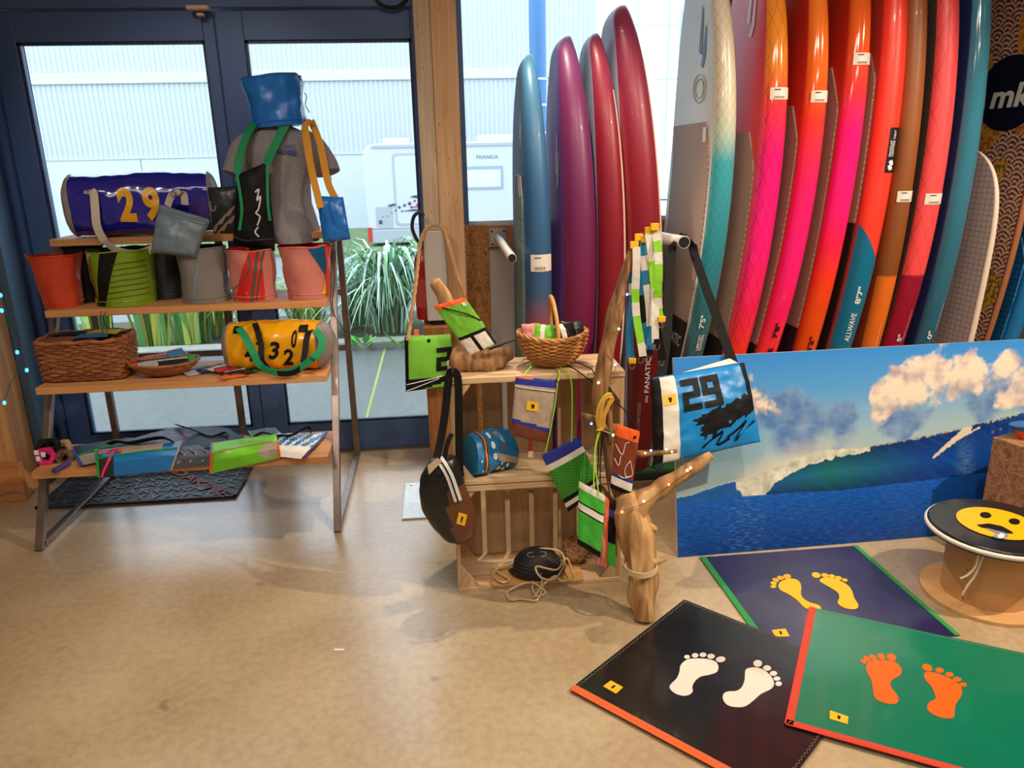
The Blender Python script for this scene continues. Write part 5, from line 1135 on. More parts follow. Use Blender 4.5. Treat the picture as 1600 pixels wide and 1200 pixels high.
# bundle of key fobs at left end
def fobs():
    q = P(82, 722, Z=Z4); O = Vector((q.x, q.y, Z4)); t = thing('hair_tie_bundle', 'bundle of black hair ties with white tags and a pink one', 'accessory', O); R = random.Random(4)
    for k, (dx, dy, z, r_, c) in enumerate(((-.02, 0, .018, .034, M_BLACK), (.02, .03, .018, .03, M_BLACK), (.0, .02, .05, .032, M_BLACK), (-.03, .03, .055, .026, M_BLACK), (.05, .0, .016, .026, fab('brown_ties', S(92, 60, 44), .6)), (-.015, -.012, .03, .028, fab('magenta_ties', S(200, 30, 110), .5)), (.045, .03, .05, .022, fab('tan_ties', S(168, 130, 84), .6)))):
        ax = Vector((R.uniform(-.5, .5), -1, R.uniform(.2, .9))).normalized(); u = ax.orthogonal().normalized(); v = ax.cross(u)
        build(MB().tube([O+Vector((dx, dy, z))+(u*math.cos(i*.35)+v*math.sin(i*.35))*r_*(1+.12*math.sin(i*2.1)) for i in range(18)], .013, 8, closed=True, rough=.3, rs=60), 'hair_tie', c, t)
    for k, (dx, dz) in enumerate(((-.03, .062), (-.005, .052), (-.028, .035))):
        p = O+Vector((dx, -.045, dz)); build(MB().box((p.x-.008, p.y-.002, p.z-.010), (p.x+.008, p.y, p.z+.010)), 'tag', M_LW, t)
    q2 = P(96, 733, Z=Z4+.012)
    build(MB().tube([P(84, 736, Z=Z4+.012), P(108, 723, Z=Z4+.012)], .011, 10), 'ribbon_roll', fab('violet_roll', S(70, 60, 120), .5), t)
fobs()
# rubber door mat
def doormat():
    a, b, c = P(55, 797, Z=0), P(365, 779, Z=0), P(398, 730, Z=0); z = .009; Yf = (a.y+b.y)/2; x0, x1 = a.x, b.x+.01; Yb = Yf+.46
    t = thing('door_mat', 'black rubber door mat with raised letters under the rack', 'mat', ((x0+x1)/2, (Yf+Yb)/2, 0)); M_RUB = mat('black_rubber', S(48, 54, 62), .5, var=.1)
    build(MB().box((x0, Yf, .001), (x1, Yb, z)), 'slab', M_RUB, t, bevel=.003)
    fr = MB()
    for p, q in (((x0, Yf), (x1, Yf+.012)), ((x0, Yb-.012), (x1, Yb)), ((x0, Yf), (x0+.012, Yb)), ((x1-.012, Yf), (x1, Yb))): fr.box((p[0], p[1], z), (q[0], q[1], z+.005))
    build(fr, 'raised_border', M_RUB, t)
    R = random.Random(9); mb = MB(); chars = 'DAKINEHOXREVSCZ'
    M_RAISE = mat('rubber_relief_gloss', S(92, 100, 112), .4)  # paler than the slab: gloss on the raised letters put into the colour
    for i in range(13):
        for j in range(6):
            cx = x0+.05+i*(x1-x0-.1)/12; cy = Yf+.05+j*.072; an = R.choice((0, .7, -.7, 1.57)); s = .055; ch = chars[R.randrange(len(chars))]
            if 8 <= i <= 12 and abs((cx-(x1-.20))*-1.0*.9-(cy-(Yf+.19))) < .05: continue
            ca, sa = math.cos(an), math.sin(an)
            text_on(mb, ch, lambda x, y: Vector((cx+((x-.5)*ca*.9-(y-.5)*sa)*s, cy+((x-.5)*sa*.9+(y-.5)*ca)*s, z+.004)), .01)
    build(mb, 'relief_letters', M_RAISE, t, smooth=False, kind='stuff')
    p0, p1 = P(276, 737, Z=z), P(356, 775, Z=z); d = (p1-p0); n = Vector((-d.y, d.x, 0)).normalized()
    mb = MB(); text_on(mb, 'DAKINE', lambda x, y: p0+d*x+n*.055*(y-.5)+Vector((0, 0, .005)), .02); build(mb, 'red_lettering', mat('rubber_red', S(196, 96, 92), .6), t, smooth=False)
doormat()

# ================================================================ crates
M_CR = wood('crate_pine', S(216, 186, 146), S(190, 154, 114), 0, .8, .6); M_CRV = wood('crate_pine_upright', S(206, 174, 134), S(176, 140, 102), 2, .8, .6)
CX0, CX1, CY0, CY1 = .006, .600, 2.420, 2.665
def crate(z0, z1, lab):
    t = thing('wooden_crate', lab, 'crate', ((CX0+CX1)/2, (CY0+CY1)/2, z0), 'stacked wooden crates'); th = .014
    def part(a, b, nm, m, bev=.0015): return build(MB().box(a, b), nm, m, t, bevel=bev)
    for k, (za, zb) in enumerate(((z1-.02, z1), (z0, z0+.016))):
        d = (CY1-CY0-2*.008)/3
        for i in range(3): part((CX0, CY0+i*(d+.008), za), (CX1, CY0+i*(d+.008)+d, zb), 'top_slat' if k == 0 else 'bottom_slat', M_CR)
    n = 6; w = (CX1-CX0-.04)/n
    for i in range(n): part((CX0+.02+i*w+.009, CY1-.012, z0+.018), (CX0+.02+(i+1)*w-.009, CY1, z1-.022), 'back_slat', M_CRV)
    for x in (CX0, CX1-th):
        for j in range(2): part((x, CY0+.004+j*.124, z0+.016), (x+th, CY0+.116+j*.124, z1-.02), 'end_board', M_CRV)
    for x, s in ((CX0+th, 1), (CX1-th, -1)):
        for zc, sz in ((z0+.016, 1), (z1-.02, -1)):
            for y in (CY0+.004, CY1-.030):
                build(MB().prism([(x, y, zc), (x+s*.062, y, zc), (x, y, zc+sz*.085)], (0, .018, 0)), 'corner_wedge', M_CRV, t, smooth=False)
    return t
crate(.0, .412, 'lower pine crate standing on the concrete floor'); crate(.416, .80, 'upper pine crate stacked on the lower one')
# pedestal, grey column, extinguisher
struct(MB().box((-.098, 3.57, 0), (.02, 3.74, .73)), 'trim_11', wood('pedestal', S(176, 112, 62), S(134, 78, 38), 2, .8, knots=True), 'brown timber block standing against the post', bevel=.004, O=(-.05, 3.6, 0))
gc = thing('grey_column', 'light grey metal box on the timber block by the post', 'box', (-.024, 3.64, .73))
build(MB().box((-.076, 3.60, .752), (.027, 3.69, 1.178)), 'cover', mat('light_grey_enamel', S(186, 178, 170), .45), gc, bevel=.004); build(MB().box((-.05, 3.61, .73), (.0, 3.68, .752)), 'foot', M_BLACK, gc, bevel=.002)
fe = thing('fire_extinguisher', 'red fire extinguisher half hidden behind the grey box', 'extinguisher', (-.075, 3.715, .73)); M_FE = mat('extinguisher_red', S(176, 20, 26), .25, coat=.4)
c = Vector((-.082, 3.712, .745))
build(MB().lathe([(.0, 0), (.046, 0), (.048, .01), (.048, .27), (.04, .31), (.02, .335), (.018, .36), (0, .36)], c, 24), 'cylinder', M_FE, fe)
build(MB().lathe([(.0485, .06), (.0485, .20)], c, 24), 'instruction_label', mat('label_paper', S(190, 70, 66), .5), fe)
build(MB().tube([c+Vector((0, 0, .36)), c+Vector((0, 0, .41))], .014, 10), 'valve', M_BLACK, fe)
build(MB().tube(cr([P(x, y, Y=3.68) for x, y in ((661, 386), (650, 372), (644, 355), (647, 338), (656, 332), (662, 338))], 6), .0085, 8), 'hose', mat('hose_black', S(24, 26, 30), .5), fe)
# metal plate on the floor
p0, p1, p2 = P(628, 813, Z=0), P(690, 811, Z=0), P(636, 757, Z=0)
fp = thing('floor_plate', 'thin white metal base plate lying on the floor by the crates', 'plate', (-.1, 3.2, 0))
build(MB().box((p0.x, p0.y, .0005), (.02, p2.y, .008)), 'plate', mat('galvanised', S(206, 212, 214), .3, .3, var=.1, vs=40), fp, bevel=.002)
for x in (-.19, -.02): build(MB().lathe([(0, .011), (.006, .011), (.007, .008)], (x, p2.y-.03, 0), 10), 'bolt', M_CHROME, fp)
# green mesh bag on rope
M_LMESH = grid_mat('lime_mesh', S(140, 222, 60), S(40, 84, 24), (130, 130), .22, 130, .6, ('X', 'Z'), .3)
o, F = pouch('mesh_bag', pxq(((632, 526), (708, 522), (706, 603), (634, 612)), 3.50), .05, [M_LMESH, M_BLACK, fab('lime_cloth', S(130, 216, 56), .5)], matf=lambda u, v: 1 if (v > .76+.0*u and v < .97-.22*u+.1) or u < .06 else (2 if v > .76 else 0), nu=26, nv=26, label='lime mesh bag numbered 2 hanging by a rope handle', cat='bag', seed=31)
block_digit(F, '2', .66, .98, .22, .66, M_BLACK, o)
for a, b in (((.03, .98), (.72, .80)), ((.03, .86), (.8, .76))): build(MB().tube([F(lerp(a[0], b[0], s/6), lerp(a[1], b[1], s/6), 1, .003) for s in range(7)], .002, 5), 'white_piping', M_LW, o)
def rope(path, r, strands=3, twist=60, nm='rope', m=None, parent=None, **k):
    mb = MB(); N = len(path); L = [0]
    for i in range(1, N): L.append(L[-1]+(path[i]-path[i-1]).length)
    for s in range(strands):
        pts = []
        for i, p in enumerate(path):
            d = (path[min(i+1, N-1)]-path[max(i-1, 0)]).normalized(); a = d.cross(Vector((.3, .9, .1))).normalized(); b = d.cross(a); an = L[i]*twist+s*2*math.pi/strands
            pts.append(p+(a*math.cos(an)+b*math.sin(an))*r*.5)
        mb.tube(pts, r*.56, 6)
    return build(mb, nm, m, parent, **k)
M_ROPE = mat('hemp_rope', S(190, 148, 100), .8, var=.15, vs=40); M_CORD = mat('pale_cord', S(206, 182, 140), .8, var=.1, vs=60)
rope(cr([P(x, y, Y=Y) for x, y, Y in ((637, 532, 3.47), (642, 500, 3.50), (650, 440, 3.53), (656, 385, 3.56), (664, 361, 3.60), (678, 352, 3.62), (692, 357, 3.60), (702, 385, 3.56), (714, 430, 3.53), (726, 468, 3.51), (712, 524, 3.49))], 14), .0095, nm='rope_handle', m=M_ROPE, parent=o, kind='stuff')
build(MB().lathe([(0, .004), (.008, .004), (.008, 0)], F(.5, .08, 1, .002), 12, M=Matrix.Rotation(math.pi/2, 4, 'X')), 'snap_button', M_BLACK, o)
build(MB().box(tuple(P(649, 524, Y=3.5)+Vector((-.005, -.004, 0))), tuple(P(653, 515, Y=3.5)+Vector((.004, .004, 0)))), 'orange_toggle', ORE, o)
# driftwood stand with phone pouch
M_DRIFT = wood('driftwood', S(204, 158, 106), S(128, 88, 52), 2, .9, .75); M_DRIFTD = wood('driftwood_bark', S(160, 116, 72), S(84, 56, 34), 2, 1.2, .8)
YD2 = 2.55
dw = thing('driftwood_stand', 'pointed driftwood chunk on the crate top propping a pouch', 'driftwood', P(745, 578, Y=YD2))
build(MB().tube(cr([P(x, y, Y=Y) for x, y, Y in ((678, 437, 2.60), (688, 452, 2.60), (700, 480, 2.60), (715, 520, 2.60), (725, 560, 2.60))], 6), [.006, .016]+[.022+.0004*i for i in range(23)], 12, rough=.35, rs=30), 'upright', M_DRIFT, dw)
def chunk():
    mb = MB(); path = cr([P(x, y, Y=Y) for x, y, Y in ((706, 556, 2.54), (722, 562, 2.53), (742, 567, 2.53), (762, 566, 2.53), (782, 556, 2.54), (799, 546, 2.54))], 6); n = len(path)
    rad = [.028+.020*math.sin(math.pi*min(1, (i+3)/n)) for i in range(n)]; rad[-1] = .012; rad[-2] = .018; rad[0] = .02
    rings = MB().tube(path, rad, 26, rough=.6, rs=30); 
    for v in rings.v:
        if v.z < .801: v.z = .801
    return rings
build(chunk(), 'base_chunk', M_DRIFTD, dw)
o, F = pouch('phone_pouch', pxq(((677, 478), (726, 464), (776, 536), (735, 555)), (2.50, 2.50, 2.50, 2.50)), .014, [M_LMESH, ORE, M_BLACK, M_WHITE], matf=lambda u, v: 1 if v < .10 else (2 if .64 < v < .72 else (3 if v > .72 and (.50 < u < .92 or u < .36) else (2 if v > .72 else 0))), nu=24, nv=34, label='lime and orange phone pouch leaning on the driftwood chunk', cat='pouch', seed=33)
build(MB().tube(cr([F(.2, .06, 1, .003), F(.45, .16, 1, .006), F(.75, .30, 1, .006), F(1.0, .50, 1, .003)], 8), .0022, 5), 'cord', M_STRAPK, o)
build(patch(F, .80, .08, .92, .15, .003), 'white_eyelet', M_LW, o)
pn = thing('black_clip', 'slim black metal clip resting on the driftwood chunk', 'clip', P(780, 540, Y=2.47)); build(MB().beam(P(764, 546, Y=2.47), P(806, 530, Y=2.47), .010, .006), 'arm', mat('gunmetal', S(40, 40, 44), .3, .6), pn, bevel=.002); build(MB().beam(P(760, 544, Y=2.475), P(790, 540, Y=2.475), .006, .008), 'spring', M_CHROME, pn)
# round wicker basket with hoop handle
def round_basket():
    q = P(866, 568, Y=2.50); O = Vector((q.x, 2.535, .80)); t = thing('wicker_basket', 'round honey wicker basket with hoop handle on the crate top', 'basket', O, 'wicker baskets')
    def rf(v, a):
        r_ = lerp(.055, .113, math.sin(v*math.pi/2)**.9); sc = 1+.06*math.sin(3*a); return O+Vector((math.cos(a)*r_*1.04, math.sin(a)*r_*.86, .010+.100*v**1.25+(.006*math.cos(2*a))*v)), Vector((math.cos(a), math.sin(a), .2))
    build(weave(rf, 17, 28, .0042, .0045, 112, R=random.Random(5)), 'woven_wall', M_WICKL, t, fix=False, kind='stuff')
    mb = MB()
    for k in range(28): mb.tube([rf(v, 2*math.pi*(k+.5)/28)[0] for v in (0, .25, .5, .75, 1)], .003, 5)
    build(mb, 'stakes', M_WICKL, t, fix=False, kind='stuff'); build(MB().rings([[rf(v, 2*math.pi*k/40)[0]-rf(v, 2*math.pi*k/40)[1]*.004 for k in range(40)] for v in (0, .3, .6, .95)], cap1=False), 'liner', M_WICKL, t)
    rope([rf(1, 2*math.pi*k/120)[0]+Vector((0, 0, .004)) for k in range(121)], .009, 3, 70, 'plaited_rim', M_WICKL, t, kind='stuff', fix=False)
    c = O+Vector((.008, 0, .105)); build(MB().tube([c+Vector((-.012*math.sin(k*math.pi/24), -math.cos(k*math.pi/24)*.085, .135*math.sin(k*math.pi/24)**.8)) for k in range(25)], .0075, 10), 'hoop_handle', wood('hoop', S(222, 170, 104), S(186, 128, 66), 2, 1), t)
    return O
rb = round_basket()
for dx, dy, dz, l, w, rz, ti, m, lab in ((-.07, -.01, .125, .07, .06, .2, 1.0, M_SAL, 'salmon rolled pouch in the round basket'), (-.03, -.035, .120, .08, .07, -.3, .9, LIME, 'lime striped pouch in the round basket'), (.035, -.03, .120, .09, .07, .3, .9, M_BLACK, 'black pouch with white marks in the round basket'), (.07, .0, .125, .08, .06, .1, 1.0, M_CHAR, 'charcoal pouch at the right of the round basket')):
    M = Matrix.Translation(rb+Vector((dx, dy, dz))) @ Matrix.Rotation(rz, 4, 'Z') @ Matrix.Rotation(ti, 4, 'X')
    o, F = pouch('zip_pouch', [M @ Vector(p) for p in ((-l/2, w/2, 0), (l/2, w/2, 0), (l/2, -w/2, 0), (-l/2, -w/2, 0))], .03, [m, M_WHITE], matf=(lambda u, v: 1 if m in (LIME, M_BLACK) and .3 < u < .5 else 0), label=lab, cat='pouch', group='pouches in baskets', nu=10, nv=10, wr=.006, seed=dx*90)
# cords on crate top + hanging grey pouch
M_LCORD = mat('lime_cord', S(160, 210, 60), .6)
YF = 2.405
def cord(pts, parent, m, r=.0022, nm='cord'): return build(MB().tube(cr([P(x, y, Y=Y) for x, y, Y in pts], 6), r, 6), nm, m, parent)
RIP = fab('greige_ripstop', S(170, 152, 134), .5, bump=.5, bs=14); RBL = fab('royal_blue_band', S(34, 50, 150), .45); RUST = fab('rust_band', S(112, 52, 34), .55)
o, F = pouch('phone_pouch', pxq(((806, 588), (870, 594), (858, 694), (798, 680)), YF-.008), .016, [RIP, RBL, RUST, ORE], matf=lambda u, v: 3 if v < .03 and u < .4 else 1 if v < .13 or .70+.06*u < v < .765+.06*u else (2 if v > .765+.06*u else 0), nu=24, nv=40, label='greige pouch with blue top and rust base hanging in front of the upper crate', cat='pouch', seed=41)
tag_on(F, .47, .44, .30, o, .5); edge(F, (.0, .16), (1, .17), .003, mat('stitch', S(220, 210, 200), .7), o, 'stitching')
cord(((872, 596, YF-.01), (874, 588, YF), (873, 580, YF+.01), (868, 574, 2.50)), o, M_LCORD); cord(((871, 598, YF-.012), (866, 640, YF-.014), (856, 690, YF-.014), (852, 706, YF-.012)), o, M_LCORD); cord(((830, 572, 2.47), (820, 584, YF+.005), (815, 590, YF-.006)), o, M_LCORD)
o, F = pouch('phone_pouch', pxq(((846, 712), (904, 682), (940, 762), (888, 800)), YF-.012), .014, [grid_mat('green_ripstop', S(60, 150, 40), S(40, 110, 30), (90, 90), .2, 0, .5, ('X', 'Z')), RBL, M_WHITE, M_BLACK], matf=lambda u, v: 1 if v < .17 else 2 if v < .27 or .86 < v < .93 else 3 if v > .78 else 0, nu=20, nv=40, label='green grid pouch with blue top hanging tilted before the crates', cat='pouch', seed=42)
cord(((893, 690, YF-.016), (894, 640, YF-.01), (893, 600, YF-.006), (886, 580, YF+.01), (875, 574, 2.47)), o, M_LCORD)
ck = thing('cord_tangle', 'dark cords trailing over the crate top to the driftwood', 'cord', P(920, 580, Y=2.45))
build(MB().tube(cr([P(x, y, Y=Y) for x, y, Y in ((885, 570, 2.47), (900, 578, 2.42), (916, 590, 2.40), (930, 600, 2.39), (950, 618, 2.36), (975, 640, 2.33), (994, 665, 2.30))], 6), .0022, 6), 'dark_cord', M_STRAPK, ck)
build(MB().tube(cr([P(x, y, Y=Y) for x, y, Y in ((898, 566, 2.50), (918, 573, 2.44), (930, 588, 2.40), (933, 640, 2.38), (935, 720, 2.37), (930, 765, 2.37))], 6), .0022, 6), 'dark_cord', M_STRAPK, ck)
build(MB().tube(cr([P(x, y, Y=Y) for x, y, Y in ((815, 566, 2.50), (820, 561, 2.52), (832, 565, 2.50), (822, 571, 2.48))], 6), .0022, 6), 'lime_cord', M_LCORD, ck)
# blue wash bag inside upper crate
def washbag():
    q = P(760, 742, Y=2.47); z = .434; t = thing('wash_bag', 'blue polka dot wash bag with brown zip inside the upper crate', 'bag', (q.x, 2.5, z)); M_WB = fab('azure_print', S(24, 116, 176), .4, bump=.4, bs=14)
    W, H, D = .170, .140, .14; Mx = Matrix.Translation((q.x+.012, 2.515, z)) @ Matrix.Rotation(math.radians(28), 4, 'Z')
    def pt(s, a, off=0):
        ca, sa = math.cos(a), math.sin(a); n = 3; rr = (abs(ca)**n+abs(sa)**n)**(-1/n); w = .008*noise.noise(Vector((s*4, ca*2, sa*2+3)))
        top_ = max(0, sa); return Mx @ Vector(((s-.5)*W*(1-.18*top_), -ca*rr*(D/2+w+off)*(1-.25*top_), H/2+sa*rr*(H/2+w+off)))
    build(MB().rings([[pt(i/16, 2*math.pi*k/36) for k in range(36)] for i in range(17)]), 'body', M_WB, t, auto=60)
    def F(u, v, side=1, off=0): return pt(u, math.radians(lerp(88, -60, v)), off)
    for a0, w_, m, nm in ((.16, .10, fab('brown_zip_tape', S(92, 44, 30), .6), 'zip_tape'), (.19, .035, mat('orange_teeth', S(226, 140, 50), .5), 'zip')):
        mb = MB(); mb.grid(lambda a, b: F(a0+w_*a, b*.95-.1, 1, .002+.001*(w_ < .05)), 3, 14); build(mb, nm, m, t)
    R = random.Random(6); M_DOT = M_LW
    for k, (u, v, r_) in enumerate(((.40, .38, .05), (.42, .58, .05), (.50, .85, .05), (.62, .90, .04), (.72, .82, .035), (.3, .95, .04), (.12, .8, .02), (.08, .6, .02), (.55, .72, .025))):
        build(MB().add([F(u+r_*math.cos(i*.5236), v+r_*1.3*math.sin(i*.5236), 1, .003) for i in range(12)], [tuple(range(12))]), 'dot_print', M_DOT, t)
    mb = MB(); mb.grid(lambda a, b: F(.48+.5*a, .52+.20*a+.14*b, 1, .003), 8, 2); build(mb, 'grey_band', GREYC, t)
    build(MB().add([F(.62+.10*math.cos(i*.3142), .30+.22*math.sin(i*.3142), 1, .003) for i in range(20)], [tuple(range(20))]), 'brown_print', fab('brown_print', S(110, 76, 44), .5), t)
    build(MB().add([F(.40+.05*math.cos(i*.3142), .16+.10*math.sin(i*.3142), 1, .003) for i in range(20)], [tuple(range(20))]), 'pale_print', M_LW, t)
washbag()
# black and brown bum bag on a black strap
def bumbag():
    Y = 2.36; O = P(715, 850, Y=Y); t = thing('barrel_bag', 'black and brown barrel bag hanging from the crate corner by a strap', 'bag', O); M_BRN = fab('brown_ripstop', S(96, 58, 34), .45, bump=.5, bs=12); M_BK = fab('black_ripstop', S(26, 27, 30), .35, bump=.4, bs=12)
    path = cr([P(x, y, Y=Y) for x, y in ((690, 716), (688, 745), (697, 785), (712, 820), (724, 846))], 8); n = len(path); rings = []
    ax = (path[-1]-path[0]).normalized(); sd = Vector((0, -1, 0)); sx = ax.cross(sd).normalized()
    for i, p in enumerate(path):
        s = i/(n-1); r_ = .082*math.sin(math.pi*(.10+.82*s))**.6*(1 if s < .93 else .75); g = []
        for k in range(32):
            a = 2*math.pi*k/32; w = 1+.08*noise.noise(Vector((math.cos(a)*1.5, math.sin(a)*1.5, s*4)))+.05*noise.noise(Vector((math.cos(a)*4, math.sin(a)*4, s*9)))
            g.append(p+sx*math.cos(a)*r_*w+sd*math.sin(a)*r_*.75*w)
        rings.append(g)
    def mf(i, k):
        s = i/(n-1); a = 2*math.pi*(k+.5)/32; x = math.cos(a)
        return 1 if (x*-.0+s > .52 and x < .35) or (x < -.25 and s > .36) else 0
    sg = 1 if sx.x > 0 else -1
    def mf2(i, k):
        s = i/(n-1); x = math.cos(2*math.pi*(k+.5)/32)*sg
        return 1 if x > .02-.9*(s-.55) and s > .34 else 0
    build(MB().rings(rings, matf=mf2), 'body', [M_BK, M_BRN], t, auto=80)
    f = lambda a, i: rings[i][int(round(a/(2*math.pi)*32)) % 32]
    yo = Vector((0, -.006, 0))
    for w_, m_, nm, dy in ((.026, M_LW, 'white_zip_tape', 0), (.005, M_BLACK, 'zip', -.003)):
        A = [P(x, y, Y=Y-d_)+Vector((0, dy, 0)) for x, y, d_ in ((686, 716, .03), (694, 728, .055), (703, 745, .066), (710, 765, .068), (716, 783, .068))]; build(MB().ribbon(cr(A, 5), w_, .002, (1, 0, .35)), nm, m_, t)
    A = pxq(((717, 801), (730, 805), (726, 822), (713, 818)), Y-.078); lb = build(MB().prism(A, (0, .002, 0)), 'brand_label', M_TAG, t)
    c4 = [lerp(lerp(A[0], A[1], u), lerp(A[3], A[2], u), v)+Vector((0, -.001, 0)) for u, v in ((.4, .25), (.62, .25), (.58, .78), (.45, .78))]; build(MB().add(c4, [(0, 1, 2, 3)]), 'label_mark', M_BLACK, lb)
    for pts, w_ in ((((682, 716, 2.33), (690, 680, 2.37), (696, 640, 2.40), (700, 600, 2.41), (704, 582, 2.415), (712, 583, 2.41), (716, 600, 2.405), (717, 660, 2.39), (718, 730, 2.36), (720, 745, 2.35)), .026), (((686, 745, 2.31), (694, 715, 2.33), (700, 690, 2.35), (706, 678, 2.37)), .016)):
        build(MB().ribbon(cr([P(x, y, Y=Yv) for x, y, Yv in pts], 6), w_, .003, (1, -.2, 0)), 'strap', M_STRAPK, t)
    A = pxq(((668, 728), (684, 716), (690, 722), (670, 742)), Y-.055); build(MB().prism(A, (0, .004, 0)), 'beige_panel', fab('beige_panel', S(196, 176, 150), .6), t)
bumbag()
# bottom of lower crate: plank, cap, rope, twine ball
pl = thing('thin_plank', 'thin golden plank lying in the lower crate', 'plank', P(840, 905, Z=.016)); q0, q1 = P(769, 916, Z=.018), P(914, 910, Z=.018)
pk = build(MB().box((q0.x, q0.y-.005, .0165), (q1.x, q0.y+.115, .0245)), 'board', wood('golden_plank', S(216, 168, 104), S(190, 136, 74), 0, .8), pl, bevel=.001)
def cap():
    q = P(842, 900, Z=.03); O = Vector((q.x, q.y+.06, .025)); t = thing('peaked_hat', 'black round cap lying on the plank in the lower crate', 'cap', O); M_CAP = fab('cap_black', S(24, 22, 24), .6, bump=.4, bs=20)
    def dome(a, v, off=0):
        r_ = .085*math.cos(v*math.pi/2)**.7; w = 1+.05*noise.noise(Vector((math.cos(a)*2, math.sin(a)*2, v*2)))
        return O+Vector((math.cos(a)*r_*w*1.05, math.sin(a)*r_*w*.85, .006+.075*math.sin(v*math.pi/2)+off-.02*math.sin(a)*0))
    build(MB().rings([[dome(2*math.pi*k/32, v/8*.97) for k in range(32)] for v in range(9)]), 'crown', M_CAP, t, auto=80)
    build(MB().grid(lambda a, b: O+Vector((math.cos(math.pi*(1.02+.96*a))*lerp(.084, .108, b), math.sin(math.pi*(1.02+.96*a))*lerp(.066, .10, b), .016-.008*b+.008*math.sin(math.pi*a))), 20, 4), 'peak', M_CAP, t)
    for k in range(3): build(MB().tube([dome(math.pi*(1.05+.9*s/14), .12+.12*k, .002) for s in range(15)], .002, 5), 'stitch_row', mat('cap_stitch', S(60, 58, 58), .7), t)
    ft = lambda x, y: O+Vector((x, -.012+y*.5, .080+.012*y))
    for cx in (-.024, .018): build(MB().tube([O+Vector((cx+.014*math.cos(i*.35), -.028+.011*math.sin(i*.35), .076+.003*math.sin(i*.35))) for i in range(18)], .0013, 5, closed=True), 'glasses_print', mat('print_grey', S(150, 146, 140), .6), t)
    return O
oc = cap()
cd = thing('cord_coil', 'loose pale cord looping over the cap and onto the floor', 'cord', P(830, 930, Z=0))
pts = [(777, 884, .03), (772, 900, .03), (785, 910, .03), (795, 905, .03), (775, 890, .035), (800, 880, .05), (825, 862, .085), (850, 857, .10), (875, 862, .09), (882, 876, .07), (878, 890, .06), (865, 905, .05), (845, 902, .075), (838, 885, .11), (870, 890, .09), (885, 872, .06), (895, 900, .04), (878, 908, .03), (868, 900, .045), (850, 913, .03), (846, 925, .004), (838, 938, .004), (815, 936, .004), (797, 937, .004), (793, 925, .004), (810, 915, .02), (830, 910, .028), (845, 918, .02), (852, 926, .004), (840, 932, .004), (832, 920, .01), (836, 902, .03), (845, 898, .04), (846, 915, .02), (834, 934, .004)]
build(MB().tube(cr([P(x, y, Z=z+.004) for x, y, z in pts], 6), .0035, 7), 'cord', M_CORD, cd)
def twine():
    q = P(905, 895, Z=.02); O = Vector((q.x, q.y+.09, .016)); t = thing('twine_ball', 'ball of brown twine at the right of the lower crate', 'twine', O); R = random.Random(8); c = O+Vector((0, 0, .052)); mb = MB()
    for k in range(26):
        ax = Vector((R.gauss(0, 1), R.gauss(0, .6), R.gauss(0, 1))).normalized(); u = ax.orthogonal().normalized(); v = ax.cross(u); off = R.uniform(-.45, .45); rr = math.sqrt(1-off*off)
        mb.tube([c+(ax*off+(u*math.cos(i*.2618)+v*math.sin(i*.2618))*rr)*.050 for i in range(24)], .0028, 5, closed=True)
    build(mb, 'windings', M_ROPE, t, fix=False, kind='stuff')
    build(MB().rings([[c+Vector((math.cos(2*math.pi*k/20)*math.cos(e), math.sin(2*math.pi*k/20)*math.cos(e), math.sin(e)))*.0485 for k in range(20)] for e in [math.radians(x) for x in range(-89, 90, 18)]]), 'core', mat('twine_core', S(160, 112, 62), .85), t)
twine()

# ================================================================ driftwood tree
YT = 2.30
dt = thing('driftwood_tree', 'gnarled driftwood branch stand beside the crates', 'driftwood', P(1012, 968, Z=0))
M_DT = wood('driftwood_pale', S(216, 172, 116), S(150, 106, 64), 2, .8, .75)
def limb(pts, rad, nm, m=M_DT, rough=.42):
    path = cr([P(x, y, Y=Y) for x, y, Y in pts], 7); n = len(path); R_ = [interp([(i/(len(rad)-1), r_) for i, r_ in enumerate(rad)], k/(n-1)) for k in range(n)]
    return build(MB().tube(path, R_, 16, rough=rough, rs=24, seed=len(pts)), nm, m, dt)
limb(((1008, 966, 2.17), (1005, 930, 2.19), (1000, 880, 2.22), (992, 830, 2.25), (982, 790, 2.27), (970, 772, 2.28)), (.036, .047, .050, .053, .058, .030), 'trunk')
limb(((990, 800, 2.26), (1015, 775, 2.25), (1050, 752, 2.24), (1085, 730, 2.23), (1112, 711, 2.22)), (.042, .034, .027, .024, .016), 'branch')
limb(((1004, 884, 2.20), (1022, 880, 2.20), (1041, 872, 2.20)), (.018, .014, .008), 'spur')
limb(((1012, 822, 2.24), (1026, 828, 2.23)), (.016, .007), 'spur')
limb(((978, 790, 2.28), (960, 740, 2.31), (948, 690, 2.33), (940, 650, 2.34), (938, 600, 2.35), (946, 560, 2.36), (956, 510, 2.37), (970, 450, 2.38), (986, 392, 2.39)), (.030, .022, .022, .024, .027, .026, .024, .018, .008), 'stem', M_DRIFTD, .4)
limb(((968, 668, 2.32), (950, 668, 2.31), (930, 658, 2.30), (910, 648, 2.29)), (.014, .017, .015, .008), 'side_branch', M_DRIFTD)
limb(((975, 706, 2.30), (1000, 710, 2.28), (1030, 708, 2.26), (1058, 705, 2.25)), (.012, .010, .009, .005), 'side_branch', M_DRIFTD)
limb(((955, 690, 2.31), (952, 655, 2.30), (951, 640, 2.30)), (.012, .010, .006), 'side_branch', M_DRIFTD)
mb = MB()
for k in range(4): mb.tube([P(1000, 880+k*2.2, Y=2.205)+Vector((.056*math.cos(i*.2618), .056*math.sin(i*.2618), .006*math.sin(i*.2618))) for i in range(24)], .0026, 6, closed=True)
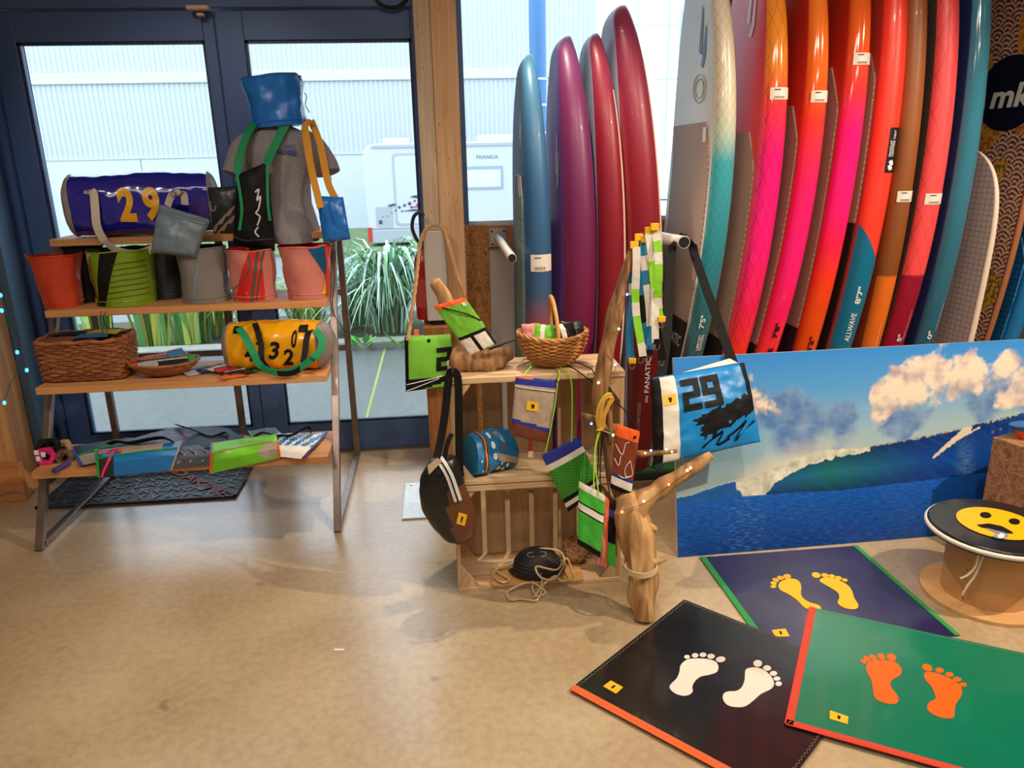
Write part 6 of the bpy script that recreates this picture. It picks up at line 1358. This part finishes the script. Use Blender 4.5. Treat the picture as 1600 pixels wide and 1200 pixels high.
build(mb, 'cord_lashing', M_CORD, dt, kind='stuff'); build(MB().lathe([(0, 0), (.004, 0), (.004, .018), (0, .018)], P(983, 903, Y=2.19), 8), 'hook', M_CHROME, dt)
# fairy lights on driftwood
fl = thing('fairy_lights', 'thin wire of tiny coloured fairy lights wound on the driftwood', 'string lights', P(960, 700, Y=2.25))
wire = [(985, 395, 2.36), (978, 430, 2.36), (980, 458, 2.36), (960, 490, 2.345), (967, 512, 2.34), (945, 545, 2.33), (962, 576, 2.33), (935, 605, 2.32), (948, 640, 2.29), (924, 662, 2.28), (950, 676, 2.28), (966, 682, 2.28), (962, 720, 2.28), (990, 706, 2.26), (1018, 704, 2.25), (1045, 704, 2.24), (1060, 705, 2.235), (1074, 735, 2.205), (1080, 734, 2.205), (1044, 760, 2.21), (1010, 785, 2.205), (972, 802, 2.20), (985, 830, 2.20)]
build(MB().tube(cr([P(x, y, Y=Y) for x, y, Y in wire], 6), .0009, 4), 'wire', mat('copper_wire', S(150, 110, 80), .4, .7), fl)
BC = {'b': (.10, .25, 1, 1), 'g': (.10, .9, .5, 1), 'r': (1, .12, .05, 1), 'w': (1, .75, .45, 1)}
for x, y, Y, k in ((980, 460, 2.35, 'b'), (967, 514, 2.335, 'g'), (961, 570, 2.325, 'b'), (935, 598, 2.315, 'w'), (924, 662, 2.27, 'b'), (958, 680, 2.27, 'g'), (1017, 704, 2.24, 'b'), (1008, 708, 2.24, 'r'), (1041, 702, 2.235, 'g'), (1050, 706, 2.23, 'r'), (1074, 735, 2.20, 'w'), (1079, 731, 2.20, 'w'), (972, 800, 2.195, 'r'), (1006, 783, 2.195, 'w'), (1045, 757, 2.20, 'r')):
    p = P(x, y, Y=Y); build(MB().lathe([(0, -.004), (.003, -.003), (.004, 0), (.003, .003), (0, .004)], p, 8), 'bulb', mat('bulb_'+k, BC[k], .3, emit=8), fl)
# lanyards
def lanyard(i, px0, px1, y0, y1, Y, cols, lab, cap_=True):
    O = P((px0+px1)/2, y0, Y=Y); t = thing('lanyard', lab, 'lanyard', O, 'sailcloth lanyards hanging on the driftwood')
    a, b = P(px0, y0, Y=Y), P(px1, y1, Y=Y); n = 24; R = random.Random(i); path = []
    for k in range(n+1):
        s = k/n; p = lerp(a, b, s)+Vector((.006*math.sin(s*5+i), .006*math.sin(s*7+i*2), 0)); path.append(p)
    mb = MB(); mb.ribbon(path, .0245, .002, (1, -.2*math.sin(i), .08)); ids = []
    for k in range(n):
        c = R.randrange(len(cols)) if k % 3 == 0 or k == 0 else ids[-1]
        ids.append(c)
    mb.m = [ids[k] for k in range(n) for _ in range(4)]+[0, 0]
    build(mb, 'webbing', cols, t, auto=30)
    if cap_: build(MB().box((a.x-.013, a.y-.004, a.z-.004), (a.x+.013, a.y+.004, a.z+.018)), 'yellow_end', M_TAG, t, bevel=.001)
    e = b+Vector((0, 0, -.004)); build(MB().tube([e+Vector((.009*math.cos(k*.5236), .002, -.010+.012*math.sin(k*.5236))) for k in range(12)], .0014, 5, closed=True), 'split_ring', M_CHROME, t)
    build(MB().box((b.x-.012, b.y-.004, b.z-.006), (b.x+.012, b.y+.004, b.z+.012)), 'lower_end', M_TAG if i % 2 else M_BLACK, t, bevel=.001)
W_, L_, B_ = M_WHITE, fab('lime_sail', S(140, 214, 50), .5), fab('blue_sail', S(34, 124, 172), .5); Y_ = fab('amber_sail', S(222, 150, 30), .5)
lanyard(1, 985, 988, 425, 565, 2.40, [B_, B_, W_], 'mostly blue lanyard, leftmost on the driftwood', False)
lanyard(2, 991, 1002, 386, 556, 2.375, [W_, L_], 'white and lime lanyard hanging lowest at the left')
lanyard(3, 998, 1008, 374, 545, 2.42, [M_BLACK, B_], 'black and blue lanyard behind the white ones')
lanyard(4, 1008, 1015, 377, 552, 2.385, [B_, W_, W_], 'white lanyard with blue letters in the middle')
lanyard(5, 1016, 1018, 372, 540, 2.43, [Y_], 'plain amber lanyard at the back')
lanyard(6, 1014, 1027, 364, 535, 2.37, [W_, L_, W_], 'white lanyard with lime blocks second from the right')
lanyard(7, 1023, 1034, 358, 500, 2.36, [L_, W_], 'lime dotted white lanyard, rightmost and highest')
lanyard(8, 1027, 1034, 440, 560, 2.41, [M_BLACK, RUST], 'dark short lanyard at the lower right')
# hanging rust pouch and bundle of pouches
o, F = pouch('phone_pouch', pxq(((962, 662), (1000, 674), (986, 776), (954, 762)), 2.255), .014, [fab('rust_sail', S(126, 52, 30), .5), ORE, RBL, M_WHITE, M_BLACK], matf=lambda u, v: 1 if v < .17 else 2 if .76 < v < .81 else 3 if .81 <= v < .92 else 4 if v >= .92 else 0, nu=16, nv=40, label='rust pouch with orange top hanging on the driftwood', cat='pouch', seed=51)
for pts in (((.05, .30), (.35, .42), (.45, .25), (.6, .2)), ((.05, .52), (.25, .60), (.3, .45)), ((.75, .46), (.55, .60), (.62, .72), (.9, .66), (.75, .48)), ((.3, .74), (.5, .76), (.75, .72))): build(MB().tube(cr([F(u, v, 1, .002) for u, v in pts], 6), .0013, 5), 'white_line_print', M_LW, o)
build(MB().lathe([(0, .003), (.005, .003), (.005, 0)], F(.8, .10, 1, .002), 10, M=Matrix.Rotation(math.pi/2, 4, 'X')), 'eyelet', M_BLACK, o)
PG = 'pouches bunched on the driftwood'; GRN = fab('grass_green_cloth', S(64, 180, 54), .45)
for q4, mats_, mf, Y, lab, sd in (
    (((905, 752), (946, 774), (938, 872), (902, 850)), [GRN, M_WHITE, M_BLACK], (lambda u, v: 1 if v < .10 or .32 < v < .42 else 2 if .42 <= v < .45 or .29 < v <= .32 or v > .9 else 0), 2.225, 'grass green pouch with white bands at the front of the bunch', 52),
    (((925, 760), (952, 780), (948, 888), (930, 880)), [M_SAL, ORE], (lambda u, v: 1 if u > .8 else 0), 2.245, 'salmon pouch in the middle of the hanging bunch', 53),
    (((940, 775), (962, 782), (962, 888), (946, 878)), [M_BLACK, RBL, GRN], (lambda u, v: 1 if .15 < v < .25 else 2 if v > .65 else 0), 2.26, 'black and green pouch at the right of the hanging bunch', 54)):
    o, F = pouch('phone_pouch', pxq(q4, Y), .012, mats_, matf=mf, nu=12, nv=40, label=lab, cat='pouch', group=PG, seed=sd, wr=.004)
    if sd == 52:
        cord(((928, 764, 2.22), (928, 740, 2.24), (930, 700, 2.27), (936, 672, 2.285)), o, M_LCORD); cord(((936, 775, 2.218), (932, 745, 2.24), (930, 705, 2.27), (938, 672, 2.285)), o, M_LCORD)
    elif sd == 53: cord(((938, 770, 2.24), (938, 720, 2.27), (942, 680, 2.285)), o, M_STRAPK)
    else: cord(((955, 786, 2.255), (946, 730, 2.27), (944, 690, 2.285)), o, mat('speckled_cord', S(70, 40, 36), .7))
kn = thing('cord_knot', 'knotted bunch of neon cords tied round the driftwood fork', 'cord', P(940, 660, Y=2.29)); R = random.Random(3)
for k, m in enumerate((M_LCORD, mat('orange_cord', S(240, 130, 50), .6), mat('coral_cord', S(244, 100, 70), .6), M_LCORD, mat('orange_cord', None))):
    A = [(934+k, 668, 2.275), (932+2*k, 650, 2.27), (936+2*k, 632-k, 2.265), (946+k, 617+k, 2.265), (955+k, 616+2*k, 2.268), (950+k, 632, 2.268), (942+k, 650, 2.27), (940+k, 668, 2.275), (932+k, 672, 2.27)]
    build(MB().tube(cr([P(x, y, Y=Y) for x, y, Y in A], 6), .0028, 6), 'cord_loop', m, kn)

# ================================================================ blue tote 29 resting on the picture
TBL = fab('cyan_sailcloth', S(14, 130, 204), .4, bump=.4, bs=12)
o, F = pouch('tote_bag', pxq(((1017, 592), (1163, 566), (1188, 690), (1021, 727)), (2.545, 2.60, 2.50, 2.46)), .09, [TBL, M_BLACK, M_WHITE], matf=lambda u, v: 1 if u < .075 else 2 if u < .225 else (1 if (v-.50+.30*(u-.5)+.05*noise.noise(Vector((u*22, v*22, 0))) > 0 and v-.76+.42*(u-.55)+.10*noise.noise(Vector((u*16, v*16, 5))) < 0 and u > .40+.14*noise.noise(Vector((u*9, v*26, 2)))) else (1 if u > .93 and v < .45 else 0)), nu=130, nv=110, label='large blue tote numbered 29 hanging by black straps before the picture', cat='bag', seed=61, wr=.007)
for ch, u0, u1 in (('2', .265, .445), ('9', .47, .655)):
    block_digit(F, ch, u0, u1, .07, .44, M_BLACK, o)
tag_on(F, .145, .27, .12, o, 1.0)
for pts in (((.42, .90), (.62, .76), (.56, .90), (.68, .86)), ((.66, .84), (.78, .76), (.86, .70), (.74, .90), (.95, .72)), ((.86, .64), (.97, .58))): build(MB().ribbon(cr([F(u, v, 1, .004) for u, v in pts], 6), .012, .001, (0, -.3, 1)), 'brush_mark', M_BLACK, o)
build(MB().tube(cr([F(.02, .0, 1, .002), F(.3, -.0, 1, .004), F(.6, -.0, 1, .004), F(.98, .0, 1, .002)], 6), .003, 6), 'rim_piping', fab('blue_piping', S(40, 100, 170), .5), o)
bk = pxq(((1040, 590), (1140, 560), (1163, 572), (1030, 600)), (2.64, 2.665, 2.61, 2.57)); build(MB().add(bk, [(0, 1, 2, 3)]), 'inner_lining', M_WHITE, o)
build(MB().tube(cr([P(x, y, Y=Y) for x, y, Y in ((1042, 590, 2.635), (1080, 580, 2.655), (1120, 568, 2.665), (1145, 562, 2.66))], 6), .004, 6), 'back_rim', M_BLACK, o)
for pts in (((1070, 366, 3.14), (1053, 380, 3.12), (1049, 400, 3.10), (1046, 450, 2.98), (1042, 520, 2.80), (1036, 570, 2.66), (1030, 600, 2.555)), ((1062, 366, 3.14), (1080, 380, 3.12), (1086, 400, 3.10), (1103, 450, 2.97), (1125, 510, 2.80), (1142, 558, 2.68), (1152, 585, 2.585))):
    build(MB().ribbon(cr([P(x, y, Y=Y) for x, y, Y in pts], 7), .036, .003, lambda s: (.3, -1, .2) if s < .2 else (1, -.3, 0)), 'strap', M_STRAPK, o)

# ================================================================ floor mats with footprints
def Zp(pts, z): return [P(x, y, Z=z) for x, y in pts]
def z6(p): return (880+p[0]/3.3333, 840+p[1]/3.3333)
def z7(p): return (1200+p[0]/4, 900+p[1]/4)
def z3(p): return (1040+p[0]/2.857, 520+p[1]/2.857)
def foot_mat(label, corners, z, m, edges, soles, toes, tagq, conv, ink, rough_edges=()):
    O = sum(corners, Vector())/4; O.z = 0; t = thing('floor_mat', label, 'mat', O, 'footprint mats on the floor'); th = .004
    c = [Vector((p.x, p.y, z)) for p in corners]
    # slightly buckled vinyl sheet
    def S_(u, v, off=0): p = lerp(lerp(c[0], c[1], u), lerp(c[3], c[2], u), v); return p+Vector((0, 0, off))
    mb = MB(); mb.grid(lambda u, v: S_(u, v, th), 20, 20); mb.grid(lambda u, v: S_(u, v, 0), 20, 20)
    for e in (0, 1): mb.grid(lambda a, b: S_(e, b, th*a), 1, 20); mb.grid(lambda a, b: S_(a, e, th*b), 20, 1)
    build(mb, 'vinyl_sheet', m, t, auto=30)
    for i, em, w in edges:
        a, b = c[i], c[(i+1) % 4]; d = (b-a).normalized(); inn = (O-a); inn.z = 0; inn = (inn-d*inn.dot(d)).normalized(); off = inn*(w/2-.004)+Vector((0, 0, th+.0008))
        e_ = build(MB().ribbon([a+off, b+off], w, .0024, inn), 'edging', em, t); mb = MB(); L = (b-a).length; k = 0; n = int(L/.008)
        mb.tube([lerp(a, b, (j+.5)/n)+off+Vector((0, 0, .0018))+inn*(.004*(1 if j % 2 else -1)) for j in range(n)], .0006, 4); build(mb, 'zigzag_stitch', mat('stitch_grey', S(150, 140, 130), .8), e_)
    for i in rough_edges:
        a, b = c[i], c[(i+1) % 4]; d = (b-a).normalized(); inn = (O-a); inn.z = 0; inn = (inn-d*inn.dot(d)).normalized(); n = int((b-a).length/.008); mb = MB()
        mb.tube([lerp(a, b, (j+.5)/n)+inn*(.010+.003*(1 if j % 2 else -1))+Vector((0, 0, th+.0006)) for j in range(n)], .0006, 4); build(mb, 'zigzag_stitch', mat('stitch_grey', None), t)
    zt = z+th+.0006
    for s_, tt in zip(soles, toes):
        out = cr([Vector((q.x, q.y, zt)) for q in Zp([conv(p) for p in s_], zt)], 4, True); f = build(MB().prism(out, (0, 0, .0008)), 'footprint', ink, t, smooth=False)
        for tq in tt:
            cv = tq[5] if len(tq) > 5 else conv; x, y, a, b, ro = tq[:5]
            ring = [cv((x+a*math.cos(k*.3927)*math.cos(ro)-b*math.sin(k*.3927)*math.sin(ro), y+a*math.cos(k*.3927)*math.sin(ro)+b*math.sin(k*.3927)*math.cos(ro))) for k in range(16)]
            build(MB().prism(Zp(ring, zt), (0, 0, .0008)), 'toe_print', ink, f, smooth=False)
    tg = Zp(tagq, zt); lb = build(MB().prism(tg, (0, 0, .001)), 'brand_label', M_TAG, t, smooth=False)
    mk = [lerp(lerp(tg[0], tg[1], u), lerp(tg[3], tg[2], u), v)+Vector((0, 0, .0014)) for u, v in ((.42, .3), (.60, .3), (.57, .72), (.44, .75))]; build(MB().add(mk, [(0, 1, 2, 3)]), 'label_mark', M_BLACK, lb)
def isect(p, d, q, e): # 2D
    k = ((q.x-p.x)*e.y-(q.y-p.y)*e.x)/(d.x*e.y-d.y*e.x); return p+d*k
def vinyl(name, c): return mat(name, c, .28, var=.06, vs=5, bump=.5, bs=4, coat=.3)
zN, zB, zG = .001, .0056, .0102
n0, n1, n2 = P(1095, 872, Z=zN), P(1338, 854, Z=zN), P(1498, 994, Z=zN); n3 = n0+(n2-n1)
foot_mat('navy mat with yellow footprints and green side edging, farthest of three', [n0, n1, n2, n3], zN, vinyl('navy_vinyl', S(32, 30, 78)), [(1, GRE, .018), (3, GRE, .022)],
  [[(65, 65), (75, 40), (110, 22), (160, 18), (195, 35), (208, 70), (205, 110), (220, 140), (260, 165), (310, 180), (330, 195), (325, 208), (265, 210), (225, 195), (180, 150), (120, 110), (80, 90)], [(322, 30), (345, 12), (400, 12), (450, 30), (500, 60), (525, 95), (540, 140), (562, 175), (560, 200), (530, 208), (480, 200), (445, 180), (435, 160), (445, 140), (440, 110), (410, 85), (350, 50)]],
  [[(1095, 255, 16, 8, 0, z6), (1096, 238, 17, 8, .2, z6), (1107, 221, 18, 9, .3, z6), (1131, 210, 18, 10, .2, z6), (1166, 203, 21, 13, 0, z6)], [(672, 1082, 20, 12, .2, z3), (711, 1083, 16, 9, .2, z3), (742, 1087, 15, 8, .2, z3), (772, 1095, 15, 8, .2, z3), (800, 1104, 13, 7, .2, z3)]],
  [z6(p) for p in ((1085, 482), (1158, 475), (1180, 515), (1105, 517))], z7, mat('ink_yellow', S(244, 184, 16), .35))
k0, k1 = P(1069, 938, Z=zB), P(891, 1078, Z=zB); kd = (P(1252, 1011, Z=zB)-k0).normalized(); k3 = isect(k0, kd, P(1286, 1153, Z=zB), k1-k0); k2 = k1+(k3-k0)
foot_mat('black mat with white footprints and one orange edge', [k0, k1, k2, k3], zB, vinyl('black_vinyl', S(20, 19, 20)), [(1, ORE, .026)],
  [[(625, 650), (660, 632), (740, 632), (790, 645), (808, 670), (800, 700), (760, 715), (715, 725), (685, 750), (672, 780), (675, 800), (655, 820), (620, 824), (580, 810), (555, 785), (560, 765), (590, 735), (605, 700), (610, 670)], [(950, 690), (985, 677), (1020, 680), (1060, 700), (1090, 735), (1098, 765), (1080, 790), (1030, 815), (990, 850), (950, 878), (910, 884), (860, 875), (833, 845), (835, 815), (860, 802), (900, 800), (930, 780), (945, 740)]],
  [[(645, 622, 15, 10, 0), (687, 614, 17, 12, 0), (728, 611, 18, 12, 0), (770, 619, 20, 13, 0), (820, 635, 25, 15, -.1)], [(1013, 656, 23, 18, 0), (1062, 680, 21, 14, .1), (1095, 708, 19, 13, 0), (1113, 735, 18, 11, 0), (1122, 762, 17, 12, 0)]],
  [z6(p) for p in ((248, 745), (312, 780), (275, 814), (208, 775))], z6, mat('ink_white', S(232, 222, 212), .4), (0, 2, 3))
g0, g3 = P(1266, 950, Z=zG), P(1228, 1133, Z=zG); gd = (P(1600, 1022, Z=zG)-g0).normalized(); gw = .72; g1 = g0+gd*gw; g2 = g3+(g1-g0)
foot_mat('green mat with orange footprints and red edging, overlapping the others', [g0, g1, g2, g3], zG, vinyl('green_vinyl', S(0, 116, 88)), [(3, fab('red_edging', S(186, 26, 30), .5), .022), (2, fab('red_edging', None), .022)],
  [[(615, 560), (640, 535), (700, 528), (770, 532), (815, 555), (835, 590), (825, 620), (790, 640), (765, 665), (770, 695), (800, 735), (817, 770), (800, 798), (760, 800), (700, 785), (665, 755), (655, 700), (645, 650), (620, 600)], [(975, 620), (990, 603), (1040, 605), (1100, 625), (1160, 655), (1200, 685), (1213, 720), (1205, 755), (1175, 800), (1167, 840), (1160, 885), (1110, 890), (1050, 875), (1005, 845), (995, 815), (1010, 790), (1045, 770), (1045, 745), (1020, 690), (985, 650)]],
  [[(596, 535, 22, 12, .6), (618, 519, 24, 14, .6), (657, 510, 28, 15, .6), (708, 504, 26, 18, .6), (772, 509, 30, 22, .4)], [(995, 574, 34, 21, .4), (1072, 590, 27, 16, .15), (1134, 617, 26, 15, .1), (1182, 647, 27, 15, .1), (1220, 680, 23, 13, .1)]],
  [z7(p) for p in ((387, 840), (503, 880), (497, 927), (385, 893))], z7, mat('ink_orange', S(248, 100, 24), .35), (0,))
# paper scrap
ps = P(530, 1016, Z=0); build(MB().box((ps.x-.016, ps.y-.004, .0005), (ps.x+.016, ps.y+.005, .0025), M=Matrix.Translation(ps) @ Matrix.Rotation(-.15, 4, 'Z') @ Matrix.Translation(-ps)), 'paper_scrap', M_LW, O=ps, label='tiny white paper scrap on the bare floor', cat='scrap', smooth=False)

# ================================================================ cable spool stool
def spool():
    c = Vector((1.835, 2.172, 0)); t = thing('cable_spool', 'wooden cable drum standing as a stool right of the mats', 'stool', c); M_PLY = wood('drum_ply', S(218, 172, 116), S(196, 146, 92), 0, .5); M_CARD = mat('drum_core', S(200, 150, 98), .6, var=.06, vs=5)
    build(MB().lathe([(0, 0), (.203, 0), (.203, .014), (0, .014)], c, 64), 'bottom_flange', M_PLY, t, bevel=.001); build(MB().lathe([(.138, .014), (.138, .235)], c, 48), 'core', M_CARD, t)
    build(MB().lathe([(0, .235), (.196, .235), (.196, .249), (0, .249)], c, 64), 'top_flange', M_PLY, t)
    for k in range(5): a = math.radians(215+k*3); build(MB().lathe([(0, .002), (.0025, .001), (.0025, 0)], c+Vector((.1385*math.cos(math.radians(205)), .1385*math.sin(math.radians(205)), .03+.036*k)), 6, M=Matrix.Rotation(math.radians(-90), 4, 'Y')), 'nail', M_BLACK, t)
    s = thing('stool_cover', 'black round seat cover with yellow drooling face on the cable drum', 'cushion', c+Vector((0, 0, .249))); R_ = .208
    build(MB().lathe([(R_, .238), (R_+.002, .245), (R_, .262), (R_-.006, .268), (R_*.7, .2705), (0, .271)], c, 72), 'cover', vinyl('black_seat_vinyl', S(26, 25, 27)), s)
    build(MB().tube([c+Vector((R_*math.cos(k*.0873), R_*math.sin(k*.0873), .252)) for k in range(72)], .0085, 10, closed=True), 'white_piping', fab('white_piping', S(224, 214, 204), .6), s)
    z = .2725
    def disc(px, py, a, b, ro, m, nm, par, dz=0, n=36): return build(MB().prism([P(px+a*math.cos(k*6.2832/n)*math.cos(ro)-b*math.sin(k*6.2832/n)*math.sin(ro), py+a*math.cos(k*6.2832/n)*math.sin(ro)+b*math.sin(k*6.2832/n)*math.cos(ro), Z=z+dz) for k in range(n)], (0, 0, .001)), nm, m, par, smooth=False)
    M_FY = mat('face_yellow', S(244, 180, 12), .35); ctr = P(1574, 815, Z=z)
    f = build(MB().lathe([(0, .0), (.120, 0), (.1205, .0012), (0, .0012)], Vector((c.x, c.y+.0, z)), 64), 'yellow_face', M_FY, s)
    for x, y in ((1540, 805), (1585, 815)): disc(x, y, 9, 4.6, .12, M_BLACK, 'eye', f, .0016)
    mth = [(1526, 820), (1545, 818), (1565, 822), (1580, 830), (1584, 834), (1565, 833), (1548, 827), (1532, 824)]; build(MB().prism(Zp(mth, z+.0016), (0, 0, .0008)), 'mouth', M_BLACK, f, smooth=False)
    dr = [(1540, 825), (1556, 829), (1572, 833), (1574, 839), (1562, 842), (1551, 838), (1558, 834)]; d_ = build(MB().prism(cr(Zp(dr, z+.0026), 4, True), (0, 0, .0008)), 'drool', mat('drool_violet', S(126, 130, 180), .35), f, smooth=False)
    build(MB().prism(Zp([(1558, 837), (1564, 833), (1570, 835), (1569, 840), (1561, 841)], z+.0038), (0, 0, .0006)), 'drool_drop', M_LW, f, smooth=False)
    for pts in (((1541, 858, .010), (1530, 865, .008), (1524, 885, .006), (1513, 898, .005), (1500, 904, .004)), ((1542, 858, .012), (1535, 872, .008), (1524, 898, .006), (1512, 915, .005), (1504, 929, .004))):
        a = c+Vector((-.16, -.14, 0)); path = []
        p0 = P(pts[0][0], pts[0][1], Z=.245); Yk = p0.y
        path = cr([P(x, y, Y=Yk-.004) for x, y, _ in pts], 6); build(MB().tube(path, .0036, 7), 'drawcord', fab('white_cord', S(224, 208, 184), .7), s)
    p0 = P(1548, 857, Z=.246); build(MB().tube(cr([p0+Vector((.016*math.cos(k*.8), -.006+.006*math.sin(k*.8), .006*math.sin(k*1.3))) for k in range(8)], 4), .004, 6), 'knot', fab('white_cord', None), s)
spool()
# strand board cube and bowl on it
a = P(1552, 683, Y=2.47); a2 = P(1600, 699, Z=a.z); cb = thing('strand_board_cube', 'strand board display cube behind the stool at the right edge', 'cube', (a.x+.2, 2.45, 0)); M_OSB2 = osb('strand_board_brown', S(176, 128, 92), S(120, 80, 54), S(150, 104, 72))
Mr = Matrix.Translation((a.x, a.y, 0)) @ Matrix.Rotation(math.atan2(a2.y-a.y, a2.x-a.x), 4, 'Z'); cl, cw = .20, .32
for lo, hi, nm in (((0, 0, 0), (cl, .012, a.z-.012), 'side_panel'), ((0, .012, 0), (.012, cw-.012, a.z-.012), 'back_panel'), ((cl-.012, .012, 0), (cl, cw-.012, a.z-.012), 'front_panel'), ((0, .0, a.z-.012), (cl, cw, a.z), 'top_panel'), ((.0, cw-.012, 0), (cl, cw, a.z-.012), 'side_panel')): build(MB().box(lo, hi, M=Mr), nm, M_OSB2, cb, smooth=False, bevel=.001)
q = P(1618, 662, Y=2.44); bw = thing('toy_boat', 'orange and blue curved object on the strand board cube', 'toy', (q.x, 2.44, a.z))
for z0, z1, m, nm in ((0, .035, mat('boat_orange', S(224, 84, 40), .4), 'lower_hull'), (.035, .055, mat('boat_blue', S(30, 96, 170), .4), 'upper_deck')):
    rings = []
    for k in range(6):
        s = lerp(z0, z1, k/5)/.055; rings.append([Vector((q.x-.01, 2.44, a.z+.001))+Vector((math.cos(i*.2618)*.085*(.55+.5*s), math.sin(i*.2618)*.04*(.6+.4*s), s*.055)) for i in range(24)])
    build(MB().rings(rings), nm, m, bw)
# fairy lights on the left post
fl2 = thing('fairy_lights', 'blue fairy lights trailing down the left timber post', 'string lights', P(20, 600, Y=3.48))
build(MB().tube(cr([P(x, y, Y=Y) for x, y, Y in ((-4, 448, 3.48), (4, 470, 3.48), (26, 548, 3.485), (25, 570, 3.485), (38, 578, 3.485), (28, 582, 3.485), (16, 600, 3.485), (8, 622, 3.485), (-5, 630, 3.485))], 7), .0022, 5), 'wire', mat('teal_wire', S(50, 110, 130), .5), fl2)
build(MB().tube(cr([P(x, y, Y=3.455) for x, y in ((-5, 776), (20, 768), (40, 770), (55, 765), (62, 758))], 6), .002, 5), 'wire', mat('grey_wire', S(110, 120, 130), .5), fl2)
for x, y in ((1, 462), (27, 551), (42, 579), (7, 630), (3, 486)):
    build(MB().lathe([(0, -.008), (.006, -.006), (.008, .002), (.005, .010), (0, .012)], P(x, y, Y=3.478), 8), 'bulb', mat('bulb_cyan', (.10, .55, 1, 1), .3, emit=1.5), fl2)
